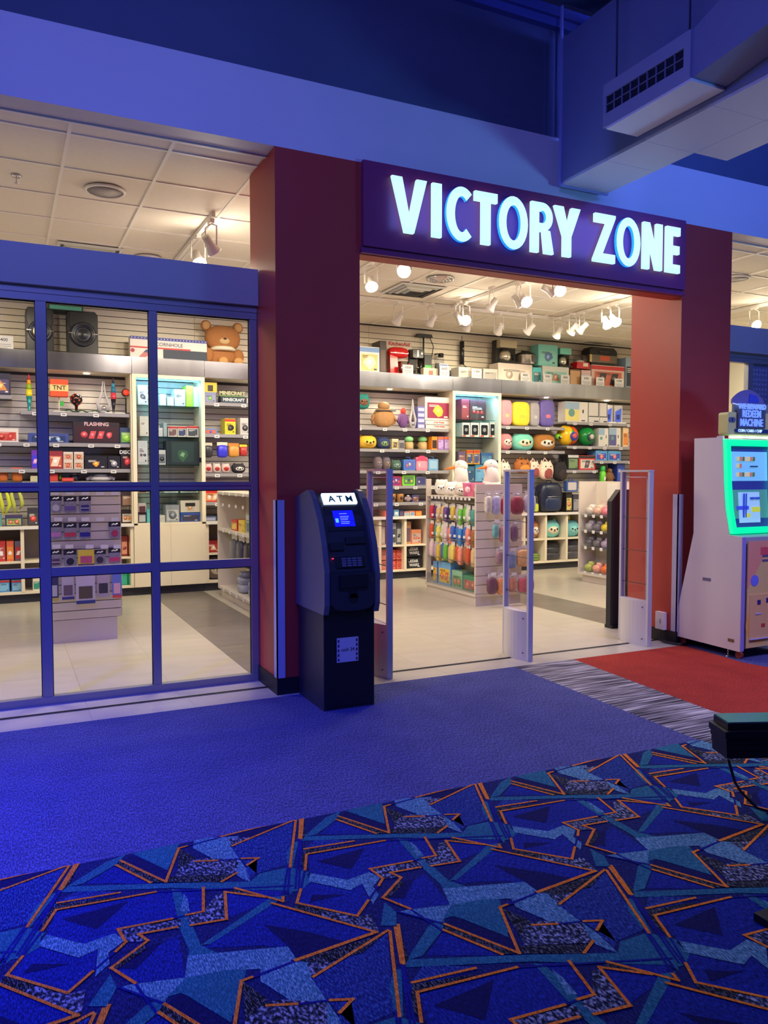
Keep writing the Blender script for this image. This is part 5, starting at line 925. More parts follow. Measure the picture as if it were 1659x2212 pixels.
# ================================================================== goods on the back wall
CRM = (226, 216, 198); WH = (232, 230, 230); GY = (120, 118, 128); DK = (34, 32, 40); TEAL = (126, 206, 196); RD = (196, 44, 44); OR = (232, 130, 50); BL = (60, 90, 180); YL = (236, 204, 60); GN = (80, 170, 80); PK = (226, 120, 160); PU = (120, 84, 170); BR = (140, 92, 60)
T_ = 2.83
row(T_, [
 ('speaker', 55, 116, 663, DK, (206, 196, 150), 'black party speaker with a pale cone ring, half behind the first mullion', 'party_speaker', 'speaker', dict(d=.30)),
 ('speaker', 146, 212, 671, DK, (60, 62, 72), 'black party speaker with a dark cone standing right of the other speaker', 'party_speaker', 'speaker', dict(d=.30)),
 ('cornhole', 281, 447, 731, WH, RD, 'white bean bag toss box with blue star band on the metal fascia', 'game_box', 'boxed game', dict(d=.12)),
 ('bear', 437, 534, 692, BR, OR, 'large brown teddy bear sitting on the metal fascia behind the left storefront', 'teddy_bear', 'plush toy', dict(d=.30)),
 ('card', -22, 29, 725, WH, WH, 'white price card printed 10400 at the left edge of the fascia', 'price_card', 'sign', dict(txt='10400', d=.01)),
 ('box', 776, 820, 749, WH, (230, 196, 120), 'white appliance box with blue heading behind the left red pillar edge', 'appliance_box', 'box', dict(band=(120, 160, 220), c3=(250, 236, 200))),
 ('box', 821, 834, 736, (62, 54, 56), (90, 60, 52), 'narrow dark box standing beside the stand mixer carton', 'appliance_box', 'box', dict(d=.26)),
 ('box', 835, 889, 738, (216, 200, 184), (206, 190, 176), 'tall beige mixer carton with red heading on the fascia', 'mixer_carton', 'box', dict(d=.10, dy=.24, txt='KitchenAid', tc=(180, 50, 40), ts=.075, tz=.93)),
 ('mixer', 845, 889, 747, RD, RD, 'glossy red stand mixer in front of its beige carton', 'stand_mixer', 'kitchen appliance', dict(d=.22)),
 ('espresso', 893, 916, 753, DK, DK, 'black espresso machine right of the red stand mixer', 'espresso_machine', 'kitchen appliance', dict(d=.24, dy=.08)),
 ('box', 917, 933, 766, (50, 50, 54), (60, 190, 70), 'small dark box with bright green label by the espresso machine', 'gadget_box', 'box', dict(t=.55, m=.04, dy=.12)),
 ('box', 915, 947, 795, (222, 214, 190), (190, 90, 70), 'low cream box with small red print on the fascia', 'gadget_box', 'box', dict(m=.36, d=.09)),
 ('stand', 901, 936, 721, DK, DK, 'grey camera stand with flat top plate rising above the kitchen goods', 'camera_stand', 'camera stand', dict(d=.10, dy=.22)),
 ('glassap', 940, 968, 762, WH, WH, 'clear glass and steel kitchen gadget with a black lid', 'glass_jar', 'kitchen gadget', dict(dy=.14, d=.14)),
 ('box', 949, 968, 785, (176, 184, 200), BL, 'small grey box with blue top strip right of the cream box', 'gadget_box', 'box', dict(d=.08, t=.9)),
 ('stick', 994, 1008, 735, DK, DK, 'black massage stick held upright on a jointed clamp', 'massage_stick', 'gadget', dict(d=.08, dy=.22)),
 ('box', 991, 1016, 793, (216, 212, 208), (190, 188, 186), 'plain white box left of the white price card near the fascia middle', 'gadget_box', 'box', dict()),
 ('box', 1044, 1075, 797, (206, 204, 200), (180, 176, 172), 'low pale box just left of the coffee maker on the fascia', 'gadget_box', 'box', dict(d=.14)),
 ('box', 1076, 1150, 786, (228, 214, 204), (236, 226, 214), 'wide white carton under the coffee maker and the pressure cooker', 'appliance_carton', 'box', dict(c3=(206, 190, 176), n=2, d=.24)),
 ('coffee', 1079, 1122, 734, DK, (196, 184, 160), 'black and steel coffee maker on the wide white carton', 'coffee_maker', 'kitchen appliance', dict(on=(1113, 786), d=.2)),
 ('cooker', 1124, 1161, 757, WH, DK, 'steel pressure cooker with black lid right of the coffee maker', 'pressure_cooker', 'kitchen appliance', dict(on=(1113, 786), d=.2)),
 ('box', 1151, 1170, 794, (80, 200, 206), (60, 110, 120), 'small turquoise box under the pressure cooker edge', 'gadget_box', 'box', dict()),
 ('box', 1172, 1229, 792, (216, 220, 214), (150, 206, 196), 'white waffle maker carton with mint print under the mint appliances', 'appliance_carton', 'box', dict(c3=(180, 120, 90), d=.22)),
 ('box', 1163, 1205, 745, TEAL, (140, 214, 204), 'large mint green retro toaster box with blue stripe on the white carton', 'toaster_box', 'kitchen appliance', dict(on=(1200.5, 792), c3=(90, 130, 180), d=.2)),
 ('coffee', 1209, 1238, 751, DK, TEAL, 'small mint and black drip machine right of the mint toaster', 'drip_machine', 'kitchen appliance', dict(on=(1200.5, 792), d=.18)),
 ('box', 1231, 1254, 798, (120, 84, 60), (206, 160, 110), 'small brown waffle picture box left of the popcorn maker', 'gadget_box', 'box', dict(t=.92, m=.05)),
 ('popcorn', 1246, 1275, 766, RD, WH, 'red popcorn maker with clear dome on the pile of boxes', 'popcorn_maker', 'kitchen appliance', dict(on=(1254, 796), d=.16)),
 ('box', 1256, 1276, 800, (226, 190, 190), (200, 210, 220), 'small pink and white box under the popcorn maker', 'gadget_box', 'box', dict()),
 ('box', 1278, 1349, 790, (222, 190, 180), (206, 110, 90), 'red and white pizza oven carton under the black grill', 'appliance_carton', 'box', dict(band=(206, 54, 60), c3=(60, 56, 60), n=2)),
 ('grill', 1274, 1333, 751, DK, RD, 'black and steel tabletop grill on the red and white carton', 'tabletop_grill', 'kitchen appliance', dict(on=(1313.5, 789.5), d=.2)),
 ('box', 1352, 1372, 773, (150, 176, 200), (60, 66, 80), 'pale blue box at the right end of the fascia beside the pillar', 'appliance_box', 'box', dict())])
for i, (x0, x1, yt, t) in enumerate(((870, 893, 788, '10500'), (950, 971, 790, '6600'), (1019, 1041, 797, '21800'), (1125, 1145, 805, '8400'), (1174, 1192, 808, '9200'), (1212, 1231, 810, '5800'), (1256, 1278, 812, '4700'), (1288, 1306, 815, '7600'), (1328, 1347, 818, '12700'))):
    row(T_, [('card', x0, x1, yt, WH, WH, 'white price card in front of ' + ('the red stand mixer bowl', 'the grey and blue gadget box', 'the empty stretch left of the coffee maker', 'the wide carton below the coffee maker', 'the turquoise box', 'the small brown waffle box', 'the red popcorn maker', 'the left half of the pizza oven carton', 'the right half of the pizza oven carton')[i], 'price_card', 'sign', dict(txt=t, d=.01, dy=-.07))])
row(T_, [('box', 104, 180, 657, (40, 60, 60), (90, 180, 150), 'flat dark box with green front lying across the two speakers', 'flat_box', 'box', dict(up=atY(150, 672, 9.84).z - T_ + .004, d=.26, m=.04))])
# ---- left storefront bay
row(2.338, [('box', -20, 23, 806, (44, 44, 70), (90, 80, 120), 'dark framed figure box at the left edge on the small upper shelf', 'figure_box', 'box', dict(c3=(220, 150, 80)))])
row(2.172, [
 ('lava', 55, 70, 807, RD, RD, 'rainbow coloured lava lamp on the top shelf left of the mullion', 'lava_lamp', 'lamp', dict(d=.08, cs=((40, 150, 150), (236, 220, 50), (150, 190, 50), (236, 170, 50), (214, 60, 60)))),
 ('tnt', 108, 147, 820, RD, RD, 'orange cube lamp with TNT lettering on a thin white stem', 'cube_lamp', 'lamp', dict(d=.1)),
 ('disco', 152, 180, 849, DK, DK, 'dark disco ball lamp with coloured lenses on the top shelf', 'disco_lamp', 'lamp', dict(d=.15)),
 ('arc', 209, 240, 823, WH, WH, 'pale sculpted arch lamp beside the blue lava lamp', 'arch_lamp', 'lamp', dict(d=.1)),
 ('lava', 239, 252, 815, BL, BL, 'blue and red lava lamp with black base and cap', 'lava_lamp', 'lamp', dict(d=.08, cs=((34, 34, 44), (206, 60, 80), (40, 120, 160), (60, 140, 180), (50, 60, 76)))),
 ('clip', 264, 282, 839, DK, RD, 'small black desk lamp with a round red lens at the shelf end', 'desk_lamp', 'lamp', dict(d=.1))])
g = MB(M((50, 80, 60), .5)); x0 = atY(130, 880, 9.84).x; g.tube([(x0 + .02 * i + .25 * i / 9, 9.86 + .03 * math.sin(i * 2.1), 2.182 + .01 * (i % 3)) for i in range(12)], .010); g.tube([(x0 + .30 + .04 * i, 9.85 + .02 * math.cos(i * 1.7), 2.180) for i in range(12)], .007, mat=WHITE); o = solo('power_cords', g, 'tangle of dark and white cords around the disco lamp base', 'cable', kind='stuff')
row(1.817, [
 ('box', -14, 40, 925, (226, 216, 214), (200, 80, 70), 'white box with red lobster-like print on the second shelf at the left edge', 'toy_box', 'box', dict(c3=(190, 60, 50), n=2)),
 ('box', 61, 149, 936, (60, 76, 150), (40, 60, 110), 'long blue light saber toy box crossing behind the mullion', 'toy_box', 'box', dict(c3=(150, 180, 220), n=3)),
 ('box', 158, 258, 912, (40, 28, 38), (60, 30, 40), 'wide black tool set box with rows of red and white parts', 'game_box', 'box', dict(c3=(214, 80, 90), n=4, d=.1, m=.04, t=.8, txt='FLASHING', tc=(220, 180, 190), ts=.06, tz=.9)),
 ('box', 259, 289, 924, (50, 70, 110), (110, 170, 60), 'small box with green goggles print at the end of the second shelf', 'toy_box', 'box', dict(c3=(150, 220, 80)))])
row(1.518, [
 ('box', 68, 84, 972, (110, 50, 190), (70, 60, 230), 'narrow purple glowing print box left of the first mullion', 'toy_box', 'box', dict(c3=(230, 160, 220))),
 ('box', 104, 136, 974, (150, 50, 60), (206, 100, 70), 'red outdoor toy box right of the first mullion on the third shelf', 'toy_box', 'box', dict(c3=(240, 220, 200))),
 ('box', 183, 232, 985, (26, 26, 40), (32, 34, 52), 'black headphone box with an orange disc', 'headphone_box', 'box', dict(c3=(240, 160, 60), d=.12)),
 ('box', 233, 260, 985, (26, 26, 40), (32, 34, 52), 'black headphone box with a silver disc', 'headphone_box', 'box', dict(c3=(170, 172, 186), d=.12)),
 ('box', 261, 289, 973, (24, 22, 30), (60, 24, 34), 'black box with white lettering DISCO and red print', 'toy_box', 'box', dict(c3=(210, 60, 70), txt='DISCO', tc=(230, 230, 235), ts=.06, tz=.90))])
for i, (x, u, nm) in enumerate(((137, 0, 'lower left'), (160, 0, 'lower right'), (137, .1, 'upper left'), (160, .1, 'upper right'))):
    row(1.518, [('box', x, x + 21, (976 if u else 994), (220, 206, 196), (206, 170, 140), 'small white card game box, %s of the block of four' % nm, 'card_game', 'box', dict(c3=(200, 90, 70), up=u, d=.1))])
row(1.375, [
 ('box', 105, 126, 1023, (200, 60, 60), (220, 80, 70), 'low red tray box behind the first pane above the mid rail', 'toy_box', 'box', dict()), ('fig', 127, 133, 1019, (120, 190, 60), (140, 200, 60), 'bright green bubble toy on the low shelf above the mid rail', 'bubble_toy', 'toy', dict()),
 ('box', 134, 160, 1032, (200, 60, 64), (220, 90, 80), 'low red box beside the bright green bubble toy', 'toy_box', 'box', dict(d=.1, dy=-.1)), ('fig', 152, 172, 1021, (60, 60, 80), (170, 170, 170), 'small dark dome toy above the mid rail', 'dome_toy', 'toy', dict()),
 ('fig', 188, 250, 1024, (230, 228, 226), (230, 228, 226), 'white model boat shaped toy with rounded top above the mid rail', 'white_toy', 'toy', dict()),
 ('pack', -10, 18, 1012, (226, 120, 60), (220, 90, 70), 'orange hanging toy packet at the left edge above the mid rail', 'toy_packet', 'toy', dict()), ('pack', 25, 50, 1010, (232, 130, 60), (226, 100, 70), 'orange hanging toy packet second from the left edge', 'toy_packet', 'toy', dict()), ('box', 66, 84, 1028, (226, 216, 180), (200, 200, 160), 'small cream box left of the mullion above the mid rail', 'toy_box', 'box', dict())])
hang([('strap', 0, 19, 1060, 1111, (206, 216, 60), (206, 216, 60), 'pair of yellow curved straps hanging under the mid rail at the left edge', 'curved_toy', 'toy'), ('strap', 25, 47, 1060, 1108, (190, 200, 90), (190, 200, 90), 'pair of greenish yellow curved straps, second from the left edge', 'curved_toy', 'toy')])
row(.868, [('box', 11, 49, 1114, (70, 64, 110), (150, 190, 110), 'toy car set box with striped lower edge on the left counter', 'toy_box', 'box', dict(c3=(200, 110, 90), n=2)), ('box', 60, 83, 1098, (60, 60, 72), (80, 80, 90), 'dark box with a small red figure on the left counter', 'toy_box', 'box', dict(c3=(220, 70, 70))),
 ('box', -22, 4, 1112, (90, 150, 170), (100, 180, 120), 'colourful toy box cut by the left picture edge on the counter', 'toy_box', 'box', dict()), ('box', 262, 290, 1102, (36, 30, 40), (210, 200, 190), 'black lamp packaging with two lamp pictures right of the sock stand', 'lamp_packaging', 'box', dict(c3=(200, 120, 60), n=2)),
 ('box', 262, 290, 1062, (60, 50, 60), (150, 120, 100), 'stacked dark gift box above the lamp packaging', 'gift_box', 'box', dict(up=.20, d=.12))])
row(.473, [('box', x0, x1, 1169, c, a, l, 'blaster_box', 'box', dict(c3=(240, 240, 240))) for x0, x1, c, a, l in ((-8, 12, (200, 60, 60), (190, 90, 90), 'red blaster box leftmost in the upper cubby'), (14, 30, (230, 110, 70), (240, 150, 70), 'orange blaster box in the upper cubby'), (32, 47, (110, 100, 130), (190, 60, 70), 'grey and red blaster box next to the cubby divider'))] +
 [('box', 262, 276, 1158, (120, 40, 40), (220, 150, 120), 'red mug box left column in the cubby right of the sock stand', 'mug_box', 'box', dict(c3=(120, 40, 50))), ('box', 277, 291, 1158, (130, 44, 40), (224, 160, 130), 'red mug box right column in the cubby right of the sock stand', 'mug_box', 'box', dict(c3=(120, 40, 50)))])
row(.125, [('box', -2, 21, 1253, (70, 140, 210), (130, 190, 230), 'light blue box leftmost in the bottom cubby', 'toy_box', 'box', dict(band=(190, 60, 50))), ('box', 25, 47, 1253, (70, 140, 210), (140, 196, 232), 'light blue box beside the divider in the bottom cubby', 'toy_box', 'box', dict(band=(190, 60, 50))),
 ('box', 71, 90, 1249, (226, 220, 206), (60, 150, 130), 'white and teal box in the bottom cubby behind the mullion', 'toy_box', 'box', dict()), ('box', 262, 276, 1236, (40, 160, 130), (60, 180, 150), 'green box, left one in the bottom cubby right of the sock stand', 'toy_box', 'box', dict()), ('box', 277, 291, 1236, (40, 160, 130), (60, 180, 150), 'green box, right one in the bottom cubby right of the sock stand', 'toy_box', 'box', dict())])
# ---- glass case 1
row(2.288, [('box', 298, 319, 832, (200, 214, 222), (206, 220, 228), 'tall white console box on the top glass shelf', 'console_box', 'box', dict(c3=(90, 90, 100))), ('box', 345, 359, 851, (206, 220, 230), (214, 226, 232), 'small white phone box on the top glass shelf', 'phone_box', 'box', {}), ('box', 361, 376, 857, (206, 222, 230), (214, 226, 232), 'smallest white box on the top glass shelf', 'phone_box', 'box', {}),
 ('box', 377, 401, 841, (196, 214, 236), (200, 218, 240), 'pale blue white box left of the lime green one', 'tablet_box', 'box', {}), ('box', 402, 418, 833, (170, 226, 60), (176, 230, 80), 'lime green box on the top glass shelf', 'tablet_box', 'box', dict(dy=.05)), ('box', 419, 430, 836, (196, 226, 220), (200, 230, 226), 'pale mint box right of the lime green one', 'tablet_box', 'box', {})])
row(1.913, [('box', 302, 321, 899, (206, 204, 196), (214, 212, 204), 'tall off-white console box on the second glass shelf', 'console_box', 'box', {}), ('box', 342, 352, 924, (206, 206, 206), (190, 196, 196), 'small white box left of the red striped controller boxes', 'gadget_box', 'box', {}), ('box', 353, 361, 913, (150, 170, 180), (160, 180, 186), 'narrow grey box on the second glass shelf', 'gadget_box', 'box', {}),
 ('box', 363, 383, 921, (220, 210, 206), (120, 90, 90), 'white controller box with red top stripe, left of three', 'controller_box', 'box', dict(band=RD)), ('box', 384, 403, 921, (226, 220, 200), (70, 80, 120), 'white controller box with red top stripe, middle of three', 'controller_box', 'box', dict(band=RD)), ('box', 404, 429, 920, (220, 214, 214), (80, 84, 92), 'white controller box with red top stripe, right of three', 'controller_box', 'box', dict(band=RD))])
row(1.571, [('box', 298, 319, 952, (196, 204, 210), (206, 212, 216), 'white earphone box on the third glass shelf', 'gadget_box', 'box', dict(c3=(60, 60, 70), n=2)), ('box', 342, 358, 972, (190, 196, 200), (110, 116, 126), 'small white headset box beside the big black box', 'headset_box', 'box', dict(c3=(40, 44, 54))), ('box', 359, 430, 953, (34, 46, 52), (44, 66, 66), 'large black console box with green line pattern', 'console_box', 'box', dict(m=.16, t=.95, c3=(60, 100, 70)))])
row(1.228, [('box', 355, 385, 1052, (190, 200, 200), (170, 180, 184), 'flat white gadget box on the fourth glass shelf', 'gadget_box', 'box', {}), ('box', 390, 428, 1048, (176, 190, 190), (120, 130, 136), 'flat pale camera box on the fourth glass shelf', 'gadget_box', 'box', dict(c3=(70, 76, 84))), ('box', 298, 318, 1050, (216, 170, 140), (60, 64, 80), 'small orange and dark box on the fourth glass shelf', 'gadget_box', 'box', {})])
row(.868, [('box', 299, 316, 1087, (196, 190, 196), (90, 60, 70), 'white box with dark red picture at the bottom of the left glass case', 'gadget_box', 'box', dict(up=.11)), ('box', 299, 316, 1106, (60, 66, 90), (190, 196, 206), 'dark box under the white one at the bottom of the left glass case', 'gadget_box', 'box', {}), ('box', 317, 330, 1100, (90, 180, 190), (100, 190, 200), 'turquoise box at the bottom of the left glass case', 'gadget_box', 'box', {}),
 ('box', 343, 357, 1113, (206, 206, 200), (190, 190, 186), 'small white box left at the bottom of the glass case', 'gadget_box', 'box', {}), ('box', 358, 388, 1091, (150, 154, 166), (196, 200, 206), 'tilted grey console package at the bottom of the glass case', 'gadget_box', 'box', dict(c3=(110, 114, 130))),
 ('box', 390, 433, 1107, (50, 84, 170), (60, 60, 90), 'flat blue console box under the headset box', 'console_box', 'box', dict(d=.24)), ('box', 390, 432, 1081, (214, 206, 196), (200, 190, 180), 'white headset box with a face wearing a dark visor', 'visor_box', 'box', dict(up=.118, c3=(206, 150, 110), m=.3))])
vb = [o for o in bpy.data.objects if o.name.startswith('visor_box')][0]
part('visor_picture', MB(M((40, 38, 44), .4)).box(-.06, .06, -.117, -.1125, .075, .115), vb)
# ---- bay 2, part seen through the left storefront
row(2.351, [('box', 441, 467, 847, (130, 140, 180), (150, 150, 190), 'blue grey box with a green star under the yellow box', 'toy_box', 'box', dict(c3=(110, 170, 90), d=.2)), ('box', 440, 469, 826, (226, 190, 60), (60, 50, 40), 'yellow box with black stripes on top of the blue grey box', 'toy_box', 'box', dict(up=.125, d=.18, m=.3)),
 ('box', 477, 533, 857, (40, 50, 66), (60, 80, 96), 'dark box with white lettering MINECRAFT on the top shelf', 'light_box', 'box', dict(d=.14, txt='MINECRAFT', tc=(225, 228, 232), ts=.052, tz=.5))])
p = atY(477, 850, 9.86); q = atY(531, 850, 9.86); e = empty('word_light', ((p.x + q.x) / 2, 9.93, 2.351 + .075), 'pale block letter MINECRAFT light with a green grass strip below', 'light')
part('lettering', text_mb('MINECRAFT', .062, 0, 0, .055, M((196, 196, 160), .5), .02, bold=.003), e); part('grass_strip', MB(M((96, 160, 60), .7)).box(-(q.x - p.x) / 2, (q.x - p.x) / 2, -.03, .03, .0, .022), e)
row(1.958, [('box', 442, 469, 926, (110, 130, 190), (206, 110, 80), 'low blue and orange box on the second shelf', 'toy_box', 'box', dict(c3=(60, 70, 180))), ('box', 486, 509, 904, (224, 214, 60), (214, 200, 50), 'yellow box with red lettering on the second shelf', 'toy_box', 'box', dict(band=(206, 70, 50), c3=(40, 38, 34))), ('box', 519, 540, 903, (206, 204, 204), (190, 188, 190), 'white tall box at the jamb on the second shelf', 'toy_box', 'box', dict(c3=(60, 60, 66)))])
hang([('pack', 442, 461, 956, 988, (50, 52, 60), (206, 200, 180), 'black hanging pouch, leftmost of the peg row', 'pouch', 'toy'), ('pack', 471, 494, 955, 988, (60, 60, 220), (226, 220, 190), 'blue and white hanging pouch in the peg row', 'pouch', 'toy'), ('pack', 495, 519, 957, 987, (214, 150, 70), (196, 130, 60), 'orange hanging pouch in the peg row', 'pouch', 'toy'), ('pack', 520, 536, 960, 985, (190, 60, 60), (236, 210, 60), 'red hanging pouch by the jamb', 'pouch', 'toy')])
row(1.47, [('plush', 442, 460, 1000, (214, 190, 190), (200, 60, 60), 'small red and white plush, left of three above the rail', 'plush_toy', 'plush toy', dict(d=.1)), ('plush', 461, 479, 1000, (220, 200, 196), (200, 70, 60), 'small red and white plush, middle of three above the rail', 'plush_toy', 'plush toy', dict(d=.1)), ('plush', 480, 499, 1000, (216, 190, 186), (206, 60, 56), 'small red and white plush, right of three above the rail', 'plush_toy', 'plush toy', dict(d=.1)), ('plush', 504, 533, 1000, (50, 48, 56), (230, 228, 224), 'black and white round plush near the jamb', 'plush_toy', 'plush toy', dict(d=.16))])
row(1.11, [('box', 442, 475, 1058, (206, 50, 50), (230, 150, 90), 'red toy box with orange figures under the mid rail', 'toy_box', 'box', dict(c3=(220, 210, 200), n=2)), ('box', 476, 497, 1057, (200, 190, 220), (206, 200, 226), 'pale lilac box with a pink dot beside the red toy box', 'toy_box', 'box', dict(c3=(230, 80, 120)))])
row(.868, [('box', 442, 468, 1115, (70, 84, 120), (150, 156, 190), 'dark blue low box on the counter left of the display unit', 'toy_box', 'box', {}), ('box', 470, 496, 1114, (40, 60, 74), (120, 160, 160), 'dark teal low box on the counter beside the display unit', 'toy_box', 'box', {})])
row(.473, [('box', 447, 476, 1168, (150, 34, 40), (180, 60, 50), 'red toy box with a pale round picture in the cubby', 'toy_box', 'box', dict(c3=(220, 200, 170))), ('box', 477, 496, 1168, (160, 40, 40), (190, 80, 60), 'red toy box right of its twin in the cubby', 'toy_box', 'box', dict(c3=(220, 180, 150)))])
row(.125, [('plush', 448, 490, 1199, (120, 108, 108), (214, 200, 184), 'large grey round plush with pale belly in the bottom cubby', 'plush_toy', 'plush toy', {})])
# ---- bay 2, part seen through the opening
row(2.103, [
 ('plush', 772, 802, 848, (40, 130, 124), (130, 90, 70), 'dark teal plush toy high at the left end of the shelf', 'plush_toy', 'plush toy', dict(up=.24, d=.16)), ('fig', 808, 862, 866, (176, 130, 84), (166, 126, 84), 'brown plush backpack with side pockets and a dark belt', 'plush_backpack', 'backpack', dict(flap=1, d=.2)),
 ('fig', 863, 886, 880, (110, 70, 130), (206, 60, 60), 'small purple and red figure in blister pack', 'toy_figure', 'toy', dict(d=.12)), ('arc', 887, 902, 862, WH, WH, 'pale slim trophy-like lamp between the figure and the can stack', 'slim_lamp', 'lamp', dict(d=.08)),
 ('box', 919, 977, 908, (222, 212, 212), (226, 216, 216), 'flat white box with red logo, topmost of the two flat ones', 'flat_box', 'box', dict(up=.055, d=.24, txt='STAR WARS', tc=(206, 50, 56), ts=.032, tz=.5)), ('box', 920, 978, 917, (218, 208, 208), (222, 212, 212), 'flat white box with red logo, at the bottom of the pile', 'flat_box', 'box', dict(d=.25, txt='STAR WARS', tc=(206, 50, 56), ts=.032, tz=.5)),
 ('box', 918, 975, 858, (214, 200, 206), (150, 40, 80), 'large white and crimson toy sword box with yellow blade', 'toy_box', 'box', dict(up=.117, d=.22, band=(226, 214, 214), c3=(230, 190, 60), t=.76))])
for i in range(4): row(2.103, [('box', 902, 918, 861 + (3 - i) * 16, (110, 110, 180), (190, 190, 226), 'blue white can box, %s of the stack of four' % ('bottom', 'second', 'third', 'top')[i], 'can_box', 'box', dict(up=.078 * i, h=.075, d=.12))])
row(1.807, [('plush', 779, 819, 938, (240, 190, 60), (246, 206, 90), 'big yellow plush hood on the second shelf by the left pillar edge', 'plush_toy', 'plush toy', dict(d=.26)), ('plush', 819, 845, 943, (44, 60, 110), (130, 160, 120), 'dark blue plush head beside the yellow one', 'plush_toy', 'plush toy', dict(d=.16)),
 ('box', 847, 861, 948, (206, 196, 170), (180, 160, 70), 'cream figurine box on the second shelf', 'figurine_box', 'box', dict(c3=(90, 80, 80))), ('box', 862, 874, 951, (150, 146, 156), (90, 90, 100), 'grey figurine box right of the cream one', 'figurine_box', 'box', {}),
 ('mug', 871, 904, 942, GN, GN, 'tan mug with round green lid, left of the pair', 'novelty_mug', 'mug', dict(d=.12)), ('mug', 900, 934, 942, GN, GN, 'tan mug with round green lid, right of the pair', 'novelty_mug', 'mug', dict(d=.12, dy=.06)),
 ('box', 933, 945, 943, (240, 140, 40), (60, 40, 40), 'orange and black puzzle box standing on the second shelf', 'puzzle_box', 'box', {}), ('box', 946, 959, 943, (150, 110, 190), (190, 160, 220), 'purple figure box, left of two', 'figurine_box', 'box', dict(band=(240, 110, 50))), ('box', 960, 974, 943, (160, 120, 196), (196, 170, 226), 'purple figure box, right of two', 'figurine_box', 'box', dict(band=(240, 110, 50)))])
row(1.511, [('plush', 811, 829, 984, (110, 96, 108), (130, 120, 130), 'small grey plush, left one on the third shelf', 'plush_toy', 'plush toy', dict(d=.12)), ('plush', 829, 847, 985, (104, 96, 110), (140, 120, 110), 'small grey plush, right one on the third shelf', 'plush_toy', 'plush toy', dict(d=.12)), ('plush', 847, 870, 992, (70, 96, 90), (130, 160, 150), 'grey green plush on the third shelf', 'plush_toy', 'plush toy', dict(d=.12)),
 ('lunch', 872, 898, 988, (70, 120, 200), (90, 100, 190), 'blue lunch bag with two printed figures', 'lunch_bag', 'bag', dict(d=.1, cs=((180, 110, 120), (230, 200, 150)))), ('lunch', 899, 924, 982, (224, 130, 160), (230, 150, 170), 'pink house-shaped lunch bag with a roof flap', 'lunch_bag', 'bag', dict(d=.1, roof=1, cs=((240, 200, 210),))), ('lunch', 925, 947, 987, (110, 160, 210), (150, 190, 220), 'pale blue lunch bag next to the pink house one', 'lunch_bag', 'bag', dict(d=.1))])
row(1.298, [('lunch', 843, 868, 1025, (190, 40, 90), (110, 60, 130), 'crimson lunch box with dark picture', 'lunch_box', 'lunch box', dict(d=.1, cs=((220, 110, 110), (200, 200, 220), (220, 90, 90)))), ('lunch', 869, 897, 1022, (120, 210, 60), (90, 130, 80), 'lime green lunch box with dark picture', 'lunch_box', 'lunch box', dict(d=.1, cs=((140, 190, 90), (60, 80, 110), (200, 190, 90)))), ('lunch', 899, 921, 1026, (100, 96, 130), (60, 66, 120), 'grey blue lunch box on the fourth shelf', 'lunch_box', 'lunch box', dict(d=.1, cs=((180, 180, 190),)))])
row(1.067, [('pot', 843, 858, 1067, (196, 140, 80), (60, 50, 50), 'orange brown pumpkin mug, left of two', 'pumpkin_mug', 'mug', dict(d=.1)), ('pot', 860, 875, 1067, (200, 144, 84), (60, 50, 50), 'orange brown pumpkin mug, right of two', 'pumpkin_mug', 'mug', dict(d=.1)), ('fig', 877, 890, 1069, (150, 130, 140), (200, 190, 190), 'small pale figurine right of the pumpkin mugs', 'toy_figure', 'toy', dict(d=.08)), ('box', 891, 905, 1069, (70, 70, 120), (130, 90, 80), 'small dark blue figurine box on the fifth shelf', 'figurine_box', 'box', {})])
row(.868, [('box', 832, 849, 1103, (226, 100, 80), (236, 130, 100), 'red orange box on the counter under the mugs', 'toy_box', 'box', {}), ('box', 851, 862, 1101, (90, 140, 190), (150, 190, 210), 'blue box on the counter under the mugs', 'toy_box', 'box', dict(c3=(220, 220, 230))), ('box', 863, 872, 1103, (60, 60, 100), (90, 80, 120), 'dark box squeezed between the blue and white ones', 'toy_box', 'box', {}), ('box', 874, 884, 1105, (220, 210, 206), (150, 170, 190), 'white milk-carton shaped box, left of two', 'toy_box', 'box', dict(band=(206, 80, 60))), ('box', 886, 896, 1104, (224, 214, 208), (120, 150, 190), 'white milk-carton shaped box, right of two', 'toy_box', 'box', dict(band=(206, 80, 60))), ('box', 898, 911, 1104, (236, 120, 60), (220, 150, 70), 'orange box at the end of the counter by the white gondola', 'toy_box', 'box', {})])
row(.473, [('box', 822, 832, 1128, (170, 150, 150), (200, 190, 180), 'narrow pale box behind the left security gate', 'toy_box', 'box', {}), ('box', 846, 856, 1130, (176, 176, 176), (80, 86, 90), 'grey figure box, left column in the upper cubby', 'figure_box', 'box', dict(c3=(200, 200, 200))), ('box', 857, 867, 1129, (90, 96, 110), (180, 184, 186), 'dark figure box, right column in the upper cubby', 'figure_box', 'box', dict(c3=(40, 44, 50))),
 ('box', 877, 888, 1127, (206, 150, 110), (120, 90, 110), 'tall orange and grey box, left in the upper right cubby', 'figure_box', 'box', {}), ('box', 889, 910, 1144, (216, 140, 100), (196, 176, 170), 'orange box with rows of small pictures in the upper right cubby', 'figure_box', 'box', dict(c3=(190, 80, 60), n=3))])
for i in range(4): row(.125, [('box', (843, 856)[i % 2], (855, 868)[i % 2], (1209, 1188)[i // 2], (206, 84, 70), (224, 120, 100), 'salmon red boxed toy, %s of the block of four' % ('lower left', 'lower right', 'upper left', 'upper right')[i], 'toy_box', 'box', dict(up=.125 * (i // 2), c3=(180, 60, 60)))])
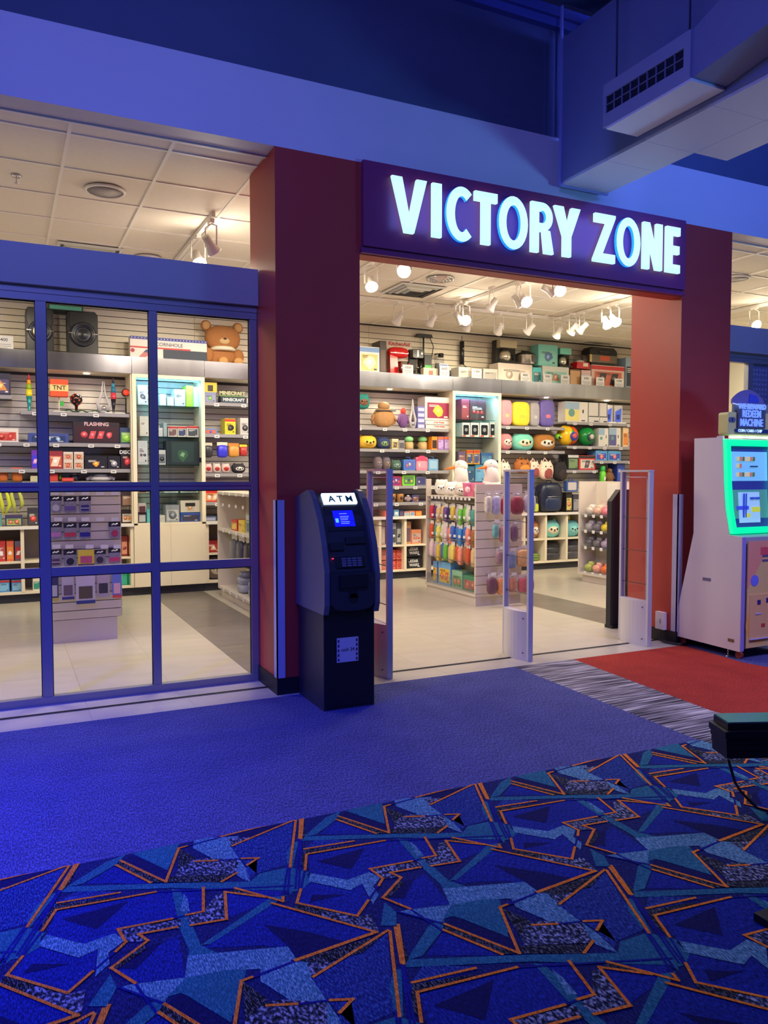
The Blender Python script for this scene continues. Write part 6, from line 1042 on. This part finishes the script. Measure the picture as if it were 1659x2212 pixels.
for i in range(2): row(.125, [('box', 823, 841, (1209, 1188)[i], (206, 96, 84), (220, 130, 110), 'salmon red box behind the left security gate, %s one' % ('lower', 'upper')[i], 'toy_box', 'box', dict(up=.125 * i))])
for i in range(2): row(.125, [('box', 877, 912, (1205, 1178)[i], (28, 30, 38), (30, 32, 40), 'black box with white lettering STAR WARS, %s in the bottom cubby' % ('lower', 'upper')[i], 'toy_box', 'box', dict(up=.165 * i, txt='STAR\nWARS', tc=(220, 220, 224), ts=.055, tz=.5))])
# ---- glass case 2
row(2.248, [('box', 997, 1014, 862, (120, 40, 56), (150, 60, 70), 'dark red figure box, left in the second glass case', 'figure_box', 'box', {}), ('box', 1015, 1050, 864, (70, 40, 50), (60, 56, 66), 'wide dark box with red figures on the top glass shelf', 'figure_box', 'box', dict(c3=(180, 50, 50), n=3))])
row(2.0, [('helmet', x0, x1, 913, WH, (150, 152, 160), l, 'headset_box', 'box') for x0, x1, l in ((999, 1015, 'white headset box, first from the left on the second glass shelf'), (1017, 1035, 'white headset box, second from the left on the second glass shelf'), (1037, 1056, 'white headset box, third from the left on the second glass shelf'))] + [('helmet', 1042 + 16, 1070, 911, (222, 214, 208), (190, 190, 200), 'white headset box with grey border at the right end of the second glass shelf', 'headset_box', 'box')])
row(1.602, [('box', 990, 1006, 975, (110, 90, 130), (150, 110, 110), 'small purple brown box on the third glass shelf', 'figure_box', 'box', {}), ('box', 1008, 1022, 972, (206, 150, 60), (80, 90, 140), 'yellow and blue figure box, left of two', 'figure_box', 'box', dict(band=(206, 80, 50))), ('box', 1023, 1037, 972, (206, 150, 60), (90, 100, 150), 'yellow and blue figure box, right of two', 'figure_box', 'box', dict(band=(206, 80, 50))), ('box', 1039, 1064, 978, (60, 100, 160), (100, 150, 190), 'blue game box at the right of the third glass shelf', 'game_box', 'box', {})])
row(1.35, [('box', 1010, 1025, 1007, (70, 120, 150), (60, 90, 130), 'dark teal card pack on the fourth glass shelf', 'card_pack', 'box', {}), ('box', 1027, 1047, 1004, (110, 170, 220), (120, 180, 226), 'light blue card pack on the fourth glass shelf', 'card_pack', 'box', {}), ('box', 1050, 1068, 1018, (90, 80, 80), (70, 66, 70), 'small dark box on the fourth glass shelf', 'card_pack', 'box', {})])
row(.868, [('box', 1030, 1046, 1092, (220, 216, 210), (90, 100, 110), 'white box at the bottom of the second glass case', 'gadget_box', 'box', {})])
# ---- bay 3
row(2.178, [('pillow', 1084, 1109, 860, (230, 160, 176), (240, 200, 150), 'pink bagged pillow next to the second glass case', 'bagged_pillow', 'pillow'), ('pillow', 1110, 1147, 864, (240, 222, 60), (226, 206, 80), 'bright yellow bagged pillow on the top shelf', 'bagged_pillow', 'pillow', dict(c3=(206, 70, 50))), ('pillow', 1148, 1168, 866, (170, 166, 176), (200, 196, 200), 'grey bagged pillow between the yellow and purple ones', 'bagged_pillow', 'pillow'), ('pillow', 1169, 1201, 860, (110, 96, 180), (220, 120, 150), 'purple bagged pillow on the top shelf', 'bagged_pillow', 'pillow')])
row(1.815, [('plush', 1084, 1112, 933, (226, 140, 150), (236, 214, 210), 'pink square plush animal on the second shelf', 'plush_animal', 'plush toy', dict(ear=.6)), ('plush', 1114, 1159, 934, (126, 214, 196), (238, 226, 196), 'mint green square plush animal between the pink and brown ones', 'plush_animal', 'plush toy', dict(ear=.7)), ('plush', 1161, 1206, 935, (176, 116, 56), (232, 222, 210), 'brown raccoon-like square plush animal', 'plush_animal', 'plush toy', dict(ear=.6))])
row(2.272, [('photobox', 1221, 1270, 868, WH, (226, 214, 130), 'white and mint box with a beach photo', 'photo_box', 'box'), ('monbox', 1272, 1295, 870, WH, DK, 'white monitor carton with black corner lines, left of two', 'monitor_carton', 'box'), ('monbox', 1296, 1313, 871, WH, DK, 'white monitor carton with black corner lines, right of two', 'monitor_carton', 'box'), ('tablet', 1315, 1332, 874, WH, BL, 'blue screened tablet display box, left of two', 'tablet_display', 'tablet'), ('tablet', 1336, 1353, 875, WH, BL, 'blue screened tablet display box, right of two', 'tablet_display', 'tablet')])
row(1.90, [('ball', 1206, 1217, 924, (120, 200, 50), DK, 'sliver of a lime green ball box behind the rainbow ball', 'boxed_ball', 'ball', dict(d=.12)), ('ball', 1218, 1255, 919, (240, 90, 40), (40, 70, 200), 'rainbow striped play ball with blue round label', 'boxed_ball', 'ball', dict(st=((250, 200, 40), (60, 180, 60), (40, 150, 110)), c3=(220, 90, 90))), ('ball', 1257, 1291, 922, (30, 150, 70), (60, 80, 90), 'shiny green play ball with grey round label', 'boxed_ball', 'ball', dict(c3=(200, 200, 190))),
 ('photobox', 1293, 1314, 925, WH, (216, 214, 210), 'pale box with mint side right of the green ball', 'photo_box', 'box'), ('photobox', 1316, 1341, 924, WH, (90, 90, 150), 'white box with a dusk picture at the shelf end', 'photo_box', 'box'), ('box', 1346, 1358, 924, (236, 200, 160), (226, 140, 70), 'small orange tag box at the right pillar', 'toy_box', 'box', {})])
row(1.675, [('box', 1287, 1312, 973, (90, 160, 220), (60, 80, 180), 'light blue racing set box, left of two', 'racing_set_box', 'box', dict(c3=(220, 110, 110))), ('box', 1314, 1341, 974, (90, 160, 220), (60, 80, 180), 'light blue racing set box, right of two', 'racing_set_box', 'box', dict(c3=(220, 110, 110)))])
row(1.526, [('box', 1227, 1250, 982, (40, 40, 46), (120, 150, 110), 'black board game box with green picture', 'board_game', 'box', dict(band=(200, 200, 200))), ('box', 1251, 1286, 984, (206, 50, 54), (216, 206, 200), 'red and white board game box', 'board_game', 'box', dict(band=(40, 36, 40), c3=(90, 80, 90)))])
row(1.32, [('bottle', 1300, 1311, 1006, (110, 220, 60), (60, 190, 90), 'bright green drinking bottle above the far white gondola', 'drinking_bottle', 'bottle', dict(d=.08)), ('fig', 1313, 1332, 1011, (130, 90, 56), (130, 90, 56), 'brown furry bag next to the green bottle', 'furry_bag', 'bag', dict(d=.14)), ('box', 1333, 1350, 1000, (40, 60, 150), (60, 90, 190), 'blue box right of the brown furry bag', 'toy_box', 'box', {})])
hang([('hangbag', 1083, 1107, 992, 1034, (226, 214, 206), (200, 180, 176), 'white plush animal bag hanging leftmost beside the glass case', 'plush_bag', 'bag', dict(d=.14)), ('hangbag', 1116, 1152, 987, 1022, (170, 100, 50), (206, 140, 60), 'orange brown plush animal bag on the hook row', 'plush_bag', 'bag', dict(d=.14)), ('hangbag', 1146, 1170, 990, 1032, (240, 206, 190), (150, 70, 70), 'cream pink plush bag behind the larger cream one', 'plush_bag', 'bag', dict(d=.12)), ('hangbag', 1170, 1200, 989, 1036, (244, 214, 196), (150, 76, 76), 'larger cream plush cat bag with maroon front', 'plush_bag', 'bag', dict(d=.14)), ('hangbag', 1201, 1230, 989, 1040, (34, 32, 38), (50, 40, 44), 'black plush cat bag at the right end of the hook row', 'plush_bag', 'bag', dict(d=.14)),
 ('lunch', 1224, 1248, 1034, 1062, (60, 90, 160), (200, 196, 200), 'blue edged bag hanging above the counter', 'lunch_bag', 'bag', dict(d=.08))])
row(.868, [('backpack', 1172, 1220, 1040, (28, 36, 62), (34, 48, 86), 'navy blue backpack standing on the counter', 'backpack', 'backpack', dict(d=.26, dy=-.06)), ('backpack', 1152, 1166, 1068, (40, 40, 44), (190, 210, 60), 'small black bag with orange and lime trim left of the navy backpack', 'small_bag', 'bag', dict(d=.12, c3=(236, 90, 50))), ('box', 1223, 1236, 1064, (36, 34, 40), (206, 190, 110), 'black and gold book-like box right of the navy backpack', 'book_box', 'box', dict(c3=(200, 120, 90))), ('box', 1238, 1252, 1068, (60, 60, 80), (150, 150, 160), 'dark grey box next to the black and gold one', 'book_box', 'box', {})])
row(.473, [('plush', 1148, 1169, 1122, (176, 120, 70), (226, 216, 206), 'brown and white square plush in the left cubby', 'plush_animal', 'plush toy', dict(ear=.5)), ('plush', 1178, 1215, 1122, (130, 214, 210), (240, 226, 200), 'large mint plush animal filling the middle cubby', 'plush_animal', 'plush toy', dict(ear=1.1)), ('plush', 1226, 1256, 1122, (120, 200, 206), (150, 220, 220), 'aqua plush animal with a small yellow horn in the right cubby', 'plush_animal', 'plush toy', dict(ear=.3))])
row(.125, [('flatbag', 1150, 1168, 1196, (110, 140, 60), (130, 160, 70), 'green crumpled bag in the bottom left cubby', 'folded_bag', 'bag'), ('flatbag', 1178, 1213, 1172, (60, 62, 74), (50, 52, 64), 'pile of dark grey foil bags in the bottom middle cubby', 'folded_bag', 'bag'), ('flatbag', 1225, 1258, 1166, (80, 78, 92), (66, 64, 80), 'pile of dark grey foil bags in the bottom right cubby', 'folded_bag', 'bag')])
hp = [o for o in bpy.data.objects if o.name.startswith('plush_animal') and 'horn' in o.get('label', '')][0]; part('horn', MB(M((220, 200, 70), .7)).lathe([(.03, 0), (.002, .10)], -.02, 0, 10, cz=.27), hp)
# ================================================================== free-standing display units
def slats(r, x0, x1, y, z0, z1, n, mat, axis='x'):
    s = (z1 - z0) / n
    for i in range(n):
        m = MB(mat)
        (m.box(x0, x1, y, y + .014, z0 + i * s + .004, z0 + (i + 1) * s - .003) if axis == 'x' else m.box(y, y + .014, x0, x1, z0 + i * s + .004, z0 + (i + 1) * s - .003)); wpart('slat_board', m, r)
GW = M((214, 204, 192), .5)
# sock stand
r = empty('sock_stand', (.63, 7.75, 0), 'white slatted end stand hung with grey sock packs behind the left storefront', 'display stand')
slats(r, .335, .925, 7.255, .20, 1.34, 15, GW); wpart('core', MB(M((130, 124, 120), .6)).box(.335, .925, 7.269, 8.3, .20, 1.34), r); wpart('plinth', MB(GW).box(.345, .89, 7.262, 8.3, 0, .198), r)
slats(r, 7.29, 8.3, .925, .20, 1.34, 15, GW, 'y')
SX = [(108, 134), (138, 166), (171, 197), (203, 229), (235, 261)]
def sock(i, yt, yb, a, sh, lbl, dy=0):
    x0, x1 = SX[i]; A = atY(x0, yb, 7.22); B = atY(x1, yb, 7.22); t = atY((x0 + x1) / 2, yt, 7.22).z; b = atY((x0 + x1) / 2, yb, 7.22).z
    put_at('sock_pack', 'socks', 'sock', A.x, B.x, b, t - b, 7.215, .03, a, a, lbl, dict(shape=sh), group='sock packs on the white stand')
for i, yt, yb, a, sh, l in ((0, 1071, 1108, (196, 196, 206), 1, 'grey sock pack with pale print, top row first'), (1, 1073, 1108, (110, 90, 160), 0, 'grey sock pack with violet lettering, top row second'), (2, 1071, 1108, (50, 50, 130), 2, 'grey sock pack with dark blue blocks, top row third'),
  (0, 1128, 1166, (196, 130, 190), 0, 'grey sock pack with pink violet print, second row first'), (1, 1130, 1165, (200, 60, 90), 0, 'grey sock pack with red block, second row second'), (2, 1129, 1165, (40, 40, 150), 0, 'grey sock pack with deep blue block, second row third'), (4, 1127, 1163, (180, 60, 100), 1, 'grey sock pack with red round mark, second row last'),
  (0, 1187, 1225, (90, 60, 90), 2, 'grey sock pack with small dark square, third row first'), (1, 1188, 1224, (34, 34, 60), 1, 'grey sock pack with dark round mark, third row second'), (3, 1188, 1219, (60, 56, 70), 1, 'grey sock pack with small black mark, third row fourth'), (4, 1184, 1218, (210, 70, 120), 0, 'grey sock pack with pink block, third row last')): sock(i, yt, yb, a, sh, l)
def wallcard(x0, x1, yt, yb, Y, c, a, c3, lbl, nm='hanging_card', cat='packaged goods'):
    A = atY(x0, yb, Y); B = atY(x1, yb, Y); xm = (x0 + x1) / 2; t = atY(xm, yt, Y).z; b = atY(xm, yb, Y).z; w_, h_ = B.x - A.x, t - b
    P = [('backing_card', MB(M(c, .5)).box(-w_ / 2, w_ / 2, -.003, .003, 0, h_)), ('printed_area', MB(M(a, .5)).box(-w_ * .36, w_ * .36, -.005, -.003, h_ * .18, h_ * .62)), ('foot_band', MB(M(c3, .5)).box(-w_ / 2, w_ / 2, -.0055, -.003, 0, h_ * .12)), ('hook', MB(STEEL).tube([(0, 0, h_ * .93), (0, .04, h_ * .93)], .003, 5))]
    put(nm, lbl, cat, P, ((A.x + B.x) / 2, Y, b))
wallcard(169, 204, 1188, 1222, 7.19, (230, 210, 70), (196, 90, 130), (90, 70, 110), 'multicoloured yellow and pink slipper pack in the third row')
wallcard(106, 127, 1244, 1298, 7.215, (60, 60, 110), (190, 190, 200), (190, 180, 90), 'dark blue card pack in the bottom row, first'); wallcard(134, 161, 1245, 1295, 7.215, (196, 190, 206), (110, 90, 110), (60, 60, 140), 'white card pack with blue foot in the bottom row, second')
wallcard(165, 206, 1243, 1304, 7.19, (204, 196, 210), (90, 80, 70), (50, 66, 140), 'largest white card pack hanging lowest in the bottom row'); wallcard(210, 237, 1241, 1290, 7.215, (190, 176, 184), (60, 60, 70), (180, 170, 180), 'pale box with a dark window in the bottom row, fourth'); wallcard(243, 263, 1240, 1291, 7.215, (110, 130, 210), (230, 180, 190), (220, 80, 80), 'blue card pack with red foot in the bottom row, last')
for yy, xs in ((1065, (110, 143, 176, 208, 240)), (1122, (117, 147, 176, 208, 240)), (1181, (113, 141, 185, 217, 245))):
    for x in xs: A = atY(x, yy, 7.2); wpart('price_tag', MB(TAG).box(A.x, A.x + .062, 7.185, 7.19, A.z - .016, A.z + .016), r); wpart('peg_hook', MB(STEEL).box(A.x + .029, A.x + .033, 7.19, 7.255, A.z - .002, A.z + .002), r)
# centre gondola
r = empty('white_gondola', (4.96, 7.9, 0), 'white slatted gondola in the middle of the shop hung with small toys and slippers', 'display stand')
wpart('plinth', MB(GW).box(4.665, 5.26, 7.33, 8.44, 0, .105), r); wpart('base_tray', MB(GW).box(4.65, 5.27, 7.315, 8.455, .105, .135), r)
slats(r, 4.655, 5.265, 7.315, .135, 1.345, 12, GW); wpart('end_board', MB(GW).box(4.655, 5.265, 7.329, 7.345, .135, 1.345), r)
wpart('end_panel', MB(GW).box(4.655, 4.72, 8.43, 8.45, .135, 1.40), r); wpart('end_board', MB(GW).box(4.90, 5.265, 8.43, 8.45, .135, 1.345), r)
wpart('core', MB(M((206, 196, 180), .6)).box(4.93, 4.96, 7.345, 8.43, .135, 1.188), r); wpart('top_tray', MB(GW).box(4.67, 5.25, 7.345, 8.43, 1.19, 1.205), r)
for z in (1.13, .92, .70, .46): wpart('hook_rail', MB(STEEL).box(4.67, 4.68, 7.345, 8.43, z, z + .008), r)
wpart('tray_front', MB(CLEAR).box(4.664, 4.668, 7.345, 8.43, .135, .26), r)
for z, n in ((1.165, 11), (.955, 9), (.735, 9)):
    for i in range(n): y = 7.42 + i * .93 / n; wpart('price_tag', MB(TAG).box(4.645, 4.65, y, y + .045, z, z + .03), r)
PAL = [(200, 60, 80), (90, 60, 140), (220, 190, 140), (110, 80, 150), (220, 190, 80), (60, 60, 100), (190, 170, 200), (120, 200, 80), (110, 190, 70), (210, 220, 200), (80, 160, 150), (230, 200, 210), (210, 90, 60), (70, 110, 200), (240, 150, 130), (60, 140, 210), (236, 220, 110), (170, 110, 70)]
CN = ['red', 'violet', 'tan', 'purple', 'yellow', 'navy', 'lilac', 'lime', 'green', 'pale green', 'teal', 'pale pink', 'orange red', 'blue', 'salmon', 'sky blue', 'straw', 'brown']
def xhang(X, y, z, w_, h_, ci, lbl, nm='bagged_trinket'):
    P = k_pack(w_, h_, .06, PAL[ci], (226, 222, 220), {}); P[-1] = ('hook', MB(STEEL).tube([(0, .0, h_ * .93), (0, .24, h_ * .93)], .003, 5))
    put(nm, lbl, 'packaged toy', P, (X, y, z), 'small toys hung on the gondola side', rz=-PI / 2)
ORD = ['first', 'second', 'third', 'fourth', 'fifth', 'sixth', 'seventh', 'eighth', 'ninth', 'tenth', 'eleventh', 'twelfth']
for rw, (zt_, h_, cols_) in enumerate(((1.12, .20, (0, 1, 2, 2, 3, 5, 4, 6, 7, 8, 9, 10)), (.90, .22, (12, 10, 16, 9, 11, 14, 13, 13, 15, 13, 14, 17)), (.68, .22, (11, 6, 4, 13, 8, 2, 16, 12, 14, 17, 12, 2)))):
    for i, ci in enumerate(cols_): y = 8.37 - i * .083; xhang(4.70 + .02 * (i % 2), y, zt_ - h_ - .02 * (i % 3), .078, h_ + .012 * (i % 3), ci, '%s trinket pack, %s from the far end, %s row of the gondola side' % (CN[ci], ORD[i], ('top', 'middle', 'third')[rw]))
for (y0, y1, h_, c, a, l) in ((8.40, 8.30, .26, (110, 160, 220), (240, 190, 60), 'blue and yellow toy box at the far end of the gondola base'), (8.27, 7.98, .27, (120, 180, 230), (246, 200, 60), 'wide light blue toy box with yellow figures on the gondola base'), (7.95, 7.72, .20, (150, 200, 170), (120, 170, 120), 'pale green dinosaur set box on the gondola base'), (7.70, 7.40, .17, (80, 150, 110), (190, 110, 120), 'green and pink craft box at the near end of the gondola base')):
    P = k_box(y0 - y1, h_, .14, c, a, dict(c3=(226, 120, 80), n=2)); put('toy_box', l, 'box', P, (4.80, (y0 + y1) / 2, .136), rz=-PI / 2)
P = k_plush(.17, .20, .17, (230, 226, 220), (240, 238, 236), dict(ear=.7)); put('plush_toy', 'small white plush at the far corner of the gondola top', 'plush toy', P, (4.79, 8.30, 1.206), rz=-.6)
P = k_plush(.17, .17, .17, (236, 232, 228), (250, 248, 246), dict(ear=.8)); put('plush_toy', 'small white and brown plush lying in front on the gondola top tray', 'plush toy', P, (4.78, 8.06, 1.206), rz=-.5)
P = k_plush(.16, .14, .16, (214, 206, 196), (240, 236, 230), dict(ear=.8)); put('plush_toy', 'small cream plush between the white geese and the pink pots', 'plush toy', P, (4.78, 7.83, 1.206), rz=-.5)
for i, (x, y, hh, rz_, l) in enumerate(((5.04, 8.27, .42, -.5, 'tall white plush bird with long orange bill, left of the pair'), (5.13, 7.74, .42, -.2, 'tall white plush bird with long orange bill, right of the pair'))): put('plush_bird', l, 'plush toy', k_goose(.24, hh, .22, WH, OR, {}), (x, y, 1.206), rz=rz_)
for i, (y, l) in enumerate(((7.63, 'pink patterned pot, left of the pair on the gondola top'), (7.44, 'pink patterned pot, right of the pair on the gondola top'))): put('pink_pot', l, 'pot', k_pot(.15, .155, .15, (232, 130, 170), (250, 220, 226), {}), (4.76, y, 1.206), rz=-.8)
EC = [(1047, 1062, 1064, 1110, (206, 200, 190), 'pale patterned sock pair hanging top left on the gondola end'), (1063, 1080, 1063, 1112, (180, 180, 216), 'lilac grey sock pair hanging second in the top row of the gondola end'), (1083, 1093, 1068, 1112, (206, 50, 90), 'crimson sock pair hanging behind the gate post'), (1104, 1130, 1064, 1112, (150, 60, 80), 'dark red slipper pair seen through the middle gate'), (1131, 1156, 1060, 1108, (190, 190, 206), 'grey white sock pair at the right of the top row'),
 (1064, 1076, 1126, 1163, (110, 170, 170), 'teal and red bottle pack in the second row'), (1079, 1093, 1130, 1172, (190, 130, 130), 'pinkish bottle pack beside the teal one'), (1104, 1118, 1128, 1170, (120, 90, 120), 'purple grey bottle pack seen through the middle gate'), (1071, 1091, 1184, 1220, (150, 120, 130), 'brownish violet pack in the third row'), (1116, 1146, 1180, 1224, (222, 170, 110), 'amber pack in the third row beside the gate post'), (1098, 1114, 1187, 1228, (110, 130, 180), 'blue pack in the third row seen through the gate'),
 (1052, 1073, 1240, 1284, (110, 70, 90), 'dark purple slime pack at the left of the bottom row'), (1074, 1091, 1241, 1285, (216, 140, 90), 'orange slime pack, second in the bottom row'), (1100, 1113, 1240, 1280, (190, 120, 100), 'amber red slime pack seen through the gate'), (1118, 1153, 1240, 1281, (190, 80, 100), 'crimson slime pack at the right of the bottom row')]
for x0, x1, yt, yb, c, l in EC:
    Y = 7.18; A = atY(x0, yb, Y); B = atY(x1, yb, Y); t = atY((x0 + x1) / 2, yt, Y).z; b = atY((x0 + x1) / 2, yb, Y).z; w_, h_ = B.x - A.x, t - b
    P = [('packet', MB(M(c, .4, noise=.25, scale=25)).ell((0, 0, h_ * .42), (w_ / 2, .03, h_ * .42), p=.6, n=12, m=8)), ('header_card', MB(M((220, 216, 214), .5)).box(-w_ * .4, w_ * .4, -.003, .001, h_ * .78, h_)), ('hook', MB(CHROME).tube([(0, -.03, h_ * .93), (0, .13, h_ * .95)], .0035, 5)), ('price_tag', MB(TAG).box(-.03, .03, -.036, -.031, h_ * .95, h_ * .95 + .03))]
    put('hanging_pack', l, 'packaged goods', P, ((A.x + B.x) / 2, Y, b), 'packs hung on the gondola end')
# far white gondola behind the right gate
r = empty('candy_gondola', (7.35, 7.9, 0), 'far white display unit with clear candy trays behind the right gate', 'display stand')
wpart('plinth', MB(GW).box(7.09, 7.6, 7.2, 8.45, 0, .10), r); wpart('end_panel', MB(GW).box(7.05, 7.65, 8.48, 8.50, .10, 1.36), r); wpart('back_board', MB(GW).box(7.34, 7.36, 7.2, 8.48, .10, 1.36), r); wpart('base_tray', MB(GW).box(7.05, 7.65, 7.2, 8.48, .10, .13), r)
for z, h in ((.90, .10), (.69, .10), (.47, .10), (.13, .12)):
    q = wpart('clear_tray', MB(SHELFM if z > .2 else GW).box(7.07, 7.34, 7.2, 8.47, z, z + .008), r); wpart('tray_front', MB(CLEAR).box(7.066, 7.07, 7.2, 8.47, z, z + h * .5), r, q)
    for i in range(8): wpart('price_tag', MB(TAG).box(7.055, 7.06, 7.25 + i * .155, 7.30 + i * .155, z - .02, z + .02), r, q)
for i in range(4): wpart('grid_sign', MB(M((226, 222, 216), .5)).box(7.325, 7.34, 7.3 + i * .25, 7.5 + i * .25, 1.06, 1.33), r)
SW = [(.908, ((200, 190, 180), (210, 170, 150), (226, 120, 140), (60, 170, 160), (230, 230, 220), (230, 150, 160), (200, 120, 110))), (.698, ((170, 166, 176), (120, 116, 130), (236, 210, 60), (240, 200, 50), (230, 110, 70), (230, 60, 120), (180, 170, 180))), (.478, ((100, 100, 106), (120, 116, 120), (180, 160, 190), (90, 210, 200), (190, 230, 60), (210, 90, 60), (150, 140, 150))), (.140, ((180, 190, 100), (240, 170, 150), (230, 120, 60), (220, 90, 200), (240, 60, 60), (60, 170, 110), (90, 200, 190)))]
k = 0
for rw, (z, cs) in enumerate(SW):
    for i, c in enumerate(cs):
        y = 8.38 - i * .16; k += 1
        P = [('packet', MB(M(c, .3, noise=.3, scale=40)).ell((0, 0, .05), (.068, .07, .055), p=.7, n=10, m=6)), ('packet', MB(M(tuple(min(255, v + 30) for v in c), .3, noise=.3, scale=40)).ell((.02, -.02, .105), (.05, .05, .035), p=.7, n=10, m=6))]
        put('candy_heap', 'heap of %s sweets, %s compartment from the far end, %s tray' % (('pale', 'rosy', 'bright', 'mixed', 'vivid', 'glossy', 'small')[i], ORD[i], ('top', 'second', 'third', 'bottom')[rw]), 'sweets', P, (7.16, y, z + .002), 'sweets in the far display trays')
for i, (y, z, c, l) in enumerate(((8.2, .98, (214, 190, 180), 'white greeting card standing in the top tray'), (8.05, 1.0, (190, 110, 90), 'brown greeting card standing in the top tray'), (7.9, .99, (240, 130, 140), 'pink heart shaped card in the top tray'))): put('greeting_card', l, 'card', [('card', MB(M(c, .5)).box(-.06, .06, -.004, .004, 0, .13)), ('printed_area', MB(M((200, 200, 190), .5)).box(-.04, .04, -.006, -.004, .03, .09))], (7.22, y, z), rz=-PI / 2)
# black panel
r = empty('black_counter_side', (5.4, 5.76, 0), 'tall matt black panel with clipped corner beside the right red pillar', 'panel')
wpart('panel', MB(M((40, 42, 44), .7)).prism([(5.135, .03), (5.75, .03), (5.75, 1.31), (5.235, 1.31), (5.135, 1.20)], 'y', 5.72, 5.78), r); wpart('foot_plate', MB(BLACK).box(5.14, 5.74, 5.70, 5.80, 0, .03), r)
# unit at the right of the left storefront
r = empty('clothing_unit', (2.65, 8.4, 0), 'white display unit with folded clothes behind the door jamb', 'display stand')
wpart('plinth', MB(GW).box(2.34, 3.0, 7.4, 9.3, 0, .10), r); wpart('end_panel', MB(GW).box(2.30, 3.0, 9.30, 9.32, .10, 1.33), r); wpart('back_board', MB(GW).box(2.64, 2.66, 7.4, 9.3, .10, 1.33), r)
for z in (.13, .82, 1.25): wpart('shelf', MB(GW).box(2.30, 2.64, 7.4, 9.3, z - .03, z), r)
for z in (.13, .82, 1.25, 1.12):
    for i in range(6): wpart('price_tag', MB(TAG).box(2.29, 2.297, 7.6 + i * .28, 7.65 + i * .28, z - .035, z - .002), r)
for i, (y, z, h_, c, a, l) in enumerate(((8.75, .82, .12, (206, 60, 50), (236, 200, 60), 'red and yellow game box on the middle shelf of the clothing unit'), (8.45, .82, .13, (236, 206, 70), (226, 190, 60), 'yellow game box on the middle shelf of the clothing unit'), (8.15, .82, .20, (190, 200, 200), (70, 110, 120), 'tall pale bottle box near the jamb on the clothing unit'), (8.6, .13, .24, (150, 156, 176), (110, 116, 140), 'folded grey clothes stacked on the bottom shelf'), (8.15, .13, .24, (140, 150, 176), (196, 200, 206), 'folded blue grey clothes on the bottom shelf by the jamb'))):
    P = (k_box if 'box' in l else k_flatbag)(.24, h_, .22, c, a, {}); put('game_box' if 'box' in l else 'folded_clothes', l, 'box' if 'box' in l else 'clothes', P, (2.46, y, z + .001), rz=-PI / 2)
for i, (y, c, l) in enumerate(((8.85, (110, 112, 124), 'grey hanging garment pack on the clothing unit, farthest'), (8.55, (60, 64, 84), 'dark hanging garment pack on the clothing unit, middle'), (8.25, (34, 38, 58), 'navy hanging garment pack on the clothing unit, nearest the jamb'))):
    P = k_pack(.22, .34, .1, c, (220, 220, 214), {}); put('garment_pack', l, 'clothes', P, (2.38, y, .44), rz=-PI / 2)
